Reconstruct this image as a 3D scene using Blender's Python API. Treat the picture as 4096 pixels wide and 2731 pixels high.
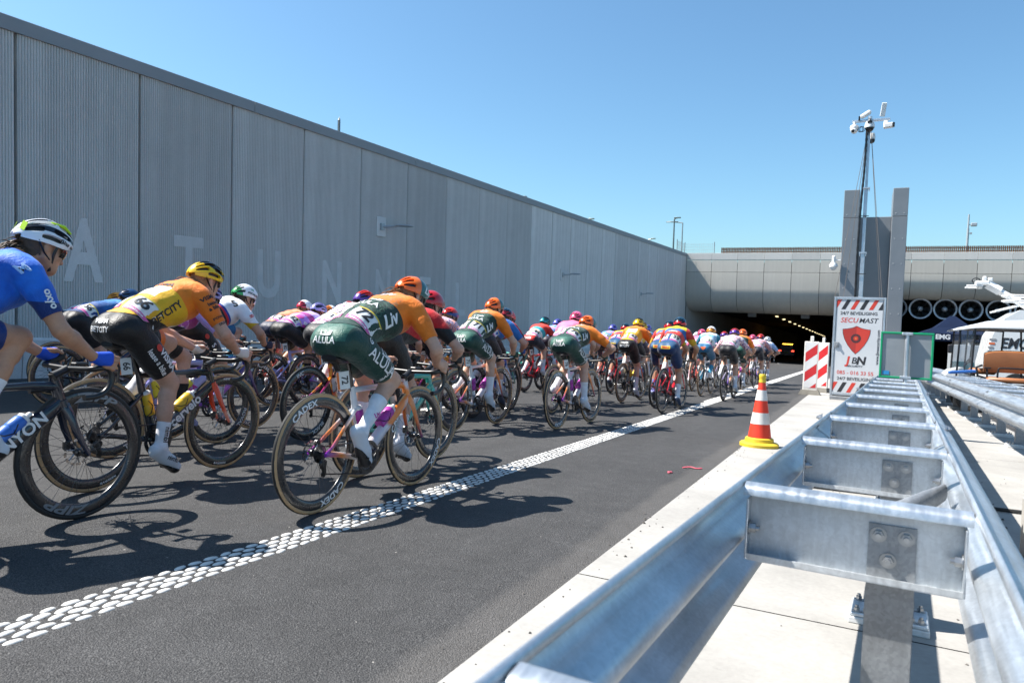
import bpy, bmesh, math, random
import numpy as np
from math import sin, cos, pi, radians
from mathutils import Vector, Matrix
from mathutils.bvhtree import BVHTree

random.seed(7)
S = bpy.context.scene
COL = S.collection
for o in list(bpy.data.objects):
    bpy.data.objects.remove(o)

# ------------------------------------------------------------------ camera
YAW, PITCH, ROLL, ALPHA = 0.45526, -0.05032, 0.03054, 0.04540
CAMH = 1.06
fwd = Vector((-sin(YAW) * cos(PITCH), cos(YAW) * cos(PITCH), sin(PITCH)))
r0 = Vector((cos(YAW), sin(YAW), 0)); u0 = r0.cross(fwd)
rr = r0 * cos(ROLL) + u0 * sin(ROLL); uu = -r0 * sin(ROLL) + u0 * cos(ROLL)
cam_d = bpy.data.cameras.new('camera'); cam = bpy.data.objects.new('camera', cam_d); COL.objects.link(cam)
cam.matrix_world = Matrix(((rr.x, uu.x, -fwd.x, 0), (rr.y, uu.y, -fwd.y, 0), (rr.z, uu.z, -fwd.z, CAMH / cos(ALPHA)), (0, 0, 0, 1)))
cam_d.sensor_width = 36; cam_d.lens = 25.26; cam_d.clip_start = 0.02; cam_d.clip_end = 3000
cam_d.dof.use_dof = True; cam_d.dof.focus_distance = 5.4; cam_d.dof.aperture_fstop = 5.6
S.camera = cam

# ------------------------------------------------------------------ light
LDIR = Vector((0.73, 0.19, -1.0)).normalized()          # the way sunlight travels
SUN_EL = math.asin(-LDIR.z)
SUN_AZ = math.atan2(-LDIR.x, -LDIR.y)                    # clockwise from +Y
W = bpy.data.worlds.new('World'); S.world = W; W.use_nodes = True
nt = W.node_tree; nt.nodes.clear()
sky = nt.nodes.new('ShaderNodeTexSky'); sky.sky_type = 'NISHITA'; sky.sun_disc = False
sky.sun_elevation = SUN_EL; sky.sun_rotation = SUN_AZ; sky.altitude = 0; sky.air_density = 1.0; sky.dust_density = 1.1; sky.ozone_density = 3.5
bg = nt.nodes.new('ShaderNodeBackground'); bg.inputs[1].default_value = 0.094
wo = nt.nodes.new('ShaderNodeOutputWorld')
tint = nt.nodes.new('ShaderNodeMix'); tint.data_type = 'RGBA'; tint.blend_type = 'MULTIPLY'; tint.inputs[0].default_value = 1.0; tint.inputs[7].default_value = (.74, .97, 1.0, 1)     # the clear, cyan-blue air of the day
nt.links.new(sky.outputs[0], tint.inputs[6]); nt.links.new(tint.outputs[2], bg.inputs[0]); nt.links.new(bg.outputs[0], wo.inputs[0])
sun_d = bpy.data.lights.new('sun', 'SUN'); sun_d.energy = 5.0; sun_d.angle = radians(0.53); sun_d.color = (1.0, 0.95, 0.88)
sun = bpy.data.objects.new('sun', sun_d); COL.objects.link(sun)
sun.rotation_euler = (-LDIR).to_track_quat('Z', 'Y').to_euler(); sun.location = (-20, -5, 30)
S.view_settings.view_transform = 'Standard'; S.view_settings.look = 'None'
S.view_settings.exposure = 1.03; S.view_settings.gamma = 1.0; S.view_settings.use_curve_mapping = False
S.cycles.use_denoising = True; S.cycles.max_bounces = 7; S.cycles.transparent_max_bounces = 10
S.cycles.caustics_reflective = False; S.cycles.caustics_refractive = False
S.render.resolution_x = 1024; S.render.resolution_y = 682

# ------------------------------------------------------------------ helpers
MROAD = Matrix.Rotation(-ALPHA, 4, 'X')                  # road frame (x right, v along the road, w up) to world
def RD(x, v, w=0.0): return MROAD @ Vector((x, v, w))
def road_mat(x, v, w=0.0, rz=0.0, lean=0.0):
    return MROAD @ Matrix.Translation((x, v, w)) @ Matrix.Rotation(rz, 4, 'Z') @ Matrix.Rotation(lean, 4, 'Y')

def obj(name, mesh, parent=None, mat=None, m=None, smooth=None):
    o = bpy.data.objects.new(name, mesh); COL.objects.link(o)
    if parent is not None: o.parent = parent
    if m is not None:
        if parent is None: o.matrix_world = m
        else: o.matrix_local = m
    if mat is not None:
        mats = mat if isinstance(mat, (list, tuple)) else [mat]
        while len(mesh.materials) < len(mats): mesh.materials.append(None)
        for i, mm in enumerate(mats):
            s = o.material_slots[i]; s.link = 'OBJECT'; s.material = mm
    return o
def empty(name, m=None, parent=None):
    o = bpy.data.objects.new(name, None); COL.objects.link(o); o.empty_display_size = 0.1
    if parent is not None: o.parent = parent
    if m is not None: o.matrix_world = m
    return o
def tag(o, label=None, cat=None, group=None, kind=None):
    if label: o['label'] = label
    if cat: o['category'] = cat
    if group: o['group'] = group
    if kind: o['kind'] = kind
    return o

class MB:
    """collects geometry; build() gives one mesh"""
    def __init__(s): s.v = []; s.f = []; s.mi = []
    def add(s, vs, fs, mi=0):
        n = len(s.v); s.v += [tuple(v) for v in vs]; s.f += [tuple(i + n for i in f) for f in fs]; s.mi += [mi] * len(fs); return s
    def box(s, c, d, R=None, mi=0, ch=0.0):
        hx, hy, hz = d[0] / 2, d[1] / 2, d[2] / 2; c = Vector(c)
        if ch <= 0:
            vs = [Vector((x, y, z)) for x in (-hx, hx) for y in (-hy, hy) for z in (-hz, hz)]
            fs = [(0, 1, 3, 2), (4, 6, 7, 5), (0, 4, 5, 1), (2, 3, 7, 6), (0, 2, 6, 4), (1, 5, 7, 3)]
        else:
            ch = min(ch, hx * .9, hy * .9, hz * .9)
            bm = bmesh.new(); bmesh.ops.create_cube(bm, size=1)
            for v in bm.verts: v.co = Vector((v.co.x * d[0], v.co.y * d[1], v.co.z * d[2]))
            bmesh.ops.bevel(bm, geom=bm.edges[:], offset=ch, segments=1, affect='EDGES')
            bm.verts.index_update(); vs = [v.co.copy() for v in bm.verts]; fs = [tuple(v.index for v in f.verts) for f in bm.faces]; bm.free()
        if R is not None: vs = [R @ v for v in vs]
        return s.add([v + c for v in vs], fs, mi)
    def quad(s, a, b, c, d, mi=0): return s.add([a, b, c, d], [(0, 1, 2, 3)], mi)
    def prism(s, prof, y0, y1, mi=0, closed=False, caps=True):
        """prof: (x,z) polyline swept along y"""
        n = len(prof); vs = [(x, y0, z) for x, z in prof] + [(x, y1, z) for x, z in prof]
        m = n if closed else n - 1
        fs = [(i, (i + 1) % n, n + (i + 1) % n, n + i) for i in range(m)]
        if closed and caps: fs += [tuple(range(n - 1, -1, -1)), tuple(range(n, 2 * n))]
        return s.add(vs, fs, mi)
    def tube(s, pts, rad, n=8, mi=0, caps=True, sx=1.0, up=None, closed=False):
        pts = [Vector(p) for p in pts]; m = len(pts)
        if not hasattr(rad, '__len__'): rad = [rad] * m
        if not hasattr(sx, '__len__'): sx = [sx] * m
        vs = []; ref = Vector(up) if up is not None else None
        for i, p in enumerate(pts):
            a = pts[(i - 1) % m] if (closed or i) else pts[0]; b = pts[(i + 1) % m] if (closed or i < m - 1) else pts[-1]
            t = (b - a).normalized()
            if ref is None:
                ref = Vector((0, 0, 1)) if abs(t.z) < .9 else Vector((1, 0, 0))
            e1 = t.cross(ref); 
            if e1.length < 1e-4: e1 = t.orthogonal()
            e1.normalize(); e2 = e1.cross(t).normalized()
            if up is None: ref = e2
            for k in range(n):
                a_ = 2 * pi * k / n
                vs.append(p + (e1 * cos(a_) * sx[i] + e2 * sin(a_)) * rad[i])
        fs = []
        for i in range(m if closed else m - 1):
            j = (i + 1) % m
            for k in range(n):
                k2 = (k + 1) % n
                fs.append((i * n + k, i * n + k2, j * n + k2, j * n + k))
        if caps and not closed: fs += [tuple(range(n - 1, -1, -1)), tuple((m - 1) * n + k for k in range(n))]
        return s.add(vs, fs, mi)
    def lathe(s, prof, n=24, axis='Z', c=(0, 0, 0), mi=0, closed=False):
        """prof: (r,h) list"""
        vs = []; c = Vector(c)
        for r, h in prof:
            for k in range(n):
                a = 2 * pi * k / n
                if axis == 'Z': p = (r * cos(a), r * sin(a), h)
                elif axis == 'X': p = (h, r * cos(a), r * sin(a))
                else: p = (r * sin(a), h, r * cos(a))
                vs.append(c + Vector(p))
        m = len(prof); fs = []
        for i in range(m if closed else m - 1):
            j = (i + 1) % m
            for k in range(n):
                k2 = (k + 1) % n; fs.append((i * n + k, i * n + k2, j * n + k2, j * n + k))
        return s.add(vs, fs, mi)
    def sphere(s, c, r, nu=12, nv=8, mi=0, R=None):
        if not hasattr(r, '__len__'): r = (r, r, r)
        vs = []; c = Vector(c)
        for i in range(nv + 1):
            th = pi * i / nv
            for k in range(nu):
                a = 2 * pi * k / nu; p = Vector((r[0] * sin(th) * cos(a), r[1] * sin(th) * sin(a), r[2] * cos(th)))
                vs.append(c + (R @ p if R is not None else p))
        fs = [(i * nu + k, i * nu + (k + 1) % nu, (i + 1) * nu + (k + 1) % nu, (i + 1) * nu + k) for i in range(nv) for k in range(nu)]
        return s.add(vs, fs, mi)
    def disc(s, c, r, n=16, axis='Y', mi=0):
        c = Vector(c); vs = []
        for k in range(n):
            a = 2 * pi * k / n
            p = {'Y': (r * cos(a), 0, r * sin(a)), 'X': (0, r * cos(a), r * sin(a)), 'Z': (r * cos(a), r * sin(a), 0)}[axis]
            vs.append(c + Vector(p))
        return s.add(vs, [tuple(range(n))], mi)
    def hexbolt(s, c, n, r=.012, h=.01, mi=0):
        n = Vector(n).normalized(); c = Vector(c); s.tube([c, c + n * .003], r * 1.5, 12, mi); s.tube([c + n * .003, c + n * (h + .003)], r, 6, mi); s.tube([c + n * h, c + n * (h + .012)], r * .55, 8, mi); return s
    def build(s, name, smooth=False, sharp=40):
        me = bpy.data.meshes.new(name); me.from_pydata(s.v, [], s.f); 
        if any(s.mi): me.polygons.foreach_set('material_index', s.mi); 
        nm = max(s.mi) + 1 if s.mi else 1
        for _ in range(nm): me.materials.append(None)
        bm = bmesh.new(); bm.from_mesh(me); bmesh.ops.recalc_face_normals(bm, faces=bm.faces[:]); bm.to_mesh(me); bm.free()
        if smooth:
            me.polygons.foreach_set('use_smooth', [True] * len(me.polygons))
            if sharp: me.set_sharp_from_angle(angle=radians(sharp))
        me.update(); return me

def text_geo(s, size=1.0, bold=0.0, shear=0.0, align='CENTER', width=1.0, cell=None):
    """flat lettering in the xy plane: (verts, faces)"""
    cu = bpy.data.curves.new('lettering', 'FONT'); cu.body = s; cu.size = size; cu.offset = bold * size; cu.shear = shear
    cu.align_x = align; cu.align_y = 'CENTER'; cu.resolution_u = 3
    t = bpy.data.objects.new('lettering', cu); me = bpy.data.meshes.new_from_object(t)
    bm = bmesh.new(); bm.from_mesh(me)
    for v in bm.verts: v.co.x *= width
    bmesh.ops.remove_doubles(bm, verts=bm.verts[:], dist=1e-5 * max(size, .01))
    if cell and len(bm.verts):
        xs = [v.co.x for v in bm.verts]; ys = [v.co.y for v in bm.verts]
        x = math.floor(min(xs) / cell) * cell + cell * .37
        while x < max(xs):
            bmesh.ops.bisect_plane(bm, geom=bm.verts[:] + bm.edges[:] + bm.faces[:], plane_co=(x, 0, 0), plane_no=(1, 0, 0)); x += cell
        y = math.floor(min(ys) / cell) * cell + cell * .41
        while y < max(ys):
            bmesh.ops.bisect_plane(bm, geom=bm.verts[:] + bm.edges[:] + bm.faces[:], plane_co=(0, y, 0), plane_no=(0, 1, 0)); y += cell
    bm.verts.index_update()
    vs = [v.co.copy() for v in bm.verts]; fs = [tuple(v.index for v in f.verts) for f in bm.faces]
    bm.free(); bpy.data.objects.remove(t); bpy.data.curves.remove(cu); bpy.data.meshes.remove(me)
    return vs, fs
def text_on_plane(mb, s, o, ex, ey, size, mi=0, **k):
    vs, fs = text_geo(s, size, **k); o = Vector(o); ex = Vector(ex); ey = Vector(ey)
    mb.add([o + ex * v.x + ey * v.y for v in vs], fs, mi)

# ------------------------------------------------------------------ materials
def hexc(h):
    h = h.lstrip('#'); c = [int(h[i:i + 2], 16) / 255 for i in (0, 2, 4)]
    return tuple(((x / 12.92) if x <= .04045 else ((x + .055) / 1.055) ** 2.4) for x in c) + (1.0,)
_mc = {}
def new_mat(name):
    m = bpy.data.materials.new(name); m.use_nodes = True; nt = m.node_tree; b = nt.nodes['Principled BSDF']; return m, nt, b
def mixrgb(nt, fac, a, b, t='MIX'):
    n = nt.nodes.new('ShaderNodeMix'); n.data_type = 'RGBA'; n.blend_type = t
    for i, val in ((0, fac), (6, a), (7, b)):
        sock = n.inputs[i]
        if hasattr(val, 'is_linked'): nt.links.new(val, sock)
        elif isinstance(val, (int, float)): sock.default_value = val if i == 0 else (val, val, val, 1)
        else: sock.default_value = tuple(val) + ((1.0,) if len(val) == 3 else ())
    return n.outputs[2]
def math_n(nt, op, a, b=0.0, c=None):
    n = nt.nodes.new('ShaderNodeMath'); n.operation = op
    for i, val in enumerate((a, b) if c is None else (a, b, c)):
        if isinstance(val, (int, float)): n.inputs[i].default_value = val
        else: nt.links.new(val, n.inputs[i])
    return n.outputs[0]
def coord(nt, kind='Object', scale=(1, 1, 1)):
    tc = nt.nodes.new('ShaderNodeTexCoord'); mp = nt.nodes.new('ShaderNodeMapping'); mp.inputs['Scale'].default_value = scale
    nt.links.new(tc.outputs[kind], mp.inputs[0]); return mp.outputs[0]
def noise(nt, vec, scale, detail=3.0, rough=.55, dist=0.0):
    n = nt.nodes.new('ShaderNodeTexNoise'); n.inputs['Scale'].default_value = scale; n.inputs['Detail'].default_value = detail
    n.inputs['Roughness'].default_value = rough; n.inputs['Distortion'].default_value = dist
    if vec is not None: nt.links.new(vec, n.inputs['Vector'])
    return n.outputs[0]
def ramp(nt, fac, stops, interp='LINEAR'):
    n = nt.nodes.new('ShaderNodeValToRGB'); n.color_ramp.interpolation = interp; e = n.color_ramp.elements
    while len(e) < len(stops): e.new(0.5)
    for i, (p, c) in enumerate(stops):
        e[i].position = p; e[i].color = (c, c, c, 1) if isinstance(c, (int, float)) else (tuple(c) + (1.0,) if len(c) == 3 else c)
    nt.links.new(fac, n.inputs[0]); return n.outputs[0]
def bump(nt, b, h, strength=.3, dist=.01):
    n = nt.nodes.new('ShaderNodeBump'); n.inputs['Strength'].default_value = strength; n.inputs['Distance'].default_value = dist
    nt.links.new(h, n.inputs['Height']); nt.links.new(n.outputs[0], b.inputs['Normal'])
def plain(name, col, rough=.5, metal=0.0, spec=.5, coat=0.0, var=.06, vscale=6.0, emit=None, sheen=0.0):
    key = (name,)
    if key in _mc: return _mc[key]
    m, nt, b = new_mat(name)
    c = hexc(col) if isinstance(col, str) else tuple(col) + (1.0,) * (4 - len(col))
    if var > 0:
        n = noise(nt, coord(nt), vscale, 4)
        f = ramp(nt, n, [(.3, 1 - var * 2), (.7, 1 + var)])
        out = mixrgb(nt, 1.0, c, f, 'MULTIPLY'); nt.links.new(out, b.inputs['Base Color'])
        nt.links.new(ramp(nt, n, [(.2, max(0, rough - .08)), (.8, min(1, rough + .1))]), b.inputs['Roughness'])
    else:
        b.inputs['Base Color'].default_value = c; b.inputs['Roughness'].default_value = rough
    b.inputs['Metallic'].default_value = metal; b.inputs['Specular IOR Level'].default_value = spec
    b.inputs['Coat Weight'].default_value = coat; b.inputs['Coat Roughness'].default_value = .08
    if sheen: b.inputs['Sheen Weight'].default_value = sheen
    if emit: b.inputs['Emission Color'].default_value = c; b.inputs['Emission Strength'].default_value = emit
    _mc[key] = m; return m
# ================================================================== THE SETTING
def ground_asphalt(name, base, fleck=.5):
    m, nt, b = new_mat(name); v = coord(nt)
    big = noise(nt, v, .55, 4, .6); mid = noise(nt, v, 7, 3); fine = noise(nt, v, 165, 2, .75)
    vo = nt.nodes.new('ShaderNodeTexVoronoi'); vo.inputs['Scale'].default_value = 175; nt.links.new(v, vo.inputs['Vector'])
    vo2 = nt.nodes.new('ShaderNodeTexVoronoi'); vo2.inputs['Scale'].default_value = 95; nt.links.new(v, vo2.inputs['Vector'])
    c = ramp(nt, fine, [(.30, (base * .30,) * 3), (.5, (base * .85, base * .84, base * .86)), (.72, (base * 2.3, base * 2.25, base * 2.2))])
    c = mixrgb(nt, 1.0, c, ramp(nt, big, [(.25, .82), (.75, 1.16)]), 'MULTIPLY')
    c = mixrgb(nt, 1.0, c, ramp(nt, mid, [(.3, .88), (.7, 1.1)]), 'MULTIPLY')
    # sparse pale stones
    rnd = math_n(nt, 'GREATER_THAN', vo2.outputs['Color'], 1 - .05 * fleck)
    near = math_n(nt, 'LESS_THAN', vo2.outputs['Distance'], .42)
    c = mixrgb(nt, math_n(nt, 'MULTIPLY', rnd, near), c, (.38, .36, .33))
    # long faint tyre-wear streaks along the lane
    st = noise(nt, coord(nt, 'Object', (1.0, .035, 1.0)), 2.2, 3)
    c = mixrgb(nt, 1.0, c, ramp(nt, st, [(.35, .93), (.65, 1.08)]), 'MULTIPLY')
    dust = noise(nt, v, 1.7, 6, .7)
    c = mixrgb(nt, ramp(nt, dust, [(.66, 0), (.82, .14)]), c, (.22, .20, .18))
    tcx = nt.nodes.new('ShaderNodeSeparateXYZ'); nt.links.new(v, tcx.inputs[0])
    kerb = ramp(nt, math_n(nt, 'SUBTRACT', math_n(nt, 'ABSOLUTE', math_n(nt, 'ADD', tcx.outputs[0], 1.1)), math_n(nt, 'MULTIPLY', dust, .25)), [(.0, .18), (.07, 0)])
    c = mixrgb(nt, kerb, c, (.24, .22, .20))
    nt.links.new(c, b.inputs['Base Color']); b.inputs['Roughness'].default_value = .82; b.inputs['Specular IOR Level'].default_value = .35
    bump(nt, b, math_n(nt, 'SUBTRACT', fine, vo.outputs['Distance']), .85, .006); return m
def concrete(name, base=(.5, .48, .45), streak=.0, bumps=.15, var=.12, scale=1.0):
    m, nt, b = new_mat(name); v = coord(nt)
    big = noise(nt, v, .9 * scale, 5, .65); f = noise(nt, v, 40, 3, .7); sp = noise(nt, v, 14, 4, .75)
    c = mixrgb(nt, 1.0, tuple(base), ramp(nt, big, [(.3, 1 - var), (.7, 1 + var)]), 'MULTIPLY')
    c = mixrgb(nt, 1.0, c, ramp(nt, f, [(.3, .93), (.7, 1.06)]), 'MULTIPLY')
    c = mixrgb(nt, ramp(nt, sp, [(.69, 0), (.76, .35)]), c, tuple(x * .45 for x in base))
    if streak:
        s = noise(nt, coord(nt, 'Object', (3.0, 3.0, .10)), 1.6, 5, .6)
        c = mixrgb(nt, 1.0, c, ramp(nt, s, [(.35, 1 - streak), (.65, 1 + streak * .5)]), 'MULTIPLY')
        s2 = noise(nt, coord(nt, 'Object', (9.0, 9.0, .16)), 1.0, 4, .6)
        c = mixrgb(nt, ramp(nt, s2, [(.62, 0), (.75, streak * 1.2)]), c, tuple(x * .5 for x in base))
    if streak:
        oi = nt.nodes.new('ShaderNodeObjectInfo'); c = mixrgb(nt, 1.0, c, ramp(nt, oi.outputs['Random'], [(0, .90), (1, 1.05)]), 'MULTIPLY')
    nt.links.new(c, b.inputs['Base Color']); b.inputs['Roughness'].default_value = .85; b.inputs['Specular IOR Level'].default_value = .25
    bump(nt, b, f, bumps, .004); return m
M_ASPH = ground_asphalt('asphalt', .064)
M_ASPH2 = ground_asphalt('asphalt_worn', .075, .3)
M_CONC = concrete('pavement_concrete', (.36, .347, .325), 0, .25, .16, 1.6)
M_WALL = concrete('wall_concrete', (.66, .65, .63), .07, .12, .08, .4)
M_WALL2 = concrete('wall_concrete_smooth', (.69, .68, .66), .10, .08, .10, .5)
M_LETTER = concrete('letter_concrete', (.65, .645, .63), .06, .05, .05)
M_COPING = plain('coping_grey', (.27, .285, .30), .55, var=.05, vscale=.6)
M_PORTAL = concrete('portal_panel', (.60, .565, .50), .04, .02, .05, .25)
M_PORTC = concrete('portal_coping', (.66, .64, .60), .03, .02, .05, .3)
M_TUNW = concrete('tunnel_wall', (.50, .49, .47), .08, .05, .1, .2)
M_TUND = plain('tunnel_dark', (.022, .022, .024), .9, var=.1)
M_GRASS = concrete('verge', (.10, .14, .045), 0, .3, .3)
M_WHITE = concrete('road_paint', (.60, .59, .565), 0, .1, .2, 3.0)
M_STEELG = plain('steel_grey_cladding', (.235, .25, .27), .42, .25, var=.04, vscale=.8)
M_GALV = None

def sheet(name, x0, x1, v0, v1, w, mat, nx=1, ny=1):
    mb = MB(); P = lambda x, v: RD(x, v, w)
    mb.quad(P(x0, v0), P(x1, v0), P(x1, v1), P(x0, v1)); return tag(obj(name, mb.build(name), mat=mat), kind='structure')
sheet('ground', -11.6, 90, -90, 300, -.012, M_ASPH2)
sheet('road', -11.7, -1.1, -40, 240, 0, M_ASPH)
sheet('service_road', 2.05, 18, -40, 240, -.004, M_ASPH2)
for v0 in range(-39, 56, 6): sheet('pavement_slab', -1.1, 2.05, v0 + .004, min(v0 + 5.994, 56), .004, M_CONC)
mb = MB()
mb.quad((-400, -200, 4.6), (-12.05, -200, 4.6), (-12.05, 54, 4.6), (-400, 54, 4.6)); mb.quad((-400, 54, 4.6), (400, 54, 4.6), (400, 900, 4.6), (-400, 900, 4.6))
tag(obj('terrain', mb.build('terrain'), mat=M_GRASS), kind='structure')

# ---- painted line: domed dots near by, solid beyond
line = empty('edge_line'); tag(line, kind='structure')
dm = MB(); n = 10; vs = []; 
for r_, h_ in ((1.0, 0.0), (.86, .0032), (.55, .0052)):
    for k in range(n):
        a = 2 * pi * k / n; vs.append((.0165 * r_ * cos(a), .034 * r_ * sin(a), h_))
vs.append((0, 0, .0058))
fs = [(i * n + k, i * n + (k + 1) % n, (i + 1) * n + (k + 1) % n, (i + 1) * n + k) for i in range(2) for k in range(n)] + [(2 * n + k, 2 * n + (k + 1) % n, 3 * n) for k in range(n)]
dot = dm.add(vs, fs).build('paint_dot', True, 0)
dot.materials[0] = M_WHITE
rows = []
random.seed(3)
v = .75
i = 0
while v < 13.5:
    for k in range(5):
        rows.append((-2.552 + .041 * k + random.uniform(-.003, .003), v + .026 * k + random.uniform(-.005, .005), random.uniform(-.25, .25), random.uniform(.85, 1.08)))
    v += .0785; i += 1
near = [r for r in rows if r[1] > 1.15][:300]
for x, v, a, s in near:
    o = bpy.data.objects.new('paint_dot', dot); COL.objects.link(o); o.parent = line
    o.matrix_local = road_mat(x, v, .0005, a) @ Matrix.Diagonal((s, s * (1 + .2 * a), 1, 1))
mb = MB(); ns = set(map(id, near))
for r in rows:
    if id(r) in ns: continue
    x, v, a, s = r; m = road_mat(x, v, .0005, a)
    mb.add([m @ Vector((p[0] * s, p[1] * s, p[2])) for p in vs], fs)
tag(obj('paint_dots', mb.build('paint_dots', True, 0), line, M_WHITE), kind='stuff')
sheet('lane_line', -2.62, -2.37, 13.5, 60, .004, M_WHITE).parent = None
for v0 in (-10.5, 7.5, 16.4, 25.5, 34.5, 43.7, 52.5):
    sheet('lane_dash', -5.3, -5.17, v0, v0 + 3.0, .004, M_WHITE)
sheet('lane_line', -10.08, -9.94, -40, 90, .004, M_WHITE)
for v0 in (5.5, 14.5, 23.5, 32.5, 41.5): sheet('lane_dash', -7.98, -7.85, v0, v0 + 3.0, .004, M_WHITE)

# ---- retaining wall
XW = -11.73; TOPZ = 5.15
wall = empty('retaining_wall', Matrix.Translation((XW, 6.58, 0)))
tag(wall, 'tall grey retaining wall of vertically ribbed concrete panels beside the road', 'wall')
PW = 2.08
def zprism(prof, z0, z1, name):
    n = len(prof); vs = [(x, y, z0) for x, y in prof] + [(x, y, z1) for x, y in prof]
    fs = [(i, (i + 1) % n, n + (i + 1) % n, n + i) for i in range(n)] + [tuple(range(n, 2 * n))]
    return MB().add(vs, fs).build(name)
prof = [(-.3, .026), (-.006, .026)]
nr = 46; y0 = .032; p = (PW - .064) / nr
for k in range(nr):
    a = y0 + k * p
    prof += [(0, a + p * .10), (.021, a + p * .30), (.021, a + p * .62), (0, a + p * .86)]
prof += [(-.006, PW - .026), (-.3, PW - .026)]
ribbed = zprism(prof, -11.0, 4.95, 'wall_panel')
flat = zprism([(-.3, .03), (.004, .03), (.014, .042), (.014, PW - .042), (.004, PW - .03), (-.3, PW - .03)], -11.0, 4.95, 'wall_panel_smooth')
for k in range(-14, 22):
    m = ribbed if k < 9 else flat
    o = obj('wall_panel', m, wall, M_WALL if k < 9 else M_WALL2, Matrix.Translation((0, k * PW, 0)))
mb = MB(); mb.box((-.2, 8, -2), (.1, 80, 13)); obj('wall_core', mb.build('wall_core'), wall, M_TUND)
cop = MB(); cop.prism([(.055, 4.93), (.055, 5.135), (.042, TOPZ), (-.42, TOPZ), (-.42, 4.93)], .004, 5.99, closed=True); cop = cop.build('coping')
for k in range(-5, 8): obj('coping', cop, wall, M_COPING, Matrix.Translation((0, k * 6.0 - 1.3, 0)))
pl = MB(); pl.prism([(.02, -.3), (.11, -.3), (.11, .60), (.085, .635), (.02, .635)], .006, 2.07, closed=True)
plm = pl.build('plinth_block')
for k in range(-9, 22): obj('plinth_block', plm, wall, M_WALL2, wall.matrix_world.inverted() @ MROAD @ Matrix.Translation((XW, 6.6 + k * PW, 0)))
def extrude_flat(vs, fs, d):
    bm = bmesh.new(); bv = [bm.verts.new(v) for v in vs]
    for f in fs:
        try: bm.faces.new([bv[i] for i in f])
        except ValueError: pass
    r = bmesh.ops.extrude_face_region(bm, geom=bm.faces[:])
    for e in r['geom']:
        if isinstance(e, bmesh.types.BMVert): e.co.z += d
    bmesh.ops.recalc_face_normals(bm, faces=bm.faces[:]); bm.verts.index_update()
    out = [v.co.copy() for v in bm.verts], [tuple(v.index for v in f.verts) for f in bm.faces]; bm.free(); return out
for k, ch in enumerate('ATUNNEL'):
    tv, tf = text_geo(ch, 1.0, bold=.03)
    xs = [v.x for v in tv]; ys = [v.y for v in tv]; wl = .68 if ch not in 'EL' else .60
    sx = wl / (max(xs) - min(xs)); sy = 1.05 / (max(ys) - min(ys)); cx, cy = (max(xs) + min(xs)) / 2, (max(ys) + min(ys)) / 2
    tv, tf = extrude_flat([Vector(((v.x - cx) * sx, (v.y - cy) * sy, 0)) for v in tv], tf, .024)
    yc = 7.54 + k * 2.07
    # letters follow the falling road
    pw = RD(XW, yc, 2.10)
    m = Matrix(((0, 0, 1, -.0005), (1, 0, 0, pw.y - 6.58), (0, 1, 0, pw.z), (0, 0, 0, 1)))
    o = obj('wall_letter', MB().add(tv, tf).build('wall_letter'), wall, M_LETTER, m)

# lamps on brackets fixed to the wall
M_LAMPG = plain('lamp_grey', (.45, .48, .50), .4, .3)
M_CONCP = concrete('bracket_plate_mat', (.66, .66, .65), 0)
def wall_lamp(y, z, label):
    r = empty('wall_lamp', Matrix.Translation((XW + .02, y, z))); tag(r, label, 'lamp', 'lamps on brackets along the concrete wall')
    mb = MB(); mb.box((.01, 0, 0), (.03, .40, .52), ch=.008); obj('back_plate', mb.build('back_plate'), r, M_CONCP)
    mb = MB(); mb.box((.05, 0, 0), (.06, .14, .18)); mb.tube([(.05, 0, .0), (.18, .14, .02), (.3, .3, .04)], .03, 8); obj('bracket_arm', mb.build('bracket_arm', True), r, M_LAMPG)
    mb = MB(); mb.tube([(.27, .26, .04), (.36, .36, .055), (.52, .54, .065), (.60, .63, .06)], [.05, .085, .085, .03], 10, up=(0, 0, 1), sx=1.3)
    for i in range(len(mb.v)): mb.v[i] = (mb.v[i][0], mb.v[i][1], .07 + (mb.v[i][2] - .07) * .4)
    obj('lamp_head', mb.build('lamp_head', True), r, M_LAMPG)
wall_lamp(15.75, 3.04, 'grey lamp on a square plate high on the ribbed wall above the letter N')
wall_lamp(28.6, 2.42, 'grey lamp on smooth wall panels halfway to the tunnel mouth')
wall_lamp(40.6, 1.93, 'small grey lamp on the wall close to the tunnel mouth')

# ---- posts and lamps that rise behind the wall and above the deck
M_POST = plain('post_grey', (.30, .33, .36), .45, .4); M_POSTD = plain('post_dark', (.12, .15, .17), .5, .2)
r = empty('marker_post', Matrix.Translation((-12.6, 15.05, 4.35))); tag(r, 'dark pointed post rising behind the ribbed wall', 'post')
mb = MB(); mb.box((0, 0, .7), (.05, .05, 1.4)); mb.add([(-.025, -.025, 1.4), (.025, -.025, 1.4), (.025, .025, 1.4), (-.025, .025, 1.4), (0, .02, 1.5)], [(0, 1, 4), (1, 2, 4), (2, 3, 4), (3, 0, 4)])
obj('post', mb.build('post'), r, M_POSTD)
def street_lamp(x, y, z, hd, label, z0=4.6, rad=.06, arm=(.45, 0, 0), mat=None):
    r = empty('street_lamp', Matrix.Translation((x, y, z0))); tag(r, label, 'street lamp', 'lamps rising behind the wall')
    mb = MB(); mb.tube([(0, 0, 0), (0, 0, z - z0)], [rad, rad * .7], 8); obj('pole', mb.build('pole', True), r, mat or M_POST)
    mb = MB(); a = Vector(arm); mb.tube([(0, 0, z - z0), a * .5 + Vector((0, 0, z - z0 + .06)), a + Vector((0, 0, z - z0 + .08))], [rad * .7, rad * .7, rad * .6], 6)
    mb.box(a * .9 + Vector((0, 0, z - z0 + .09)), (hd, .2, .07), ch=.02); obj('lamp_head', mb.build('lamp_head', True), r, mat or M_POST)
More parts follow.
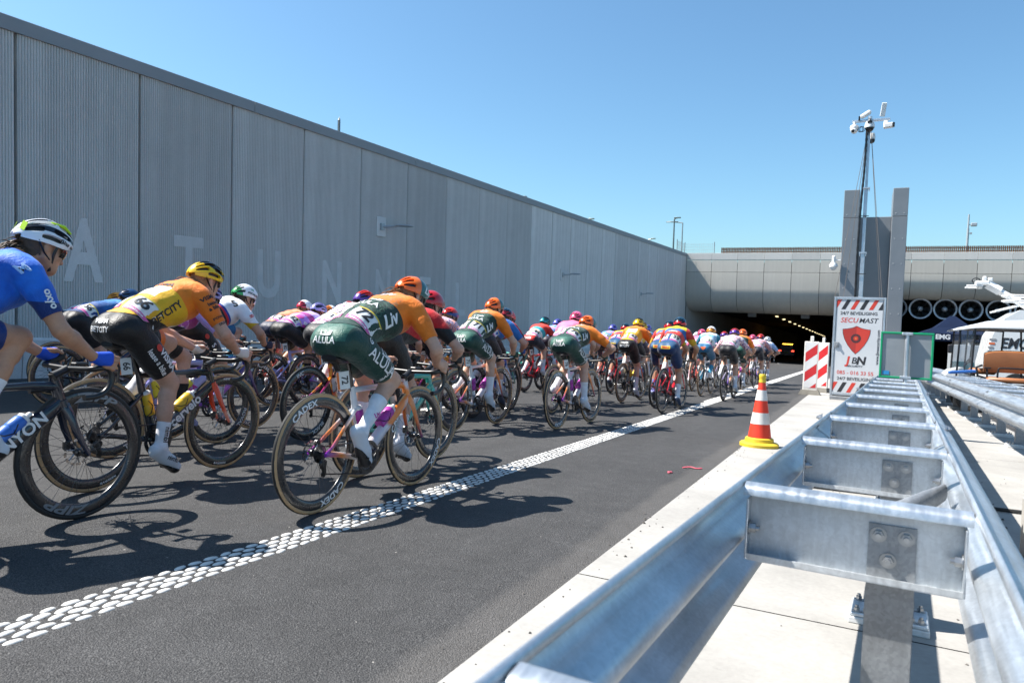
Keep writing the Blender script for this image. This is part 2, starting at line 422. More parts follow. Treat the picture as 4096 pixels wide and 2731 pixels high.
for (x, y, z, w) in ((-15.5, 23.0, 6.25, 'first'), (-15.5, 31.6, 6.28, 'second'), (-15.5, 41.2, 6.38, 'third'), (-15.5, 55.3, 6.55, 'fourth')):
    street_lamp(x, y, z - .07, .35, f'low lamp head peeping over the wall, {w} of the row from the near end')
def at_y(px, py, Y):       # a point of the far plane y=Y seen at photograph position (px,py) of a 2352 wide frame
    d = fwd + rr * ((px - 1176) / 1650) - uu * ((py - 784) / 1650); t = Y / d.y
    return Vector((0, 0, CAMH / cos(ALPHA))) + d * t
p0 = at_y(1549, 503, 54); street_lamp(p0.x, 54, p0.z, .5, 'dark green camera pole left of the paler lamp pole above the wall end', rad=.07, arm=(.25, 0, 0), mat=M_POSTD)
p1 = at_y(1568, 512, 55); street_lamp(p1.x, 55, p1.z, .9, 'pale lamp pole above the corner of wall and deck', rad=.06, arm=(-.9, 0, 0))

# ---- portal deck
portal = empty('tunnel_portal', Matrix.Translation((0, 52, 0))); tag(portal, 'beige panelled tunnel portal with a rounded lower edge spanning the road', 'tunnel portal')
def portal_profile(zb, rad):
    pr = [(0.0, 3.83), (0.0, zb + rad)]
    for k in range(1, 9):
        a = pi / 2 * k / 8; pr.append((rad - rad * cos(a), zb + rad - rad * sin(a)))
    return pr
CW = 1.77; g = .03
def strip_mesh(pr, name, w=CW, t=.05):
    mb = MB(); n = len(pr); vs = []
    for x in (g / 2, w - g / 2): vs += [(x, y, z) for y, z in pr]
    fs = [(i, i + 1, n + i + 1, n + i) for i in range(n - 1)]
    bk = [(x, y + t, z + (t if z < 3 else 0)) for x, y, z in vs]
    k = len(vs); vs2 = vs + bk; fs += [(i, k + i, k + i + 1, i + 1) for i in range(n - 1)] + [(n + i, n + i + 1, k + n + i + 1, k + n + i) for i in range(n - 1)]
    fs += [(0, n, k + n, k), (n - 1, k + n - 1, k + 2 * n - 1, 2 * n - 1)]
    return mb.add(vs2, fs).build(name, True, 35)
upper = strip_mesh([(0, 4.66), (0, 3.85)], 'upper_panel')
lowL = strip_mesh(portal_profile(1.02, 1.7), 'lower_panel'); lowR = strip_mesh(portal_profile(2.18, 1.3), 'lower_panel_shallow')
topc = MB(); topc.box((CW / 2, .19, 4.93), (CW - .012, .4, .46), ch=.008); topc = topc.build('coping_panel')
for k in range(0, 17):
    x = -11.70 + k * CW
    obj('coping_panel', topc, portal, M_PORTC, Matrix.Translation((x, 0, 0))); obj('upper_panel', upper, portal, M_PORTAL, Matrix.Translation((x, 0, 0)))
    obj('lower_panel', lowL if k < 7 else lowR, portal, M_PORTAL, Matrix.Translation((x, 0, 0)))
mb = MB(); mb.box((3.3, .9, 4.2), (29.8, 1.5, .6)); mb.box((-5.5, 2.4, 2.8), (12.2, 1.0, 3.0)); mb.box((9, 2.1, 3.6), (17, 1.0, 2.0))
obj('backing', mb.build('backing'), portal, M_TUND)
# wooden slat screen on the deck
mb = MB(); x = -9.3
while x < 17.5:
    mb.box((x, .22 + random.uniform(-.01, .01), 5.36), (.074, .05, .40 + random.uniform(-.01, .01))); x += .105
scr = empty('slat_screen', Matrix.Translation((0, 52, 0))); tag(scr, 'brown wooden slat screen along the top of the tunnel portal', 'screen')
tag(obj('slats', mb.build('slats'), scr, plain('screen_wood', (.15, .075, .042), .75, var=.25, vscale=9)), kind='stuff')
mb = MB(); mb.box((4.1, .27, 5.25), (26.8, .03, .05)); mb.box((4.1, .27, 5.45), (26.8, .03, .05)); obj('crossbar', mb.build('crossbar'), scr, M_POSTD)
# mesh fence at the corner
fn = empty('mesh_fence', Matrix.Translation((0, 0, 5.15))); tag(fn, 'thin wire mesh fence panels on the corner above the wall end', 'fence')
P = [Vector((-12.0, 50.2, 0)), Vector((-12.0, 52.6, 0)), Vector((-9.9, 52.6, 0))]
for a, b in zip(P[:-1], P[1:]):
    mb = MB()
    for k in range(15): q = a.lerp(b, k / 14); mb.tube([q, q + Vector((0, 0, .75))], .006, 4)
    for k in range(4): mb.tube([a + Vector((0, 0, .1 + .2 * k)), b + Vector((0, 0, .1 + .2 * k))], .006, 4)
    obj('wire_panel', mb.build('wire_panel'), fn, M_POST)
for q in P: mb = MB(); mb.tube([q, q + Vector((0, 0, .85))], .03, 6); obj('post', mb.build('post'), fn, M_POST)

# ---- tunnel tubes
tun = empty('tunnel'); tag(tun, kind='structure')
def tun_box(name, x0, x1, v0, v1, w0, w1, mat, par=tun):
    mb = MB(); mb.box(((x0 + x1) / 2, (v0 + v1) / 2, (w0 + w1) / 2), (x1 - x0, v1 - v0, w1 - w0))
    return obj(name, mb.build(name), par, mat, MROAD.copy())
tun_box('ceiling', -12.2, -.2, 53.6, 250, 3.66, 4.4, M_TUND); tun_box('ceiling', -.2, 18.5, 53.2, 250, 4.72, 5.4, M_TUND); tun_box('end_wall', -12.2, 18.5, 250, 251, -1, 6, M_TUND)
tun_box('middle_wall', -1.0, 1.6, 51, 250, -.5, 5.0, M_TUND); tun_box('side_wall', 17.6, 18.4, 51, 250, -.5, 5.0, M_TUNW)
# flared inner wall
mb = MB(); pts = [(-11.68, 52.25), (-11.55, 53.2), (-11.3, 54.6), (-11.0, 57), (-10.8, 60), (-10.75, 70), (-10.75, 250)]
vs = [RD(x, v, -.3) for x, v in pts] + [RD(x, v, 4.3) for x, v in pts]; n = len(pts)
obj('flared_wall', mb.add(vs, [(i, i + 1, n + i + 1, n + i) for i in range(n - 1)]).build('flared_wall', True), tun, M_TUNW)
mb = MB(); mb.box((0, 0, 0), (.2, .45, .06), ch=.02); lampm = mb.build('tunnel_lamp')
M_TLAMP = plain('tunnel_lamp_glow', (1.0, .82, .45), .5, emit=1.3, var=0)
LAMPN = ('first', 'second', 'third', 'fourth', 'fifth', 'sixth', 'seventh', 'eighth', 'ninth', 'tenth', 'eleventh', 'twelfth', 'thirteenth', 'fourteenth', 'fifteenth', 'sixteenth')
for k in range(16):
    o = obj('tunnel_lamp', lampm, None, M_TLAMP, road_mat(-6.3, 55.0 + 5.6 * k, 3.56))
    tag(o, f'glowing warm tunnel ceiling lamp, {LAMPN[k]} of the row counted from the portal', 'tunnel lamp', 'row of lit tunnel ceiling lamps')
for x in (-7.6, -3.9):
    r = empty('lane_signal', road_mat(x, 56.2, 3.45)); tag(r, f'grey lane signal box under the tunnel soffit, {"nearer the concrete wall" if x < -5 else "nearer the grey pylon"}', 'lane signal')
    mb = MB(); mb.box((0, 0, 0), (.6, .3, .34), ch=.03); obj('housing', mb.build('housing'), r, M_LAMPG)
    mb = MB(); mb.box((0, .1, .24), (1.5, .3, .06)); obj('mount', mb.build('mount'), r, M_LAMPG)

# ---- steel clad pylon between the two tubes
py = empty('steel_pylon', Matrix.Translation((0, 44, 0))); tag(py, 'grey steel clad pylon of two tall fins with a lower recessed panel', 'pylon')
def pyl(name, x0, x1, y0, y1, z1, z0=-3.0):
    mb = MB(); mb.box(((x0 + x1) / 2, (y0 + y1) / 2, (z0 + z1) / 2), (x1 - x0, y1 - y0, z1 - z0), ch=.02); return obj(name, mb.build(name), py, M_STEELG)
rivm = MB().sphere((0, 0, 0), (.026, .015, .026), 6, 4).build('rivet', True); M_RIV = plain('rivet_pale', (.5, .52, .54), .4, .3)
for x0, x1, zt in ((-1.36, -.58, 7.96), (1.04, 1.78, 7.98)):
    f_ = pyl('fin', x0, x1, 0, 2.6, zt - 1.53 + .0)
    f2 = pyl('fin_cap', x0, x1, 0, 2.6, zt, zt - 1.52)
    for z in [zt - 1.35 - 1.35 * k for k in range(6)]:
        for x in (x0 + .18, x1 - .18): obj('rivet', rivm, py, M_RIV, Matrix.Translation((x, -.004, z)))
pyl('recessed_panel', -.58, 1.04, 1.2, 2.4, 6.6)
# white dome camera on its flank
r = empty('dome_camera', Matrix.Translation((-1.72, 43.9, 3.75))); tag(r, 'white dome camera hung on the flank of the grey pylon', 'camera')
M_CAMW = plain('camera_white', (.78, .78, .77), .35, var=.02)
mb = MB(); mb.tube([(.36, 0, .35), (0, 0, .35)], .03, 8); mb.tube([(0, 0, .5), (0, 0, .12)], [.09, .11], 10); mb.sphere((0, 0, .52), .10, 10, 6); obj('housing', mb.build('housing', True), r, M_CAMW)
mb = MB(); mb.lathe([(.0, .22), (.16, .2), (.22, .08), (.22, -.02), (.16, -.06)], 14); mb.sphere((0, 0, -.06), .16, 12, 8); obj('dome', mb.build('dome', True), r, M_CAMW)

# ---- jet fans under the service portal
M_FANR = plain('fan_rim', (.55, .57, .6), .35, .3); M_FANB = plain('fan_body', (.06, .065, .07), .5); M_FANI = plain('fan_inside', (.012, .012, .013), .6)
fans = {}
def fan_part(key):
    mb = MB()
    if key == 'rim': mb.lathe([(.56, .0), (.60, -.05), (.655, -.06), (.67, .0), (.66, .1)], 28, 'Y')
    elif key == 'casing': mb.lathe([(.66, .1), (.62, .6), (.62, 2.0), (.5, 2.4)], 28, 'Y'); mb.lathe([(.56, 0), (.5, .35), (.5, 1.6), (0, 1.6)], 28, 'Y', mi=0)
    elif key == 'hub': mb.lathe([(0, .22), (.08, .24), (.15, .32), (.17, .42), (.17, 1.2)], 16, 'Y')
    elif key == 'blade': mb.add([(.16, .5, -.05), (.5, .46, -.12), (.5, .56, .12), (.16, .6, .05)], [(0, 1, 2, 3)])
    elif key == 'hanger': mb.box((0, .9, .72), (.5, .3, .3))
    return mb.build('fan_' + key, True, 50)
fp = {k: fan_part(k) for k in ('rim', 'casing', 'hub', 'blade', 'hanger')}
for i, x in enumerate((1.75, 3.15, 4.52, 5.90, 7.33, 8.8, 10.3)):
    r = empty('jet_fan', Matrix.Translation((x, 52.9, 1.64)) @ Matrix.Rotation(-.03, 4, 'Z'))
    tag(r, ['half hidden jet fan touching the pylon edge', 'jet fan next to the grey pylon, first whole one of the row', 'jet fan above the peak of the navy tent', 'jet fan above the truck with the red striped roof edge', 'jet fan just behind the end of the white boom', 'jet fan partly covered by the white platform rails', 'jet fan farthest from the pylon, beyond the frame edge'][i], 'jet fan', 'jet fans hanging under the tunnel soffit')
    for k, mt in (('rim', M_FANR), ('casing', M_FANB), ('hub', M_FANR), ('hanger', M_FANB)): obj(k, fp[k], r, mt)
    for b_ in range(7): obj('blade', fp['blade'], r, M_FANI, Matrix.Rotation(2 * pi * b_ / 7, 4, 'Y'))
# antenna mast on the deck
r = empty('antenna_mast', Matrix.Translation((at_y(2221, 566, 54).x, 54, 4.6))); tag(r, 'slim pale mast with small cameras on the deck above the fans', 'mast')
mb = MB(); mb.tube([(0, 0, 0), (0, 0, 2.2)], .07, 8); mb.tube([(0, 0, 2.2), (0, 0, 3.1)], .05, 8); obj('pole', mb.build('pole', True), r, M_LAMPG)
mb = MB(); mb.box((.3, 0, 2.45), (.34, .2, .22), ch=.03); mb.tube([(0, 0, 2.45), (.2, 0, 2.45)], .025, 6); mb.box((.16, 0, 1.9), (.12, .1, .12)); obj('camera_box', mb.build('camera_box'), r, M_LAMPG)
# ================================================================== RIDERS: body surfaces
PT = dict(torso=0, uaL=1, uaR=2, faL=3, faR=4, haL=5, haR=6, thL=7, thR=8, shL=9, shR=10, ftL=11, ftR=12, neck=13, head=14, fiL=15, fiR=16)
def ik(a, b, l1, l2, pole):
    a = np.array(a, float); b = np.array(b, float); d = b - a; L = np.linalg.norm(d); n = d / L
    L2 = min(L, (l1 + l2) * .999); x = (l1 * l1 - l2 * l2 + L2 * L2) / (2 * L2); h = math.sqrt(max(l1 * l1 - x * x, 1e-6))
    p = np.array(pole, float); p = p - n * p.dot(n); p /= np.linalg.norm(p)
    return a + n * x + p * h
def surface_nets(D, lo, h):
    ins = D < 0; c = ins[:-1, :-1, :-1].astype(np.int8).copy()
    for o in ((1, 0, 0), (0, 1, 0), (0, 0, 1), (1, 1, 0), (1, 0, 1), (0, 1, 1), (1, 1, 1)):
        c += ins[o[0]:D.shape[0] - 1 + o[0], o[1]:D.shape[1] - 1 + o[1], o[2]:D.shape[2] - 1 + o[2]]
    idx = np.argwhere((c > 0) & (c < 8)); n = len(idx)
    pos = np.zeros((n, 3)); cnt = np.zeros(n)
    E = []
    for a in range(3):
        b, d = (a + 1) % 3, (a + 2) % 3
        for u in (0, 1):
            for w in (0, 1):
                c0 = [0, 0, 0]; c0[b] = u; c0[d] = w; c1 = list(c0); c1[a] = 1; E.append((np.array(c0), np.array(c1)))
    for c0, c1 in E:
        i0 = idx + c0; i1 = idx + c1; d0 = D[i0[:, 0], i0[:, 1], i0[:, 2]]; d1 = D[i1[:, 0], i1[:, 1], i1[:, 2]]
        cr = (d0 < 0) != (d1 < 0); t = np.where(cr, d0 / np.where(cr, d0 - d1, 1), 0)
        pos += np.where(cr[:, None], c0 + t[:, None] * (c1 - c0), 0); cnt += cr
    V = (idx + pos / cnt[:, None]) * h + lo
    cid = np.full(c.shape, -1, np.int32); cid[idx[:, 0], idx[:, 1], idx[:, 2]] = np.arange(n)
    F = []
    for a in range(3):
        b, d = (a + 1) % 3, (a + 2) % 3
        s0 = [slice(None)] * 3; s1 = [slice(None)] * 3; s0[a] = slice(0, -1); s1[a] = slice(1, None)
        i0 = ins[tuple(s0)]; i1 = ins[tuple(s1)]; e = np.argwhere(i0 != i1); st = i0[e[:, 0], e[:, 1], e[:, 2]]
        ok = (e[:, b] > 0) & (e[:, d] > 0) & (e[:, b] < c.shape[b]) & (e[:, d] < c.shape[d]); e = e[ok]; st = st[ok]
        q = []
        for ub, ud in ((-1, -1), (0, -1), (0, 0), (-1, 0)):
            k = e.copy(); k[:, b] += ub; k[:, d] += ud; q.append(cid[k[:, 0], k[:, 1], k[:, 2]])
        q = np.stack(q, 1); q[~st] = q[~st][:, ::-1]; F.append(q)
    return V, np.concatenate(F)
def seg(P, a, b):
    ba = b - a; t = np.clip(((P - a) @ ba) / max(ba @ ba, 1e-9), 0, 1); return t, np.linalg.norm(P - a - t[:, None] * ba, axis=1)
def mesh_np(name, V, F, smooth=True):
    me = bpy.data.meshes.new(name); me.vertices.add(len(V)); me.vertices.foreach_set('co', np.asarray(V, np.float32).ravel())
    nf = len(F); k = F.shape[1]; me.loops.add(nf * k); me.polygons.add(nf)
    me.loops.foreach_set('vertex_index', F.astype(np.int32).ravel()); me.polygons.foreach_set('loop_start', np.arange(0, nf * k, k, dtype=np.int32))
    me.polygons.foreach_set('use_smooth', np.ones(nf, bool)); me.materials.append(None); me.update(); me.validate(); return me
POSE = {}
BB = (.415, .27)
def build_pose(name, crank=0, sh=(.58, 1.21), head=(.76, 1.375), hp=-12, hy=0, res=.0105, phi=(20, 20), hand='hoods', girth=1.0, sleeve=.74, short=.79, sock=.50, elbow=(.9, -.1, -.55), hipz=.012):
    pr = []      # (a, b, ra, rb, xs, k, part)
    def C(a, b, ra, rb, part, k=.022, xs=1.0): pr.append((np.array(a, float), np.array(b, float), ra * (girth if part not in ('haL', 'haR', 'fiL', 'fiR', 'head') else 1), rb * (girth if part not in ('haL', 'haR', 'fiL', 'fiR', 'head') else 1), xs, k, PT[part], None))
    def Ell(c, r, R, part, k=.014): pr.append((np.array(c, float), np.array(r, float), 0, 0, 1, k, PT[part], np.array(R)))
    J = {}
    sy, sz = sh
    P0 = np.array((0, .150, .988 + hipz)); N = np.array((0, sy + .035, sz + .052))
    nrm = np.array((0, -(N - P0)[2], (N - P0)[1])); nrm /= np.linalg.norm(nrm)
    M = (P0 + N) / 2 + nrm * .085
    B = lambda t: (1 - t) ** 2 * P0 + 2 * t * (1 - t) * M + t * t * N
    J['P0'] = P0; J['N'] = N; J['B'] = B; J['nrm'] = nrm
    off = lambda t, d: B(t) - nrm * d
    C(off(0, .02), off(.25, .03), .100, .098, 'torso', .03, .80); C(off(.22, .03), off(.5, .045), .104, .098, 'torso', .03, .78); C(off(.5, .045), off(.84, .062), .100, .112, 'torso', .03, .74)
    C((-.115, sy, sz - .005), (.115, sy, sz - .005), .066, .066, 'torso', .035)
    C(off(.60, .125), off(.82, .135), .078, .072, 'torso', .05, .62); C(off(.28, .09), off(.6, .115), .075, .078, 'torso', .05, .66)
    for s, L in ((-1, 'L'), (1, 'R')):
        C(N + (0, -.01, -.005), (s * .13, sy - .01, sz + .022), .045, .042, 'torso', .04)
        C((s * .075, sy - .09, sz + .0), (s * .11, sy - .02, sz + .012), .055, .055, 'torso', .04)     # shoulder blade
        hip = np.array((s * .080, .180, .940 + hipz)); C((s * .060, .100, .955 + hipz), (s * .068, .125, .968 + hipz), .083, .086, 'torso', .05)
        a = radians(crank + (0 if s > 0 else 180)); ph = radians(phi[1] if s > 0 else phi[0])
        ped = np.array((s * .122, BB[0] + .17 * cos(a), BB[1] + .17 * sin(a)))
        rot = lambda y, z: np.array((0, y * cos(ph) + z * sin(ph), -y * sin(ph) + z * cos(ph)))
        ank = ped + rot(-.115, .098); heel = ped + rot(-.15, .045); ball = ped + rot(.0, .032); toe = ped + rot(.072, .026)
        knee = ik(hip, ank, .405, .405, (s * .03, 1, .2)); J['knee' + L] = knee; J['ank' + L] = ank; J['ped' + L] = ped; J['hip' + L] = hip; J['toe' + L] = toe; J['phi' + L] = ph; J['crank' + L] = a
        kn = knee - hip
        th, sn = 'th' + L, 'sh' + L
        C(hip, hip + kn * .55, .089, .076, th, .03); C(hip + kn * .5, knee, .080, .053, th, .02)
        up = np.array((0, .35, .5)); C(hip + kn * .25 + (s * .012, .012, .02), hip + kn * .7 + (s * .008, .01, .012), .066, .055, th, .03)
        d = ank - knee; back = np.array((0, -1, 0)) - d * (np.array((0, -1, 0)) @ d) / (d @ d); back /= np.linalg.norm(back)
        C(knee - kn / np.linalg.norm(kn) * .005, knee + d * .22, .053, .047, sn, .02); C(knee + d * .2 + back * .016, knee + d * .48 + back * .012, .047, .045, sn, .02); C(knee + d * .4, ank, .044, .032, sn, .02)
        f = 'ft' + L
        C(ank, heel + (0, .02, .02), .036, .033, f, .015); C(heel + (0, .016, .012), ball + (0, 0, .008), .030, .036, f, .02, 1.0); C(ball + (0, -.01, .006), toe + (0, -.012, .0), .036, .023, f, .015); C(heel + (0, .01, -.004), toe + (0, -.03, -.006), .024, .028, f, .01)
        C(ank - (0, .0, .01), ball + (0, -.03, .025), .035, .03, f, .02)
        # arm
        shd = np.array((s * .168, sy + .0, sz - .012))
        if hand == 'hoods': hx, wr = s * .203, np.array((s * .205, .880, .845))
        elif hand == 'drops': hx, wr = s * .208, np.array((s * .212, .845, .728))
        else: hx, wr = s * .12, np.array((s * .13, .80, .828))
        elb = ik(shd, wr, .285, .255, (s * elbow[0], elbow[1], elbow[2])); J['elb' + L] = elb; J['wr' + L] = wr; J['shd' + L] = shd
        ua = elb - shd
        C(shd, shd + ua * .35, .060, .052, 'ua' + L, .03); C(shd + ua * .3, elb, .051, .036, 'ua' + L, .02)
        fa = wr - elb; C(elb, elb + fa * .3, .037, .040, 'fa' + L, .018); C(elb + fa * .28, wr, .040, .0235, 'fa' + L, .015)
        h, fi = 'ha' + L, 'fi' + L
        if hand == 'tops':
            C(wr, (hx, .855, .815), .023, .026, h, .012); 
            for i in range(4):
                r0_ = np.array((hx + s * (-.030 + .019 * i), .873, .821)); m_ = r0_ + (0, .022, -.012); C(r0_, m_, .0098, .009, fi, .004); C(m_, m_ + (0, -.004, -.026), .009, .0078, fi, .004)
            C((hx - s * .02, .845, .808), (hx - s * .045, .865, .791), .011, .009, fi, .006)
        else:
            o = wr - np.array((s * .205, .842, .893)); 
            if hand == 'drops': o = o + np.array((0, .0, 0))
            C(wr, np.array((s * .212, .915, .896)) + o, .0235, .024, h, .012); C(np.array((s * .212, .868, .876)) + o, np.array((s * .217, .912, .868)) + o, .021, .021, h, .012)
            for i in range(4):
                r0_ = np.array((s * .217, .928 - .005 * i, .904 - .0185 * i)) + o; m_ = r0_ + (s * .004, .034 - .003 * i, -.014); t_ = m_ + (-s * .020, .014 - .006 * i, -.020)
                C(r0_ - (0, .02, 0), m_, .0105, .0092, fi, .003); C(m_, t_, .0092, .0076, fi, .003)
            C(np.array((s * .2, .872, .905)) + o, np.array((s * .180, .905, .908)) + o, .0125, .011, fi, .006); C(np.array((s * .180, .905, .908)) + o, np.array((s * .174, .936, .893)) + o, .011, .0085, fi, .004)
    # head
    Hc = np.array((0, head[0], head[1])); Rm = Matrix.Rotation(radians(hy), 3, 'Z') @ Matrix.Rotation(radians(hp), 3, 'X'); R = np.array(Rm)
    H = lambda x, y, z: Hc + R @ np.array((x, y, z))
    J['Hc'] = Hc; J['R'] = Rm
    C(N + (0, -.005, -.01), H(0, -.022, -.055), .054, .050, 'neck', .025)
    Ell(Hc, (.074, .094, .088), R, 'head', .01); Ell(H(0, .035, -.068), (.056, .060, .066), R, 'head', .03); Ell(H(0, .072, -.112), (.024, .022, .020), R, 'head', .02)
    C(H(-.03, .070, .002), H(.03, .070, .002), .02, .02, 'head', .015)                 # brow
    C(H(0, .088, -.018), H(0, .106, -.052), .0085, .0125, 'head', .010); C(H(-.010, .096, -.057), H(.010, .096, -.057), .008, .008, 'head', .006)
    C(H(-.016, .085, -.079), H(.016, .085, -.079), .0085, .0085, 'head', .006); C(H(-.013, .084, -.092), H(.013, .084, -.092), .0085, .0085, 'head', .006)
    for s in (-1, 1):
        C(H(s * .052, .005, -.06), H(s * .030, .062, -.105), .024, .02, 'head', .025); C(H(s * .042, .062, -.035), H(s * .048, .045, -.045), .022, .022, 'head', .02)
        Ell(H(s * .075, -.008, -.022), (.011, .021, .032), np.array(Rm @ Matrix.Rotation(s * .3, 3, 'Z')), 'head', .005)
    allp = []
    for a, b, ra, rb, xs, k, part, Rr in pr:
        if Rr is None: allp += [a - ra / xs, a + ra / xs, b - rb / xs, b + rb / xs]
        else: allp += [a - b.max(), a + b.max()]
    lo = np.min(allp, 0) - 3 * res; hi = np.max(allp, 0) + 3 * res
    n = np.ceil((hi - lo) / res).astype(int) + 1; D = np.full(n, 1.0, np.float32)
    ax = [lo[i] + res * np.arange(n[i]) for i in range(3)]
    for a, b, ra, rb, xs, k, part, Rr in pr:
        mg = k + 2.5 * res
        if Rr is None: mn = np.minimum(a - ra / np.array((xs, 1, 1)), b - rb / np.array((xs, 1, 1))) - mg; mx = np.maximum(a + ra / np.array((xs, 1, 1)), b + rb / np.array((xs, 1, 1))) + mg
        else: mn = a - b.max() - mg; mx = a + b.max() + mg
        i0 = np.clip(((mn - lo) / res).astype(int), 0, n - 1); i1 = np.clip(((mx - lo) / res).astype(int) + 2, 1, n)
        sl = tuple(slice(i0[i], i1[i]) for i in range(3))
        X = ax[0][sl[0]][:, None, None]; Y = ax[1][sl[1]][None, :, None]; Z = ax[2][sl[2]][None, None, :]
        if Rr is None:
            ba = (b - a) * np.array((xs, 1, 1)); px, py, pz = (X - a[0]) * xs, Y - a[1], Z - a[2]
            t = np.clip((px * ba[0] + py * ba[1] + pz * ba[2]) / max(ba @ ba, 1e-9), 0, 1)
            d = np.sqrt((px - t * ba[0]) ** 2 + (py - t * ba[1]) ** 2 + (pz - t * ba[2]) ** 2) - (ra + (rb - ra) * t)
        else:
            px, py, pz = X - a[0], Y - a[1], Z - a[2]
            q = [(px * Rr[0, i] + py * Rr[1, i] + pz * Rr[2, i]) for i in range(3)]
            k0 = np.sqrt(sum((q[i] / b[i]) ** 2 for i in range(3))); k1 = np.sqrt(sum((q[i] / b[i] ** 2) ** 2 for i in range(3))) + 1e-9
            d = k0 * (k0 - 1) / k1
        sub = D[sl]; hh = np.maximum(k - np.abs(d - sub), 0) / k; D[sl] = np.minimum(d, sub) - hh * hh * k * .25
    V, F = surface_nets(D, lo, res)
    # nearest part of every vertex
    best = np.full(len(V), 9.0); part = np.zeros(len(V), np.int8)
    for a, b, ra, rb, xs, k, pt, Rr in pr:
        if Rr is None:
            sc = np.array((xs, 1, 1)); Pv = V * sc; a_, b_ = a * sc, b * sc; ba = b_ - a_
            t = np.clip(((Pv - a_) @ ba) / max(ba @ ba, 1e-9), 0, 1); d = np.linalg.norm(Pv - a_ - t[:, None] * ba, axis=1) - (ra + (rb - ra) * t)
        else:
            q = (V - a) @ Rr; k0 = np.linalg.norm(q / b, axis=1); k1 = np.linalg.norm(q / b ** 2, axis=1) + 1e-9; d = k0 * (k0 - 1) / k1
        m = d < best; best[m] = d[m]; part[m] = pt
    fn = np.cross(V[F[:, 2]] - V[F[:, 0]], V[F[:, 3]] - V[F[:, 1]]); vn = np.zeros_like(V)
    for i in range(4): np.add.at(vn, F[:, i], fn)
    vn /= np.linalg.norm(vn, axis=1)[:, None] + 1e-12
    spd = (N - P0) / np.linalg.norm(N - P0); sco = (V - P0) @ spd       # distance along the spine
    def tt(a, b): ba = J[b] - J[a]; return ((V - J[a]) @ ba) / (ba @ ba)
    reg = {}
    isT = part == 0
    hem = .045; hg = V[:, 2] + .22 * V[:, 1] - 1.092 - hipz * .5
    jer = (isT & (hg > -.006)) | ((part == 13) & (tt_n(V, N, Hc) < .12)); shr = isT & (hg <= .03)
    for L in 'LR':
        u = part == PT['ua' + L]; jer |= u & (tt('shd' + L, 'elb' + L) < sleeve)
        t_ = part == PT['th' + L]; shr |= t_ & (tt('hip' + L, 'knee' + L) < short)
        s_ = part == PT['sh' + L]; f_ = part == PT['ft' + L]
        tk = tt('knee' + L, 'ank' + L)
        low = (J['ank' + L] - V) @ np.array((0, sin(J['phi' + L]), cos(J['phi' + L])))          # below the ankle along the shoe
        reg['sock' + L] = (s_ & (tk > sock)) | (f_ & (low < .03)); reg['shoe' + L] = f_ & (low > .012); reg['sole' + L] = f_ & (low > .088)
        reg['glove' + L] = (part == PT['ha' + L]) | ((part == PT['fa' + L]) & (tt('elb' + L, 'wr' + L) > .95))
    reg['jersey'] = jer; reg['shorts'] = shr
    hl = (V - Hc) @ R
    reg['hair'] = (part == 14) & (hl[:, 1] < .02 - .35 * np.maximum(hl[:, 2], -.2) * 0) & (hl[:, 2] > -.075) & ~((np.abs(hl[:, 0]) > .066) & (hl[:, 2] < .012) & (hl[:, 1] > -.035))
    reg['hair'] |= (part == 13) & (hl[:, 2] > -.085) & (hl[:, 1] < -.03)
    out = {'body': mesh_np('body_' + name, V, F)}
    offs = dict(jersey=.006, shorts=.0035, sockL=.003, sockR=.003, shoeL=.005, shoeR=.005, soleL=.008, soleR=.008, gloveL=.003, gloveR=.003, hair=.006)
    for k_, m in reg.items():
        fm = m[F].all(1)
        if fm.sum() < 6: continue
        Ff = F[fm]; used, inv = np.unique(Ff, return_inverse=True); Vv = V[used] + vn[used] * offs[k_]
        if k_ == 'jersey':   # soft cloth wrinkles
            q = V[used]; Vv = Vv + vn[used] * (np.sin(q[:, 1] * 61 + q[:, 2] * 47 + 3 * np.sin(q[:, 0] * 23)) * np.sin(q[:, 0] * 31 - q[:, 2] * 29) * .0007)[:, None]
        Ff = inv.reshape(Ff.shape)
        ed = np.sort(np.concatenate([Ff[:, [i, (i + 1) % 4]] for i in range(4)]), 1); ue, cn = np.unique(ed, axis=0, return_counts=True); be = ue[cn == 1]
        for _ in range(10):      # even hems
            acc = np.zeros_like(Vv); ct = np.zeros(len(Vv)); np.add.at(acc, be[:, 0], Vv[be[:, 1]]); np.add.at(acc, be[:, 1], Vv[be[:, 0]]); np.add.at(ct, be[:, 0], 1); np.add.at(ct, be[:, 1], 1)
            m2 = ct == 2; Vv[m2] = .5 * Vv[m2] + .5 * acc[m2] / 2
        out[k_] = mesh_np(k_ + '_' + name, Vv, Ff)
    # decal target: clothed surface
    POSE[name] = dict(m=out, J=J, bvh=BVHTree.FromPolygons([tuple(v) for v in V], [tuple(int(i) for i in f) for f in F]), hemdir=spd, P0=P0, hem=hem, res=res)
    return POSE[name]
def tt_n(V, a, b): ba = b - a; return ((V - a) @ ba) / (ba @ ba)

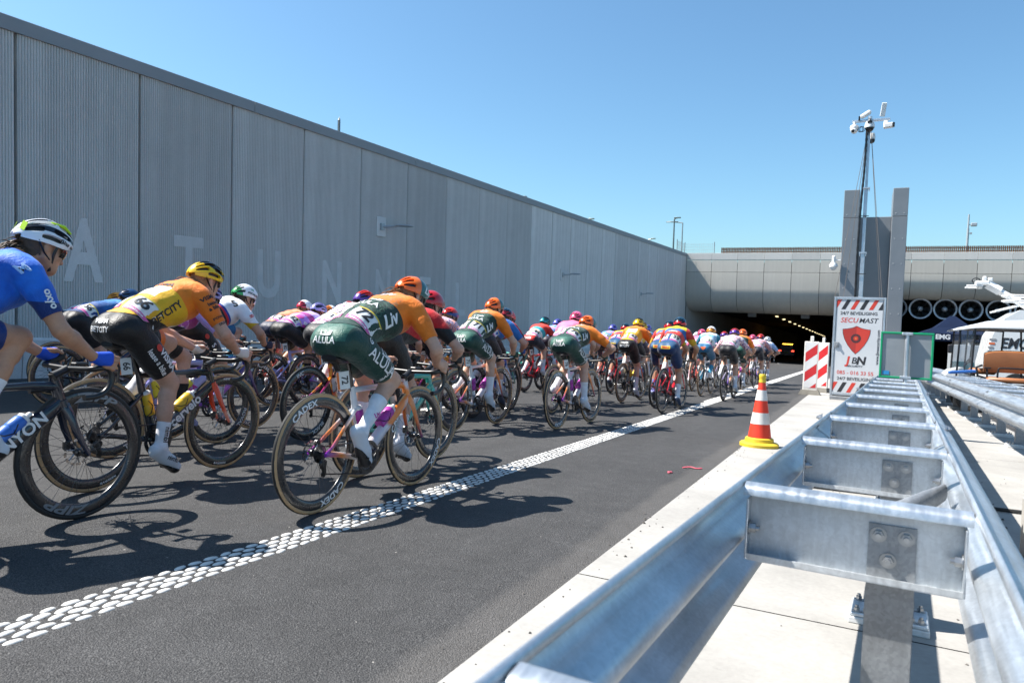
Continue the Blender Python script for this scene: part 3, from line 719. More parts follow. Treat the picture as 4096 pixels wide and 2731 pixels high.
def wrap(pose, vs, o, ex, ey, off=.008, reach=.25):
    """lay flat points on the clothed body: o origin, ex/ey the plane's axes"""
    bv = POSE[pose]['bvh']; o = Vector(o); ex = Vector(ex).normalized(); ey = Vector(ey); ey = (ey - ex * ey.dot(ex)).normalized(); n = ex.cross(ey)
    out = []
    for v in vs:
        q = o + ex * v[0] + ey * v[1]; hit = bv.ray_cast(q + n * reach, -n, reach * 2)
        if hit[0] is None:
            hit = bv.find_nearest(q); 
        out.append(hit[0] + (hit[1] * .55 + n * .45).normalized() * off)
    return out
def decal_text(pose, s, o, ex, ey, size, off=.0085, **k):
    vs, fs = text_geo(s, size, cell=.022, **k); return MB().add(wrap(pose, vs, o, ex, ey, off), fs)
def decal_patch(pose, w, h, o, ex, ey, off=.008, nx=8, ny=6, x0=None):
    vs = [((i / nx - .5) * w, (j / ny - .5) * h) for j in range(ny + 1) for i in range(nx + 1)]
    fs = [(j * (nx + 1) + i, j * (nx + 1) + i + 1, (j + 1) * (nx + 1) + i + 1, (j + 1) * (nx + 1) + i) for j in range(ny) for i in range(nx)]
    return MB().add(wrap(pose, vs, o, ex, ey, off), fs)
# ================================================================== BICYCLES
M_BLACK = plain('black_plastic', (.015, .015, .016), .35, var=.1); M_CARB = plain('carbon', (.02, .02, .022), .28, 0, .6, .5, .1, 30); M_RUB = plain('rubber', (.022, .022, .022), .7, var=.15, vscale=30)
M_TAN = plain('tan_sidewall', (.52, .33, .17), .7, var=.08, vscale=20); M_STEEL = plain('bright_steel', (.55, .55, .56), .22, 1.0, var=.05); M_DKST = plain('dark_steel', (.10, .10, .105), .3, .9, var=.2, vscale=80)
M_DECW = plain('decal_white', (.72, .72, .72), .45, var=0); M_DECG = plain('decal_grey', (.22, .235, .25), .4, var=0); M_PLATE = plain('plate_white', (.75, .74, .72), .4, var=.03); M_PLATO = plain('plate_orange', (.75, .16, .02), .4, var=.03); M_INK = plain('ink', (.02, .02, .022), .5, var=0)
RW = .340
BM = {}
def wheel_parts():
    d = {}
    mb = MB(); R = .3255; r = .0142; n = 12; pts = []
    for k in range(n):
        a = 2 * pi * k / n + pi / n; pts.append((R + r * cos(a), r * sin(a)))
    N = 48; 
    for k in range(n):
        a0, a1 = pts[k], pts[(k + 1) % n]; mid = 2 * pi * (k + 1) / n
        mi = 0 if cos(mid) > .75 else 1
        vs = []
        for (rr_, x) in (a0, a1): vs += [(x, rr_ * cos(2 * pi * i / N), rr_ * sin(2 * pi * i / N)) for i in range(N)]
        mb.add(vs, [(i, (i + 1) % N, N + (i + 1) % N, N + i) for i in range(N)], mi)
    d['tyre'] = mb.build('tyre', True, 0)
    bm = bmesh.new(); bm.from_mesh(d['tyre']); bmesh.ops.remove_doubles(bm, verts=bm.verts[:], dist=1e-5); bmesh.ops.recalc_face_normals(bm, faces=bm.faces[:]); bm.to_mesh(d['tyre']); bm.free()
    mb = MB(); mb.lathe([(.3165, -.0115), (.312, -.0135), (.295, -.0148), (.276, -.0125), (.2635, -.0065), (.2605, 0), (.2635, .0065), (.276, .0125), (.295, .0148), (.312, .0135), (.3165, .0115)], 56, 'X'); d['rim'] = mb.build('rim', True, 0)
    mb = MB()
    for k in range(24):
        a = 2 * pi * k / 24; s = 1 if k % 2 else -1; b = a + (.35 if (k // 2) % 2 else -.35)
        mb.tube([(s * .028, .022 * cos(b), .022 * sin(b)), (s * .002, .263 * cos(a), .263 * sin(a))], .00115, 4, caps=False)
    d['spokes'] = mb.build('spokes')
    mb = MB(); mb.lathe([(.006, -.055), (.012, -.05), (.012, -.036), (.022, -.034), (.022, -.024), (.011, -.018), (.011, .018), (.02, .024), (.02, .034), (.012, .036), (.012, .05), (.006, .055)], 14, 'X'); d['hub'] = mb.build('hub', True, 30)
    mb = MB(); n = 48
    for x in (-.0405, -.0387):
        vs = []
        for rr_, ph in ((.0575, 0), (.070, 0)):
            for i in range(n): q = rr_ + (.0015 * (1 if (i // 2) % 2 else -1) if rr_ > .06 else 0); vs.append((x, q * cos(2 * pi * i / n), q * sin(2 * pi * i / n)))
        mb.add(vs, [(i, (i + 1) % n, n + (i + 1) % n, n + i) for i in range(n) if i % 4 != 3])
    for k in range(6): a = 2 * pi * k / 6; mb.tube([(-.0396, .014 * cos(a), .014 * sin(a)), (-.0396, .058 * cos(a + .3), .058 * sin(a + .3))], .004, 4)
    d['brake_disc'] = mb.build('brake_disc')
    mb = MB()
    for k in range(9): rr_ = .052 - .0038 * k; mb.lathe([(rr_ - .012, .020 + .0036 * k), (rr_, .020 + .0036 * k), (rr_, .0222 + .0036 * k), (rr_ - .012, .0222 + .0036 * k)], 22, 'X')
    d['cassette'] = mb.build('cassette')
    return d
WP = wheel_parts()
def frame_mesh(aero=True):
    mb = MB(); sx = .55 if aero else .9
    mb.tube([(0, .868, .585), (0, .858, .62), (0, .828, .70), (0, .818, .738)], [.030, .029, .026, .023], 10, up=(0, 1, .3), sx=.75)
    mb.tube([(0, .862, .615), (0, .80, .565), (0, .6, .415), (0, .43, .283)], [.036, .042, .042, .042], 10, up=(0, -.6, .8), sx=[.6, .66, .7, .8])
    mb.tube([(0, .835, .69), (0, .7, .698), (0, .45, .69), (0, .288, .682)], [.027, .020, .017, .018], 10, up=(0, 0, 1), sx=[.75, .85, 1.0, .9])
    mb.tube([(0, .415, .275), (0, .36, .46), (0, .305, .62), (0, .282, .705)], [.036, .031, .026, .021], 10, up=(0, 1, .3), sx=[.7, .6, .6, .65])
    mb.tube([(-.032, .415, .27), (.032, .415, .27)], .024, 12)
    for s in (-1, 1):
        mb.tube([(s * .004, .325, .575), (s * .030, .24, .515), (s * .058, .06, .372), (s * .062, .0, .338)], [.012, .0105, .0085, .009], 8, up=(1, 0, 0), sx=1.2)
        mb.tube([(s * .022, .40, .272), (s * .034, .30, .286), (s * .057, .10, .325), (s * .062, .0, .338)], [.014, .013, .010, .010], 8, up=(1, 0, 0), sx=1.3)
    return mb.build('frame', True, 50)
def fork_mesh():
    mb = MB(); mb.tube([(0, .858, .62), (0, .872, .585)], [.029, .032], 10, up=(0, 1, 0))
    for s in (-1, 1): mb.tube([(s * .012, .872, .60), (s * .034, .885, .555), (s * .046, .915, .47), (s * .054, .962, .375), (s * .055, .985, .336)], [.026, .023, .019, .014, .011], 8, up=(0, 1, .35), sx=[.6, .45, .4, .45, .6])
    return mb.build('fork', True, 50)
BM['frame'] = frame_mesh(); BM['fork'] = fork_mesh()
mb = MB(); mb.tube([(0, .29, .66), (0, .232, .865)], [.018, .017], 10, up=(0, 1, 0), sx=.6); mb.box((0, .222, .868), (.03, .05, .02), ch=.006); BM['seat_post'] = mb.build('seat_post', True, 40)
mb = MB(); secs = []; prs = ((.062, .056, .897, .014), (.08, .072, .896, .02), (.14, .070, .888, .022), (.20, .048, .886, .02), (.26, .026, .886, .018), (.33, .020, .885, .016), (.362, .012, .879, .010)); n = 12; vs = []
for y, w, z, t in prs:
    for k in range(n): a = 2 * pi * k / n; vs.append((w * cos(a), y, z - t + (t * sin(a) * (1.0 if sin(a) > 0 else 1.3)) + .004 * abs(cos(a)) * -1))
m_ = len(prs); mb.add(vs, [(i * n + k, i * n + (k + 1) % n, (i + 1) * n + (k + 1) % n, (i + 1) * n + k) for i in range(m_ - 1) for k in range(n)] + [tuple(range(n)), tuple((m_ - 1) * n + k for k in range(n))])
for s in (-1, 1): mb.tube([(s * .02, .12, .862), (s * .022, .2, .855), (s * .022, .28, .858), (s * .01, .33, .868)], .0035, 6)
BM['saddle'] = mb.build('saddle', True, 45)
mb = MB(); mb.tube([(0, .824, .72), (0, .812, .755)], .02, 10); mb.tube([(0, .812, .742), (0, .85, .760), (0, .885, .776)], [.021, .018, .021], 10, up=(0, 0, 1), sx=1.2); BM['stem'] = mb.build('stem', True, 40)
mb = MB(); hp_ = [(0, .885, .818), (.06, .886, .82), (.15, .884, .824), (.188, .89, .826), (.2, .915, .832), (.203, .948, .835), (.204, .975, .815), (.205, .982, .775), (.207, .968, .735), (.209, .935, .704), (.21, .895, .692), (.211, .835, .69)]
def smooth_path(p, it=2):
    p = [Vector(q) for q in p]
    for _ in range(it):
        o = [p[0]]
        for a, b in zip(p[:-1], p[1:]): o += [a.lerp(b, .25), a.lerp(b, .75)]
        p = o + [p[-1]]
    return p
for s in (-1, 1):
    q = smooth_path([(x * s, y, z - .040) for x, y, z in hp_], 1); mb.tube(q, [.0125 if abs(v.x) < .17 else .0155 for v in q], 8, sx=1.0)
BM['handlebar'] = mb.build('handlebar', True, 50)
for s, nm in ((-1, 'L'), (1, 'R')):
    mb = MB(); mb.tube([(s * .202, .925, .798), (s * .203, .955, .808), (s * .203, .985, .822), (s * .203, .997, .845), (s * .203, .998, .862)], [.016, .018, .019, .016, .010], 8, up=(1, 0, 0)); BM['brake_hood' + nm] = mb.build('brake_hood', True, 50)
    mb = MB(); mb.tube([(s * .204, 1.0, .832), (s * .208, 1.018, .79), (s * .21, 1.012, .745), (s * .212, .998, .715)], [.007, .0085, .0075, .005], 6, up=(1, 0, 0), sx=.6); BM['brake_lever' + nm] = mb.build('brake_lever', True, 50)
# crankset about the bottom bracket, right arm along +y
mb = MB(); n = 50; R = .101
for x in (.040, .044):
    vs = [];
    for i in range(2 * n): rr_ = R + (.003 if i % 2 else -.002); vs.append((x, rr_ * cos(pi * i / n), rr_ * sin(pi * i / n)))
    for i in range(2 * n): vs.append((x, .078 * cos(pi * i / n), .078 * sin(pi * i / n)))
    mb.add(vs, [(i, (i + 1) % (2 * n), 2 * n + (i + 1) % (2 * n), 2 * n + i) for i in range(2 * n)])
for k in range(4): a = 2 * pi * k / 4 + .7; mb.tube([(.044, 0, 0), (.042, .085 * cos(a), .085 * sin(a))], [.017, .010], 6, up=(1, 0, 0), sx=1.0)
mb.lathe([(.062, .034), (.064, .036), (.05, .038)], 30, 'X'); BM['chainring'] = mb.build('chainring')
mb = MB(); mb.tube([(.052, -.012, 0), (.056, .03, 0), (.060, .165, 0), (.060, .18, 0)], [.017, .016, .012, .010], 8, up=(1, 0, 0), sx=1.0); BM['crank_armR'] = mb.build('crank_arm', True, 45)
mb = MB(); mb.tube([(-.052, .012, 0), (-.056, -.03, 0), (-.060, -.165, 0), (-.060, -.18, 0)], [.017, .016, .012, .010], 8, up=(1, 0, 0)); BM['crank_armL'] = mb.build('crank_arm', True, 45)
mb = MB(); mb.box((.0, 0, 0), (.07, .06, .014), ch=.005); mb.tube([(-.05, 0, 0), (.05, 0, 0)], .007, 8); mb.box((0, -.02, .004), (.05, .03, .016), ch=.004); BM['pedal'] = mb.build('pedal')
mb = MB(); r1, r2 = .101, .040
for s in (1, -1): mb.tube([(.042, .415, .27 + s * r1), (.030 if s > 0 else .034, .0 if s > 0 else .02, .34 + s * r2 if s > 0 else .225)], .0042, 4, up=(1, 0, 0), sx=1.0)
BM['chain'] = mb.build('chain')
mb = MB(); mb.tube([(.04, -.01, .315), (.052, .0, .27), (.045, .02, .225)], [.012, .016, .010], 8); mb.lathe([(.0, -.004), (.018, -.004), (.018, .004), (0, .004)], 12, 'X', (.036, .02, .225)); mb.lathe([(.0, -.004), (.016, -.004), (.016, .004), (0, .004)], 12, 'X', (.036, .005, .272)); mb.box((.046, .0, .29), (.02, .06, .035), ch=.008); BM['derailleur'] = mb.build('derailleur', True, 40)
mb = MB(); mb.lathe([(0, 0), (.034, .0), (.036, .01), (.036, .06), (.033, .068), (.036, .076), (.036, .125), (.03, .14)], 14); BM['bottle'] = mb.build('bottle', True, 40)
mb = MB(); mb.lathe([(.032, .138), (.033, .15), (.026, .158), (.012, .162), (.012, .18), (.009, .186), (0, .186)], 14); BM['bottle_cap'] = mb.build('bottle_cap', True, 40)
mb = MB()
for s in (-1, 1): mb.tube([(s * .02, -.036, .0), (s * .037, -.01, .02), (s * .036, .012, .06), (s * .034, -.012, .10)], .003, 5)
mb.tube([(-.02, -.036, 0), (0, -.03, -.004), (.02, -.036, 0)], .003, 5); BM['bottle_cage'] = mb.build('bottle_cage')
mb = MB(); mb.box((0, 0, 0), (.003, .078, .104), ch=.001); BM['number_plate'] = mb.build('number_plate')
mb = MB(); mb.box((0, 0, 0), (.036, .03, .075), ch=.008); BM['tracker_box'] = mb.build('tracker_box'); mb = MB(); mb.box((0, 0, 0), (.045, .07, .016), ch=.005); BM['bike_computer'] = mb.build('bike_computer')
for s, nm, y, z in ((1, 'F', .965, .40), (1, 'B', .03, .40)):
    mb = MB(); mb.box((-.052, y - (.03 if nm == 'F' else -.03), z - .02), (.03, .035, .05), ch=.008); BM['caliper' + nm] = mb.build('brake_caliper')
_rt = {}
def rim_text(s, size, r, a0, bold=.02, side=1, width=1.0, shear=0.0):
    key = (s, size, r, a0, bold, side, width)
    if key in _rt: return _rt[key]
    vs, fs = text_geo(s, size, bold=bold, cell=.016, width=width, shear=shear); out = []
    for v in vs:
        a = a0 - v.x / r; q = r + v.y
        x = .0146 + .0012 if abs(q - .29) < .014 else .0135 + .0016
        out.append((side * x, q * cos(a) * side if False else q * cos(a), q * sin(a)))
    _rt[key] = MB().add(out, fs).build('rim_lettering'); return _rt[key]

def bicycle(name, M, J, st, label, group, number=None):
    """st: dict of style: frame, fork (materials), wall (tyre sidewall), rimtext, downtext, bar, bottle colours"""
    b = empty('bicycle', M); tag(b, label, 'bicycle', group)
    fm = st['frame']; fr = obj('frame', BM['frame'], b, fm); fk = obj('fork', BM['fork'], b, st.get('fork', fm))
    if st.get('downtext'):
        tx, sz, mt = st['downtext']; d = Vector((0, .43 - .862, .283 - .615)).normalized() * -1; upv = Vector((0, -d.z, d.y))
        vs, fs = text_geo(tx, sz, bold=.03, width=1.0); mid = Vector((0, .63, .443))
        mbt = MB().add([mid + Vector((.0285 + .002, 0, 0)) + d * v.x + upv * v.y for v in vs], fs); obj('frame_lettering', mbt.build('frame_lettering'), fr, mt)
    obj('seat_post', BM['seat_post'], b, st.get('post', M_CARB)); obj('saddle', BM['saddle'], b, M_BLACK); obj('stem', BM['stem'], b, M_BLACK)
    obj('handlebar', BM['handlebar'], b, st.get('bar', M_BLACK))
    for s in 'LR': obj('brake_hood', BM['brake_hood' + s], b, M_RUB); obj('brake_lever', BM['brake_lever' + s], b, M_BLACK)
    for nm, y in (('rear', 0), ('front', .985)):
        spin = random.uniform(0, 6.28)
        w = obj('wheel', WP['rim'], b, st.get('rim', M_CARB), Matrix.Translation((0, y, RW)) @ Matrix.Rotation(spin, 4, 'X')); tag(w, {'rear': 'rear wheel', 'front': 'front wheel'}[nm])
        obj('tyre', WP['tyre'], w, [M_RUB, st.get('wall', M_TAN)]); obj('spokes', WP['spokes'], w, M_DKST); obj('hub', WP['hub'], w, M_DKST); obj('brake_disc', WP['brake_disc'], w, M_STEEL)
        for tx in st.get('rimtext', ()):
            for sd in (1,):
                obj('rim_lettering', rim_text(*tx[:4], side=sd, **(tx[5] if len(tx) > 5 else {})), w, tx[4])
        if nm == 'rear': obj('cassette', WP['cassette'], b, M_DKST, Matrix.Translation((0, 0, RW)))
        obj('brake_caliper', BM['caliperB' if nm == 'rear' else 'caliperF'], b, M_BLACK)
    bbm = Matrix.Translation((0, BB[0], BB[1])) @ Matrix.Rotation(J['crankR'], 4, 'X')
    obj('chainring', BM['chainring'], b, M_DKST, bbm); obj('crank_arm', BM['crank_armR'], b, M_BLACK, bbm); obj('crank_arm', BM['crank_armL'], b, M_BLACK, bbm)
    for s in 'LR': obj('pedal', BM['pedal'], b, M_BLACK, Matrix.Translation(J['ped' + s] + np.array((0, 0, -.006))) @ Matrix.Rotation(-J['phi' + s], 4, 'X'))
    obj('chain', BM['chain'], b, M_DKST); obj('derailleur', BM['derailleur'], b, M_BLACK)
    bc = st.get('bottle', (M_DECW, M_BLACK))
    for y, z, a in ((.615, .49, -.93), (.36, .49, .28)):
        m = Matrix.Translation((0, y, z)) @ Matrix.Rotation(a, 4, 'X') @ Matrix.Translation((0, 0, -.06))
        bt = obj('bottle', BM['bottle'], b, bc[0], m); obj('bottle_cap', BM['bottle_cap'], bt, bc[1]); obj('bottle_cage', BM['bottle_cage'], b, M_BLACK, m)
    obj('tracker_box', BM['tracker_box'], b, M_BLACK, Matrix.Translation((0, .128, .83)) @ Matrix.Rotation(.7, 4, 'X')); obj('bike_computer', BM['bike_computer'], b, M_BLACK, Matrix.Translation((0, .95, .80)))
    if number:
        pl = obj('number_plate', BM['number_plate'], b, M_PLATE, Matrix.Translation((.018, .175, .745)) @ Matrix.Rotation(-.5, 4, 'Z') @ Matrix.Rotation(.15, 4, 'X'))
        mb = MB(); text_on_plane(mb, number, (.0025, .008, 0), (0, 0, -1), (0, 1, 0), .055, bold=.03, width=.9); obj('plate_digits', mb.build('plate_digits'), pl, M_INK)
        mb = MB(); mb.box((.0018, -.031, 0), (.001, .014, .10)); obj('plate_stripe', mb.build('plate_stripe'), pl, M_PLATO)
    return b
# ================================================================== HEAD GEAR (head frame: x right, y ahead, z up)
def helmet_mesh(kind):
    nph, nth = 44, 34; rx, ry, rz = (.098, .135, .106); vs = []; P0_, P1_ = -radians(104), radians(104)
    grid = {}
    for i in range(nth + 1):
        th = radians(4) + (pi - radians(8)) * i / nth
        for j in range(nph + 1):
            ph = P0_ + (P1_ - P0_) * j / nph
            f = 1.0
            x, y, z = rx * sin(th) * sin(ph), ry * cos(th), rz * sin(th) * cos(ph)
            if y < -.02: z -= (-.02 - y) * .18; x *= 1 - max(0, (-y - .05)) * 1.2        # tail droops and narrows
            if y > .06: z += (y - .06) * .10
            if kind == 'vent':
                k = 1 + .05 * max(0, cos(ph * 9)) * (1 if abs(ph) < 1.5 else 0) * sin(th); x *= k; z *= k
            grid[i, j] = Vector((x, y - .005, z + .018))
    bm = bmesh.new(); bv = {k: bm.verts.new(v) for k, v in grid.items()}
    def vent(th, ph):
        d = abs(math.degrees(ph)); t = math.degrees(th)
        if kind == 'vent':
            if t < 28 or t > 158: return False
            for c, w, ranges in ((0, 5.5, ((32, 74), (92, 132))), (20, 5.5, ((36, 84), (98, 142))), (41, 5.8, ((34, 78), (92, 148))), (63, 6.0, ((50, 92), (108, 148))), (84, 5, ((70, 112),))):
                if abs(d - c) < w and any(a < t < b for a, b in ranges): return True
        else:
            for c, w, ranges in ((0, 5.5, ((30, 50), (128, 156))), (22, 6, ((30, 46), (124, 158))), (46, 7, ((34, 50), (118, 156))), (72, 7, ((116, 150),))):
                if abs(d - c) < w and any(a < t < b for a, b in ranges): return True
        return False
    for i in range(nth):
        for j in range(nph):
            th = radians(4) + (pi - radians(8)) * (i + .5) / nth; ph = P0_ + (P1_ - P0_) * (j + .5) / nph
            if vent(th, ph): continue
            if abs(math.degrees(ph)) > 84 and (th < radians(46) or th > radians(150)): continue       # open over brow and nape
            bm.faces.new((bv[i, j], bv[i, j + 1], bv[i + 1, j + 1], bv[i + 1, j]))
    bmesh.ops.delete(bm, geom=[v for v in bm.verts if not v.link_faces], context='VERTS'); bmesh.ops.recalc_face_normals(bm, faces=bm.faces[:])
    for _ in range(3): bmesh.ops.smooth_vert(bm, verts=[v for v in bm.verts if v.is_boundary], factor=.5, use_axis_x=True, use_axis_y=True, use_axis_z=True)
    c = sum((f.normal.dot(f.calc_center_median()) for f in bm.faces))
    if c < 0: bmesh.ops.reverse_faces(bm, faces=bm.faces[:])
    bmesh.ops.solidify(bm, geom=bm.faces[:], thickness=.017)
    bmesh.ops.recalc_face_normals(bm, faces=bm.faces[:])
    me = bpy.data.meshes.new('helmet_' + kind); bm.to_mesh(me); bm.free(); me.materials.append(None)
    me.polygons.foreach_set('use_smooth', [True] * len(me.polygons)); me.set_sharp_from_angle(angle=radians(48)); return me
HM = {k: helmet_mesh(k) for k in ('vent', 'aero')}
mb = MB(); nu, nv = 24, 14; vs = []
for i in range(nv + 1):
    th = pi * i / nv
    for k in range(nu): a = 2 * pi * k / nu; vs.append((.082 * sin(th) * cos(a), .118 * sin(th) * sin(a) - .003, max(.091 * cos(th), -.004) + .018))
mb.add(vs, [(i * nu + k, i * nu + (k + 1) % nu, (i + 1) * nu + (k + 1) % nu, (i + 1) * nu + k) for i in range(nv // 2 + 1) for k in range(nu)]); HM['liner'] = mb.build('helmet_liner', True, 0)
mb = MB()
for s in (-1, 1):
    mb.tube([(s * .086, .03, .005), (s * .078, .028, -.04), (s * .05, .045, -.115), (0, .05, -.132)], .0045, 5, sx=1.6); mb.tube([(s * .084, -.06, .0), (s * .078, -.012, -.05), (s * .07, .02, -.07)], .004, 5, sx=1.6)
HM['strap'] = mb.build('strap', True)
mb = MB(); n = 20; vs = []
for z, q in ((.012, 1.0), (-.010, 1.03), (-.032, .97), (-.040, .9)):
    for k in range(n + 1): a = radians(-68) + radians(136) * k / n; vs.append((.083 * q * sin(a), .028 + .083 * q * cos(a), z - .004 * abs(k - n / 2) / n))
mb.add(vs, [(r_ * (n + 1) + k, r_ * (n + 1) + k + 1, (r_ + 1) * (n + 1) + k + 1, (r_ + 1) * (n + 1) + k) for r_ in range(3) for k in range(n)]); HM['lens'] = mb.build('lens', True, 0)
mb = MB()
for s in (-1, 1): mb.tube([(s * .079, .056, .004), (s * .086, .02, .004), (s * .085, -.03, -.002)], .0045, 5, sx=.7)
mb.tube([(.083 * sin(radians(a)), .030 + .083 * cos(radians(a)), .014) for a in range(-68, 69, 8)], .004, 5); HM['glasses_frame'] = mb.build('glasses_frame', True)
def ponytail(seed, length=.15, bun=False):
    rd = random.Random(seed); mb = MB(); root = Vector((0, -.088, -.045))
    for k in range(170):
        a = rd.uniform(0, 6.28); q = rd.random() ** .5
        o = root + Vector((.026 * q * cos(a), rd.uniform(-.01, .02), .026 * q * sin(a)))
        L = length * rd.uniform(.55, 1.1); d = Vector((rd.gauss(0, .22), -1.0 + rd.gauss(0, .15), -.35 + rd.gauss(0, .3))).normalized(); pts = [o + Vector((0, .03, .01)), o]
        p = o.copy(); ph = rd.uniform(0, 6.28)
        for i in range(5):
            d = (d + Vector((.25 * sin(ph + i * 1.3), 0, -.26 + .22 * cos(ph + i * 1.1)))).normalized(); p = p + d * L / 5; pts.append(p.copy())
        mb.tube(pts, [.004, .005, .0045, .004, .0032, .0022, .0007], 4, caps=False)
    return mb.build('ponytail', True, 0)
HM['tail'] = [ponytail(k, .12 + .03 * k) for k in range(3)]
# ================================================================== KITS
def sep(nt):
    tc = nt.nodes.new('ShaderNodeTexCoord'); s = nt.nodes.new('ShaderNodeSeparateXYZ'); nt.links.new(tc.outputs['Object'], s.inputs[0]); return tc.outputs['Object'], s.outputs[0], s.outputs[1], s.outputs[2]
def finish_cloth(nt, b, c, v, rough=.62):
    n = noise(nt, v, 9, 4, .6); c = mixrgb(nt, 1.0, c, ramp(nt, n, [(.3, .86), (.7, 1.08)]), 'MULTIPLY')
    nt.links.new(c, b.inputs['Base Color']); b.inputs['Roughness'].default_value = rough; b.inputs['Specular IOR Level'].default_value = .35; b.inputs['Sheen Weight'].default_value = .15
    knit = nt.nodes.new('ShaderNodeTexVoronoi'); knit.inputs['Scale'].default_value = 330; nt.links.new(v, knit.inputs['Vector'])
    fold = noise(nt, v, 26, 3, .6, .6)
    bump(nt, b, math_n(nt, 'ADD', math_n(nt, 'MULTIPLY', knit.outputs['Distance'], .15), math_n(nt, 'MULTIPLY', fold, 2.6)), .55, .005)
def jersey_mat(name, stops, sleeve=None, cuff=None, pat=None, soft=False):
    m, nt, b = new_mat('jersey_' + name); v, x, y, z = sep(nt)
    s = math_n(nt, 'ADD', math_n(nt, 'MULTIPLY', math_n(nt, 'SUBTRACT', y, .115), .88), math_n(nt, 'MULTIPLY', math_n(nt, 'SUBTRACT', z, .975), .475))
    sw = math_n(nt, 'ADD', s, math_n(nt, 'MULTIPLY', math_n(nt, 'ABSOLUTE', x), .35)) if pat and pat.get('chevron') else s
    c = ramp(nt, math_n(nt, 'DIVIDE', sw, .6), [(p / .6, hexc(k)) for p, k in stops], 'LINEAR' if soft else 'CONSTANT')
    if pat:
        t = pat.get('type')
        if t == 'voronoi':
            vo = nt.nodes.new('ShaderNodeTexVoronoi'); vo.inputs['Scale'].default_value = pat.get('scale', 14); nt.links.new(v, vo.inputs['Vector'])
            cc = ramp(nt, vo.outputs['Color'], [(i / len(pat['cols']), hexc(k)) for i, k in enumerate(pat['cols'])], 'CONSTANT'); f = ramp(nt, s, [(0, 0), (pat.get('lo', 0), 1), (pat.get('hi', .62), 0)], 'CONSTANT') ; c = mixrgb(nt, f, c, cc)
        elif t == 'wave':
            wv = nt.nodes.new('ShaderNodeTexWave'); wv.inputs['Scale'].default_value = pat.get('scale', 9); wv.inputs['Distortion'].default_value = 14; wv.inputs['Detail'].default_value = 2; wv.inputs['Detail Scale'].default_value = 1.6; nt.links.new(v, wv.inputs['Vector'])
            cc = ramp(nt, wv.outputs[1], [(i / len(pat['cols']), hexc(k)) for i, k in enumerate(pat['cols'])], 'CONSTANT'); c = mixrgb(nt, pat.get('mix', .9), c, cc)
        elif t == 'cells':
            vo = nt.nodes.new('ShaderNodeTexVoronoi'); vo.feature = 'DISTANCE_TO_EDGE'; vo.inputs['Scale'].default_value = 34; nt.links.new(v, vo.inputs['Vector'])
            ln = math_n(nt, 'LESS_THAN', vo.outputs['Distance'], .06); zone = math_n(nt, 'MULTIPLY', math_n(nt, 'GREATER_THAN', s, pat['lo']), math_n(nt, 'LESS_THAN', math_n(nt, 'ABSOLUTE', x), .13)); c = mixrgb(nt, math_n(nt, 'MULTIPLY', math_n(nt, 'MULTIPLY', ln, zone), .5), c, hexc(pat['col']))
        elif t == 'cloud':
            n = noise(nt, v, pat.get('scale', 6), 3, .6, .5); c = mixrgb(nt, ramp(nt, n, [(.42, 0), (.62, 1)]), c, hexc(pat['col']))
        elif t == 'centre':
            zone = math_n(nt, 'MULTIPLY', math_n(nt, 'MULTIPLY', math_n(nt, 'GREATER_THAN', s, pat['lo']), math_n(nt, 'LESS_THAN', s, pat['hi'])), math_n(nt, 'LESS_THAN', math_n(nt, 'ABSOLUTE', x), pat.get('w', .09))); c = mixrgb(nt, zone, c, hexc(pat['col']))
            if pat.get('tone'):
                n = noise(nt, v, 7, 0, .5); c = mixrgb(nt, math_n(nt, 'MULTIPLY', math_n(nt, 'MULTIPLY', math_n(nt, 'GREATER_THAN', n, .5), math_n(nt, 'LESS_THAN', s, pat['lo'])), .35), c, hexc(pat['tone']))
    if sleeve:
        f = math_n(nt, 'MULTIPLY', math_n(nt, 'GREATER_THAN', math_n(nt, 'ABSOLUTE', x), .168), math_n(nt, 'GREATER_THAN', s, .26)); c = mixrgb(nt, f, c, hexc(sleeve))
    if cuff:
        f = math_n(nt, 'MULTIPLY', math_n(nt, 'GREATER_THAN', math_n(nt, 'ABSOLUTE', x), .19), math_n(nt, 'LESS_THAN', z, cuff[1])); c = mixrgb(nt, f, c, hexc(cuff[0]))
    finish_cloth(nt, b, c, v); return m
def shorts_mat(name, col, panel=None, cuff=None):
    m, nt, b = new_mat('shorts_' + name); v, x, y, z = sep(nt); c = hexc(col)
    n = noise(nt, v, 3, 2); c = mixrgb(nt, 1.0, c, ramp(nt, n, [(.3, .9), (.7, 1.1)]), 'MULTIPLY')
    if panel: c = mixrgb(nt, math_n(nt, 'MULTIPLY', math_n(nt, 'LESS_THAN', math_n(nt, 'ABSOLUTE', x), .125), math_n(nt, 'GREATER_THAN', z, .975)), c, hexc(panel))
    if cuff: c = mixrgb(nt, math_n(nt, 'MULTIPLY', math_n(nt, 'LESS_THAN', x, -.02), math_n(nt, 'GREATER_THAN', y, .455)), c, hexc(cuff))
    finish_cloth(nt, b, c, v, .48); return m
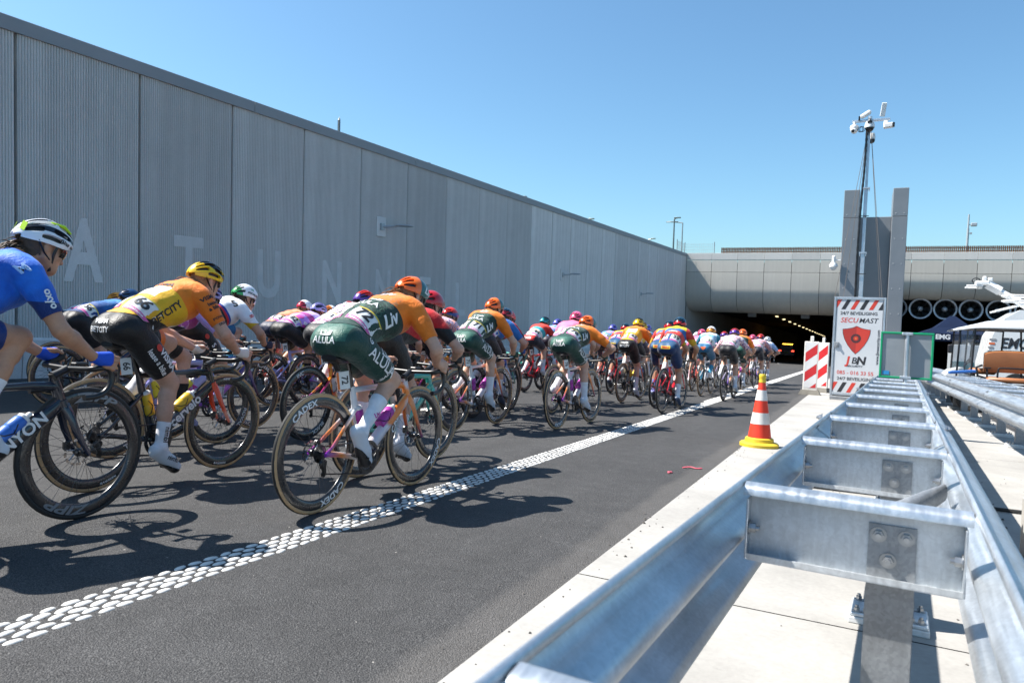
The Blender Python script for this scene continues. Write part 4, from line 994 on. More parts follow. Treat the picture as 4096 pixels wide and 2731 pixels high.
def helmet_mat(name, a, bcol, axis='y', thr=.02, tilt=.0, third=None, bands=None):
    m, nt, b = new_mat('helmet_' + name); v, x, y, z = sep(nt)
    val = {'y': y, 'z': z, 'x': math_n(nt, 'ABSOLUTE', x)}[axis]
    if tilt: val = math_n(nt, 'ADD', val, math_n(nt, 'MULTIPLY', z if axis == 'y' else y, tilt))
    c = mixrgb(nt, math_n(nt, 'GREATER_THAN', val, thr), hexc(a), hexc(bcol))
    if third: c = mixrgb(nt, math_n(nt, 'MULTIPLY', math_n(nt, 'LESS_THAN', math_n(nt, 'ABSOLUTE', x), .035), math_n(nt, 'GREATER_THAN', z, .06)), c, hexc(third))
    if bands:
        ang = math_n(nt, 'ARCTAN2', x, math_n(nt, 'SUBTRACT', z, .018)); st = math_n(nt, 'COSINE', math_n(nt, 'MULTIPLY', ang, 9.0)); msk = math_n(nt, 'MULTIPLY', math_n(nt, 'LESS_THAN', st, bands[1]), math_n(nt, 'LESS_THAN', math_n(nt, 'ABSOLUTE', ang), 1.55)); c = mixrgb(nt, msk, c, hexc(bands[0]))
    nt.links.new(c, b.inputs['Base Color']); b.inputs['Roughness'].default_value = .3; b.inputs['Coat Weight'].default_value = .4; b.inputs['Coat Roughness'].default_value = .1; return m
def paint(name, stops, axis='y', noisecol=None, metal=0.0, rough=.28, nz=7):
    m, nt, b = new_mat('bike_' + name); v, x, y, z = sep(nt)
    c = ramp(nt, {'y': y, 'z': z}[axis], [(p, hexc(k)) for p, k in stops], 'LINEAR')
    if noisecol: n = noise(nt, v, nz, 2); c = mixrgb(nt, ramp(nt, n, [(.5, 0), (.56, 1)]), c, hexc(noisecol))
    nt.links.new(c, b.inputs['Base Color']); b.inputs['Roughness'].default_value = rough; b.inputs['Metallic'].default_value = metal; b.inputs['Coat Weight'].default_value = .5; b.inputs['Coat Roughness'].default_value = .08; return m
def skin_mat(name, col):
    m, nt, b = new_mat('skin_' + name); v = coord(nt); n = noise(nt, v, 12, 4, .6); n2 = noise(nt, v, 60, 3)
    c = mixrgb(nt, 1.0, tuple(col), ramp(nt, n, [(.3, (.88, .82, .80)), (.7, (1.06, 1.04, 1.02))]), 'MULTIPLY'); c = mixrgb(nt, 1.0, c, ramp(nt, n2, [(.3, .95), (.7, 1.04)]), 'MULTIPLY'); nt.links.new(c, b.inputs['Base Color'])
    b.inputs['Roughness'].default_value = .48; b.inputs['Subsurface Weight'].default_value = .12; b.inputs['Subsurface Radius'].default_value = (.02, .008, .004); b.inputs['Subsurface Scale'].default_value = .5
    bump(nt, b, n2, .08, .002); return m
SKIN = [skin_mat('tan', (.50, .27, .17)), skin_mat('fair', (.60, .36, .26)), skin_mat('mid', (.54, .31, .21))]
HAIR = [plain('hair_brown', (.075, .040, .020), .55, var=.2, vscale=60), plain('hair_blond', (.30, .17, .08), .55, var=.25, vscale=60), plain('hair_dark', (.028, .017, .012), .5, var=.2, vscale=60)]
CLOTH = lambda n, c: plain('cloth_' + n, hexc(c)[:3], .7, var=.06, vscale=25)
SOCKW = CLOTH('sock_white', '#e6e6ea'); SHOEW = plain('shoe_white', (.66, .70, .75), .35, var=.03); SHOEN = plain('shoe_navy', (.03, .05, .10), .35, var=.05); SHOEB = plain('shoe_black', (.02, .02, .022), .35); SOCKB = CLOTH('sock_black', '#121214'); SOCKP = CLOTH('sock_lilac', '#8d8fd8'); SOCKT = CLOTH('sock_teal', '#3d93b5')
M_LENS = plain('lens_dark', (.01, .01, .012), .06, var=0); M_BIB = plain('bib_white', (.74, .74, .73), .6, var=.04, vscale=40); M_PINK = plain('bib_pink', (.68, .12, .36), .6, var=.05); M_YEL = plain('bib_yellow', (.72, .55, .06), .6, var=.05)
TW = plain('print_white', (.78, .78, .78), .6, var=0); TB = plain('print_black', (.018, .018, .02), .6, var=0); TR = plain('print_red', (.62, .05, .03), .6, var=0); TY = plain('print_yellow', (.80, .55, .03), .6, var=0); TG = plain('print_green', (.03, .33, .10), .6, var=0); TO = plain('print_orange', (.78, .15, .03), .6, var=0); TNAVY = plain('print_navy', (.02, .03, .10), .6, var=0); TM = plain('print_magenta', (.55, .02, .35), .6, var=0)
KIT = {
 'liv': dict(j=jersey_mat('liv', [(0, '#173f36'), (.205, '#123229'), (.445, '#f07c1c')], '#f07c1c', pat=dict(type='cells', lo=.22, col='#4d7a63')), s=shorts_mat('liv', '#163f37', '#2c5f52'), h=helmet_mat('liv', '#f4701c', '#0f5a5a', 'y', -.012, .1), sock=SOCKW, shoe=SHOEW, glove=CLOTH('glove_green', '#123f36'), hk='aero'),
 'visma': dict(j=jersey_mat('visma', [(0, '#e9b520'), (.40, '#f08420')], '#f07a1c', pat=dict(type='centre', lo=.27, hi=.41, w=.085, col='#eeeae4', tone='#f0a01e')), s=shorts_mat('visma', '#131315'), h=helmet_mat('visma', '#e9c516', '#17181b', 'z', .058, .42), sock=SOCKW, shoe=SHOEW, glove=CLOTH('glove_white', '#dfdcd8'), hk='vent'),
 'mov': dict(j=jersey_mat('mov', [(0, '#0a3f9e'), (.25, '#1160d4'), (.5, '#1c74e0')], None, ('#0c2f6e', 1.10), pat=dict(type='cloud', col='#0c4bb4', scale=4), soft=True), s=shorts_mat('mov', '#0d2f70'), h=helmet_mat('mov', '#e8e9ec', '#f2f2f4', 'y', .3, bands=('#1a2432', -.15)), sock=SOCKW, shoe=SHOEW, glove=CLOTH('glove_blue', '#1450c8'), hk='vent'),
 'champ': dict(j=jersey_mat('champ', [(0, '#f0f0f2'), (.27, '#1f8a4a'), (.293, '#e8c11e'), (.316, '#17181c'), (.339, '#c8202c'), (.362, '#1d3f9a'), (.385, '#f2f2f4')], '#f2f2f4', ('#d8b02a', 1.045)), s=shorts_mat('champ', '#141417'), h=helmet_mat('champ', '#2f9a50', '#ecedf0', 'y', -.075, .35), sock=SOCKW, shoe=SHOEW, glove=CLOTH('glove_navy', '#16233f'), hk='aero'),
 'wnt': dict(j=jersey_mat('wnt', [(0, '#b56fd0'), (.38, '#a8408e'), (.46, '#b9a2e2')], '#b7a3e4', pat=dict(type='voronoi', scale=17, lo=.0, hi=.38, cols=('#c565c2', '#8f6ad2', '#e4a9dc', '#b48be0', '#d94aa6', '#efe3f0'))), s=shorts_mat('wnt', '#141417'), h=helmet_mat('wnt', '#9a97d0', '#8684c0', 'y', .04, bands=('#2a2c50', -.5)), sock=SOCKB, shoe=plain('shoe_lilac', (.24, .26, .45), .4), glove=SKIN[2], hk='vent'),
 'fdj': dict(j=jersey_mat('fdj', [(0, '#17264f'), (.3, '#1a4a8c'), (.45, '#2b86c9')], '#16386f', pat=dict(type='cloud', col='#173f80', scale=5), soft=True), s=shorts_mat('fdj', '#12131a'), h=helmet_mat('fdj', '#153a63', '#1a2c4c', 'y', .03), sock=SOCKW, shoe=SHOEW, glove=SKIN[1], hk='aero'),
 'uno': dict(j=jersey_mat('uno', [(0, '#e8ecf4'), (.28, '#3d7fd0'), (.34, '#f0f2f6'), (.42, '#2f62b8'), (.48, '#eef1f6')], '#e8ecf4'), s=shorts_mat('uno', '#1b2340'), h=helmet_mat('uno', '#ef9a1c', '#e88414', 'y', .03), sock=SOCKW, shoe=SHOEW, glove=SKIN[1], hk='aero'),
 'ags': dict(j=jersey_mat('ags', [(0, '#1b2a4a'), (.27, '#f0784a'), (.5, '#f38a5c')], '#f0845a', pat=dict(type='cloud', col='#f2a07a', scale=9)), s=shorts_mat('ags', '#1a2542'), h=helmet_mat('ags', '#d43a58', '#f0eef0', 'y', -.06, .3), sock=SOCKW, shoe=SHOEW, glove=SKIN[1], hk='aero'),
 'hph': dict(j=jersey_mat('hph', [(0, '#efe8ee'), (.40, '#e88a4a'), (.48, '#efe6ee')], None, pat=dict(type='wave', scale=7, mix=.88, cols=('#5a3a7a', '#efe8ee', '#d85a78', '#f4eef2', '#7a4a94', '#ee9a62', '#f0eaf0'))), s=shorts_mat('hph', '#1b1a20'), h=helmet_mat('hph', '#5a3a94', '#d8382c', 'z', .055, .1), sock=SOCKW, shoe=SHOEW, glove=SKIN[2], hk='vent'),
 'hph2': dict(j=jersey_mat('hph2', [(0, '#efe8ee'), (.40, '#ef8a4a'), (.48, '#efe6ee')], None, pat=dict(type='wave', scale=8, mix=.85, cols=('#46306e', '#f0e8f0', '#d0507a', '#f0eaf0', '#6a4a9a', '#ee8a52'))), s=shorts_mat('hph2', '#1a1e2c'), h=helmet_mat('hph2', '#2c3a78', '#da3428', 'z', .05, -.35), sock=SOCKW, shoe=SHOEW, glove=SKIN[0], hk='aero'),
 'ark': dict(j=jersey_mat('ark', [(0, '#c41e22'), (.4, '#d42226')], '#b81c20', ('#17171a', 1.08)), s=shorts_mat('ark', '#151517'), h=helmet_mat('ark', '#b81c24', '#8e1a20', 'y', .03), sock=SOCKW, shoe=SHOEW, glove=SOCKB, hk='aero'),
 'trek': dict(j=jersey_mat('trek', [(0, '#1d4f86'), (.25, '#d8382a'), (.37, '#2462a0'), (.45, '#e8c020')], '#c8342a', ('#d8a820', 1.12)), s=shorts_mat('trek', '#15315c', '#2b5478'), h=helmet_mat('trek', '#d0252e', '#17384c', 'z', .028, .1), sock=SOCKW, shoe=SHOEN, glove=SKIN[0], hk='aero'),
 'blue': dict(j=jersey_mat('blue', [(0, '#1c5aa8'), (.3, '#2f7cc4'), (.45, '#2a6ab4')], '#2a70b8', pat=dict(type='cloud', col='#2a62aa', scale=6)), s=shorts_mat('blue', '#15181f'), h=helmet_mat('blue', '#a81f2e', '#1d3a50', 'z', .045, .1), sock=SOCKW, shoe=SHOEN, glove=CLOTH('glove_bluey', '#244a92'), hk='aero'),
 'lotto': dict(j=jersey_mat('lotto', [(0, '#e8e8ea'), (.19, '#f0eeee'), (.27, '#2fa7b0'), (.38, '#d83a2c')], '#cf3228', ('#141416', 1.08)), s=shorts_mat('lotto', '#1c1d2c', '#d8362c'), h=helmet_mat('lotto', '#2a9aa4', '#1b2b38', 'z', .05, .3), sock=CLOTH('sock_mixed', '#d8dce4'), shoe=SHOEW, glove=SKIN[1], hk='vent'),
 'ef': dict(j=jersey_mat('ef', [(0, '#f48aa8'), (.3, '#f5799c'), (.5, '#f06a92')], '#f27a9c'), s=shorts_mat('ef', '#1f1f24'), h=helmet_mat('ef', '#f0648c', '#ec5a84', 'y', .03), sock=CLOTH('sock_pink', '#eec2d2'), shoe=SHOEW, glove=SKIN[0], hk='aero'),
 'dsm': dict(j=jersey_mat('dsm', [(0, '#e8ecf0'), (.2, '#cfe0ea'), (.33, '#5fb2d8'), (.45, '#e4eef4')], '#2b7f96', pat=dict(type='cloud', col='#b8d6e6', scale=5)), s=shorts_mat('dsm', '#21628a'), h=helmet_mat('dsm', '#f09a30', '#f2f3f5', 'z', .028, .4), sock=SOCKT, shoe=SHOEW, glove=CLOTH('glove_teal', '#2f7d96'), hk='aero'),
 'mix': dict(j=jersey_mat('mix', [(0, '#c8b6e0'), (.3, '#3f8fa8'), (.42, '#9a5fb4')], '#5a72b0', pat=dict(type='voronoi', scale=15, lo=0, hi=.62, cols=('#5f8fc8', '#b48be0', '#3f9aa8', '#d0a0d8'))), s=shorts_mat('mix', '#2c2438'), h=helmet_mat('mix', '#6a6cc0', '#8a9ad8', 'y', .02), sock=SOCKW, shoe=SHOEW, glove=SKIN[1], hk='vent'),
 'wht': dict(j=jersey_mat('wht', [(0, '#e6e8f0'), (.35, '#b8c8e4'), (.45, '#eef0f4')], '#9db8e0'), s=shorts_mat('wht', '#1c2540'), h=helmet_mat('wht', '#e8eaee', '#f0f0f2', 'y', .03), sock=SOCKW, shoe=SHOEW, glove=SKIN[1], hk='vent'),
 'whr': dict(j=jersey_mat('whr', [(0, '#eee8ea'), (.3, '#d86a8a'), (.4, '#f0eef0')], '#eeeaee'), s=shorts_mat('whr', '#1a1b22'), h=helmet_mat('whr', '#f0f0f0', '#e03a2c', 'z', .085, .2), sock=SOCKW, shoe=SHOEW, glove=SKIN[1], hk='vent'),
}
B_LIV = dict(frame=paint('sunset', [(.0, '#8a2fa8'), (.14, '#e8842a'), (.27, '#d9dadd'), (.45, '#d2d4d8'), (.6, '#e87a28'), (.9, '#f08a30')], 'y', '#d8d4dc', nz=4), fork=paint('sunset_fork', [(.34, '#5a1f5a'), (.45, '#d86a2c'), (.62, '#f08a34')], 'z'), post=M_CARB, rimtext=(('CADEX', .05, .2885, .6, TW, dict(bold=.03, width=1.25)), ('CADEX', .05, .2885, 3.75, TW, dict(bold=.03, width=1.25))), bottle=(plain('bottle_magenta', (.42, .04, .36), .4), M_DECW))
B_VIS = dict(frame=paint('graphite', [(0, '#1a1b1e'), (.5, '#3a4048'), (.62, '#4a5058'), (.72, '#1b1c20'), (1, '#17181b')], 'y', rough=.2), fork=paint('vermilion', [(.3, '#e03a18'), (.40, '#f0a088'), (.43, '#e8461c'), (.7, '#e8461c')], 'z'), rimtext=(('RESERVE', .018, .300, .9, TW, dict(bold=.03, width=1.6)), ('RESERVE', .018, .300, 4.0, TW, dict(bold=.03, width=1.6))), downtext=('cervelo', .092, TW), bottle=(plain('bottle_yellow', (.78, .50, .03), .4), M_DECW))
B_MOV = dict(frame=paint('midnight', [(0, '#1b2a4c'), (.5, '#20242c'), (.8, '#16202f'), (1, '#14213a')], 'y', rough=.2), rimtext=(('ZIPP', .062, .287, -1.15, M_DECG, dict(bold=.03, width=1.9, shear=.25)), ('ZIPP', .062, .287, 1.9, M_DECG, dict(bold=.03, width=1.9, shear=.25))), wall=M_RUB, downtext=('CANYON', .082, TW), bottle=(plain('bottle_blue', (.03, .15, .55), .4), M_DECW))
ROV = (('ROVAL', .046, .2885, .5, TW, dict(bold=.03, width=1.2)), ('ROVAL', .046, .2885, 3.6, TW, dict(bold=.03, width=1.2)))
B_SDW = dict(frame=paint('iris', [(0, '#8a4fd0'), (.4, '#2a3f9a'), (.7, '#1d2f86'), (1, '#2b3aa0')], 'y', '#b86ad8', nz=4), fork=paint('iris_fork', [(.33, '#4a1f2c'), (.5, '#1f2f7a'), (.7, '#c85a5a')], 'z'), rimtext=ROV)
B_WNT = dict(frame=paint('lavender', [(0, '#a9a6dc'), (1, '#b4b2e4')], 'y'), rimtext=ROV, downtext=('ORBEA', .07, TM), bottle=(plain('bottle_lemon', (.8, .7, .05), .4), M_DECW))
B_FDJ = dict(frame=paint('navy', [(0, '#141824'), (1, '#1a2a4a')], 'y'), rimtext=(('SWISS', .036, .289, 1.2, TW, {}),))
B_HPH = dict(frame=paint('flame', [(0, '#6a2fa0'), (.2, '#d83a6a'), (.35, '#e85a3a'), (.5, '#f0e8ea'), (1, '#e8487a')], 'y', '#f0a030', nz=6), wall=M_RUB, rimtext=(('BLACK', .05, .288, .9, TW, dict(width=1.1)), ('INC', .05, .288, 3.9, TW, dict(width=1.1))))
B_TEAL = dict(frame=paint('teal', [(0, '#1f9a8c'), (1, '#2bb0a0')], 'y'), rimtext=(('vision', .055, .288, 1.0, M_DECG, {}), ('vision', .055, .288, 4.1, M_DECG, {})), bar=M_BLACK)
B_CEL = dict(frame=paint('dark', [(0, '#17181c'), (1, '#202228')], 'y'), fork=paint('celeste', [(.3, '#1f8a80'), (.7, '#2aa898')], 'z'), bar=plain('celeste_tape', (.10, .62, .50), .5), rimtext=(('vision', .055, .288, 1.0, M_DECG, {}),))
B_RED = dict(frame=paint('red', [(0, '#c8182a'), (1, '#d8202c')], 'y'), wall=M_RUB)
B_BLU = dict(frame=paint('blue', [(0, '#d02030'), (.4, '#1d4aa0'), (1, '#1c56b4')], 'y', '#c8d0e8', nz=5), wall=M_RUB)
B_WHT = dict(frame=paint('white', [(0, '#e4e8ec'), (1, '#eef0f2')], 'y'), rim=M_CARB)
B_COR = dict(frame=paint('coral', [(0, '#f06a5a'), (1, '#f07a68')], 'y'))
B_BLK = dict(frame=paint('black', [(0, '#17171a'), (1, '#1c1d22')], 'y'), wall=M_TAN)
B_PUR = dict(frame=paint('purplewhite', [(0, '#7a3fb8'), (.3, '#e8e4ee'), (.6, '#f0a050'), (1, '#e8e0ec')], 'y'), wall=M_RUB)

# ================================================================== RIDER BUILDER
def sub(parent, name, mb, mat):
    return obj(name, mb.build(name, True, 0), parent, mat)
def frames(pose):
    J = POSE[pose]['J']; V3 = Vector; spd = V3(POSE[pose]['hemdir']); nrm = V3((0, -spd.z, spd.y)); X = V3((1, 0, 0))
    F = {}
    F['back'] = lambda t, x=0, a=0: (V3(J['B'](t)) + X * x, (X * cos(a) - nrm * sin(a)), spd)
    F['flank'] = lambda t, d=.06, tilt=0: (V3(J['B'](t)) - nrm * d + X * .13, spd * cos(tilt) + nrm * sin(tilt), nrm * cos(tilt) - spd * sin(tilt))
    def th(t, up=0.0, L='R'):
        h = V3(J['hip' + L]); k = V3(J['knee' + L]); e = (k - h).normalized(); ey = X.cross(e); return (h + (k - h) * t + ey * up + X * .06, e, ey)
    F['thigh'] = th
    def sl(t, L='R'):
        a = V3(J['shd' + L]); b = V3(J['elb' + L]); ua = (b - a).normalized(); n = X - ua * X.dot(ua); n.normalize(); ey = -ua; return (a + (b - a) * t + n * .05, ey.cross(n), ey)
    F['sleeve'] = sl
    def sk(t, L='R'):
        a = V3(J['knee' + L]); b = V3(J['ank' + L]); e = (b - a).normalized(); return (a + (b - a) * t + X * .03, e, X.cross(e))
    F['shin'] = sk
    F['butt'] = lambda z=.99, y=.03: (V3((0, y, z)), X, V3((0, .45, .9)).normalized())
    def sh(L='R'):
        a = V3(J['ank' + L]); b = V3(J['toe' + L]); e = (b - a); e = V3((0, cos(J['phi' + L]), -sin(J['phi' + L]))); return (a.lerp(b, .48) + X * .03 - V3((0, 0, .012)), e, X.cross(e))
    F['shoe'] = sh
    return F
GRP_R, GRP_B = 'riders of the passing bunch', 'road bikes of the passing bunch'
def rider(X, v, pose, kit, bike, number, label, blabel, yaw=0.0, lean=0.0, hair=0, skin=1, gloves=True, tail=0, glasses=None, bibs=True, hk=None, helmet=None, sock=None, shoe=None, gl=M_LENS):
    M = road_mat(X, v, 0, radians(yaw), radians(lean)); P = POSE[pose]; J = P['J']; K = KIT[kit]; ms = P['m']
    body = obj('person', ms['body'], None, SKIN[skin], M); tag(body, label, 'person', GRP_R)
    c = {}
    c['jersey'] = obj('jersey', ms['jersey'], body, K['j']); c['shorts'] = obj('shorts', ms['shorts'], body, K['s'])
    for L in 'LR':
        c['sock' + L] = obj('sock', ms['sock' + L], body, sock or K['sock']); c['shoe' + L] = obj('shoe', ms['shoe' + L], body, shoe or K['shoe'])
        if 'sole' + L in ms: obj('sole', ms['sole' + L], c['shoe' + L], SHOEB)
        if gloves: c['glove' + L] = obj('glove', ms['glove' + L], body, K['glove'])
    c['hair'] = obj('hair', ms['hair'], body, HAIR[hair])
    hm = Matrix.Translation(J['Hc']) @ J['R'].to_4x4()
    he = obj('helmet', HM[hk or K['hk']], body, helmet or K['h'], hm); c['helmet'] = he
    obj('helmet_liner', HM['liner'], he, M_BLACK); obj('strap', HM['strap'], he, M_BLACK)
    gf = obj('glasses', HM['glasses_frame'], body, glasses or M_DECW, hm); obj('lens', HM['lens'], gf, gl)
    if tail is not None: obj('ponytail', HM['tail'][tail], body, HAIR[hair], hm)
    F = frames(pose)
    if bibs:
        for sx in (-1, 1):
            o, ex, ey = F['back'](.22, sx * .076, sx * .25)
            pb = sub(body, 'race_bib', decal_patch(pose, .148, .150, o, ex, ey, .0085), M_BIB)
            oo = oo_ = o - ey * .058; sub(pb, 'bib_strip', decal_patch(pose, .148, .030, oo, ex, ey, .0105, 8, 2), M_PINK)
            oo = o + ey * .067; sub(pb, 'bib_strip', decal_patch(pose, .148, .013, oo, ex, ey, .0105, 8, 1), M_YEL)
            if number and POSE[pose]['res'] < .009: sub(pb, 'bib_lettering', decal_text(pose, 'lastminute', oo_, ex, ey, .027, .0125, bold=.03), TW)
            if number: sub(pb, 'bib_digits', decal_text(pose, number, o + ey * .012, ex, ey, .104 if len(number) < 3 else .074, .0112, bold=.03, width=.92), M_INK)
    b = bicycle('bicycle', M, J, bike, blabel, GRP_B, number)
    return body, c, F, b
_hb = {}
def helmet_text(c, kind, s, o, ex, ey, size, mat, **k):
    if kind not in _hb: me = HM[kind]; _hb[kind] = BVHTree.FromPolygons([v.co.copy() for v in me.vertices], [tuple(p.vertices) for p in me.polygons])
    ex = Vector(ex).normalized(); ey = Vector(ey); ey = (ey - ex * ey.dot(ex)).normalized(); n = ex.cross(ey); o = Vector(o); vs, fs = text_geo(s, size, cell=.010, **k); out = []
    for v in vs:
        q = o + ex * v.x + ey * v.y; h_ = _hb[kind].ray_cast(q + n * .12, -n, .2)
        p_ = h_[0] if h_[0] is not None and (h_[0] - q).length < .045 else _hb[kind].find_nearest(q)[0]
        out.append(p_ + n * .0022)
    return obj('helmet_lettering', MB().add(out, fs).build('helmet_lettering'), c['helmet'], mat)
def pr_text(c, part, nm, pose, s, fr, size, mat, off=.0095, **k): return sub(c[part], nm, decal_text(pose, s, *fr, size, off, **k), mat)
def shield(pose, fr, w, h, pts, off=.0095):
    o, ex, ey = fr; vs = [(x * w, y * h) for x, y in pts]; return MB().add(wrap(pose, vs + [(0, 0)], o, ex, ey, off), [(i, (i + 1) % len(pts), len(pts)) for i in range(len(pts))])
ELL = [(cos(2 * pi * k / 16) * .5, sin(2 * pi * k / 16) * .5) for k in range(16)]
SCRIPT = [[(-.5, .5), (-.42, -.1), (-.3, -.3), (-.12, -.3)], [(-.5, -.3), (.5, -.3)], [(-.12, .45), (.02, -.3)], [(.2, .1), (.08, -.28)], [(.2, .1), (.3, -.28)], [(.5, .5), (.5, -.3)], [(.36, .5), (.36, -.3)]]
def script_mark(pose, fr, w, h, off=.0098):
    o, ex, ey = fr; mb = MB(); t = .05 * w
    for st in SCRIPT:
        for (x0, y0), (x1, y1) in zip(st[:-1], st[1:]):
            a = Vector((x0 * w, y0 * h)); b = Vector((x1 * w, y1 * h)); d = (b - a).normalized(); nn = Vector((-d.y, d.x)) * t * .9; n = 4; vs = []
            for i in range(n + 1): q = a.lerp(b, i / n); vs += [q + nn, q - nn]
            mb.add(wrap(pose, vs, o, ex, ey, off), [(2 * i, 2 * i + 1, 2 * i + 3, 2 * i + 2) for i in range(n)])
    return mb
def liv_print(c, pose, F, big=True):
    pr_text(c, 'jersey', 'jersey_lettering', pose, 'ALULA', F['back'](.47), .062, TW, bold=.015); sub(c['jersey'], 'jersey_mark', script_mark(pose, F['back'](.60), .11, .045), TW)
    pr_text(c, 'jersey', 'jersey_lettering', pose, 'Liv', F['back'](.86), .085, TW, bold=.03, shear=.2); pr_text(c, 'jersey', 'jersey_lettering', pose, 'Liv', F['flank'](.50, .055), .11, TW, bold=.03, shear=.25)
    pr_text(c, 'shorts', 'shorts_lettering', pose, 'ALULA', F['butt'](.985, .0), .05, TW, bold=.015); sub(c['shorts'], 'shorts_mark', script_mark(pose, F['butt'](1.03, .0), .075, .032), TW)
    pr_text(c, 'shorts', 'shorts_lettering', pose, 'ALULA', F['thigh'](.44, -.005), .088, TW, bold=.012); sub(c['shorts'], 'shorts_mark', script_mark(pose, F['thigh'](.46, .052), .09, .05), TW)
    pr_text(c, 'shorts', 'shorts_lettering', pose, 'CADEX', (F['thigh'](.66, -.03)[0], F['thigh'](.5)[2], -F['thigh'](.5)[1]), .03, TW, bold=.03, shear=.2)
    pr_text(c, 'shorts', 'shorts_lettering', pose, 'G', (F['thigh'](.08, .05)[0], Vector((0, .9, .4)), Vector((0, -.4, .9))), .05, TW, bold=.03)
def vis_print(c, pose, F):
    pr_text(c, 'jersey', 'jersey_lettering', pose, 'BETCITY', F['flank'](.40, .065, .08), .062, TB, bold=.03); pr_text(c, 'jersey', 'jersey_lettering', pose, 'VISMA', F['back'](.72), .055, TB, bold=.03)
    pr_text(c, 'jersey', 'jersey_lettering', pose, 'VISMA', F['sleeve'](.12), .036, TB, bold=.03); pr_text(c, 'jersey', 'jersey_lettering', pose, 'lease', F['sleeve'](.27), .032, TB, bold=.03); pr_text(c, 'jersey', 'jersey_lettering', pose, 'a bike', F['sleeve'](.38), .032, TB, bold=.03); pr_text(c, 'jersey', 'jersey_lettering', pose, 'POWER', F['sleeve'](.62), .022, TB, bold=.03); pr_text(c, 'jersey', 'jersey_lettering', pose, 'SRAM', F['sleeve'](.78), .022, TB, bold=.03)
    t = F['thigh']; pr_text(c, 'shorts', 'shorts_lettering', pose, 'VISMA', t(.58, .03), .058, TW, bold=.03); pr_text(c, 'shorts', 'shorts_lettering', pose, 'lease a bike', t(.50, -.028), .042, TW, bold=.02); sub(c['shorts'], 'shorts_mark', shield(pose, t(.33, .03), .05, .04, ELL), TR)
    pr_text(c, 'shorts', 'shorts_lettering', pose, 'VISMA', F['butt'](1.02, .02), .042, TW, bold=.03); pr_text(c, 'shorts', 'shorts_lettering', pose, 'BETCITY', F['butt'](.975, .0), .04, TW, bold=.02)
    pr_text(c, 'sockR', 'sock_lettering', pose, 'nimbl', F['shin'](.80), .045, TB, .006, bold=.02); pr_text(c, 'shoeR', 'shoe_lettering', pose, 'nimbl', F['shoe'](), .042, TB, .0075, bold=.02)

# ================================================================== THE BUNCH
HI, MI, LO = .0066, .0095, .0118
bp = build_pose
# --- closest five
bp('p_mov', crank=75, sh=(.575, 1.235), head=(.735, 1.378), hp=-16, hy=-6, res=HI, elbow=(.55, -.2, -.6), phi=(12, 25))
b, c, F, k = rider(-3.56, 1.33, 'p_mov', 'mov', B_MOV, None, 'rider in a blue jersey with white and lime helmet, cut by the photo edge', 'dark blue road bike with grey lettering on its black wheels', yaw=1.5, hair=0, skin=0, tail=0)
pr_text(c, 'jersey', 'jersey_lettering', 'p_mov', 'Tech', F['flank'](.34, .05), .06, TW, bold=.01); sub(c['jersey'], 'jersey_mark', shield('p_mov', F['back'](.40, .03), .17, .14, ELL), TW); pr_text(c, 'jersey', 'jersey_lettering', 'p_mov', 'M', F['flank'](.83, .02), .05, plain('print_pale', (.35, .55, .9), .6, var=0), bold=.03)
pr_text(c, 'jersey', 'jersey_lettering', 'p_mov', 'oxyo', (F['sleeve'](.5)[0], -F['sleeve'](.5)[2], F['sleeve'](.5)[1]), .045, TW, bold=.03)
mb = MB()
for s in (-1, 1):
    mb.add([(s * .052, -.112, .062), (s * .028, -.124, .072), (s * .028, -.131, .03), (s * .052, -.118, .02)], [(0, 1, 2, 3)]); mb.tube([(s * .045, .085, .092), (s * .055, .04, .108), (s * .060, -.02, .105)], [.004, .009, .003], 6, sx=1.6)
obj('helmet_trim', mb.build('helmet_trim', True), c['helmet'], plain('lime_trim', (.55, .85, .02), .4, var=0))
helmet_text(c, 'vent', 'Abus', (.095, .055, .030), (-.25, 1, -.1), (-.3, .1, 1), .026, TB, bold=.03, shear=.2)

bp('p_66', crank=-83, sock=.60, sh=(.59, 1.215), head=(.765, 1.335), hp=-14, hy=-4, res=HI, phi=(22, 24), elbow=(.6, -.1, -.5))
b, c, F, k = rider(-4.08, 2.70, 'p_66', 'visma', B_VIS, '66', 'rider in a yellow and orange jersey wearing number 66', 'black road bike with an orange fork under rider 66', yaw=.8, hair=1, skin=1, tail=1)
vis_print(c, 'p_66', F); c['shorts'].material_slots[0].material = shorts_mat('cuffed', '#131315', None, '#f0781e')
helmet_text(c, 'vent', 'GIRO', (.075, .082, .070), (-.6, .8, -.2), (-.4, .1, 1), .026, TY, bold=.03)
M_ORWRAP = CLOTH('orange_cuff', '#f0781e')

bp('p_72', crank=-192, sock=.40, sh=(.665, 1.185), head=(.855, 1.290), hp=-22, hy=-12, res=HI, phi=(12, 44), elbow=(.75, -.5, -.35))
b, c, F, k = rider(-2.72, 3.10, 'p_72', 'liv', B_LIV, '72', 'rider in dark green shorts and orange shouldered jersey wearing number 72', 'large silver and orange road bike beside the dotted white line', yaw=0, hair=1, skin=1, gloves=False, tail=2)
liv_print(c, 'p_72', F); pr_text(c, 'sockR', 'sock_lettering', 'p_72', 'Liv', (F['shin'](.68)[0], Vector((0, .9, .4)), Vector((0, -.4, .9))), .04, TM, .006, bold=.03)
helmet_text(c, 'aero', 'Liv', (.090, .055, .045), (-.45, .9, -.1), (-.4, .1, .95), .062, TW, bold=.04, shear=.2)

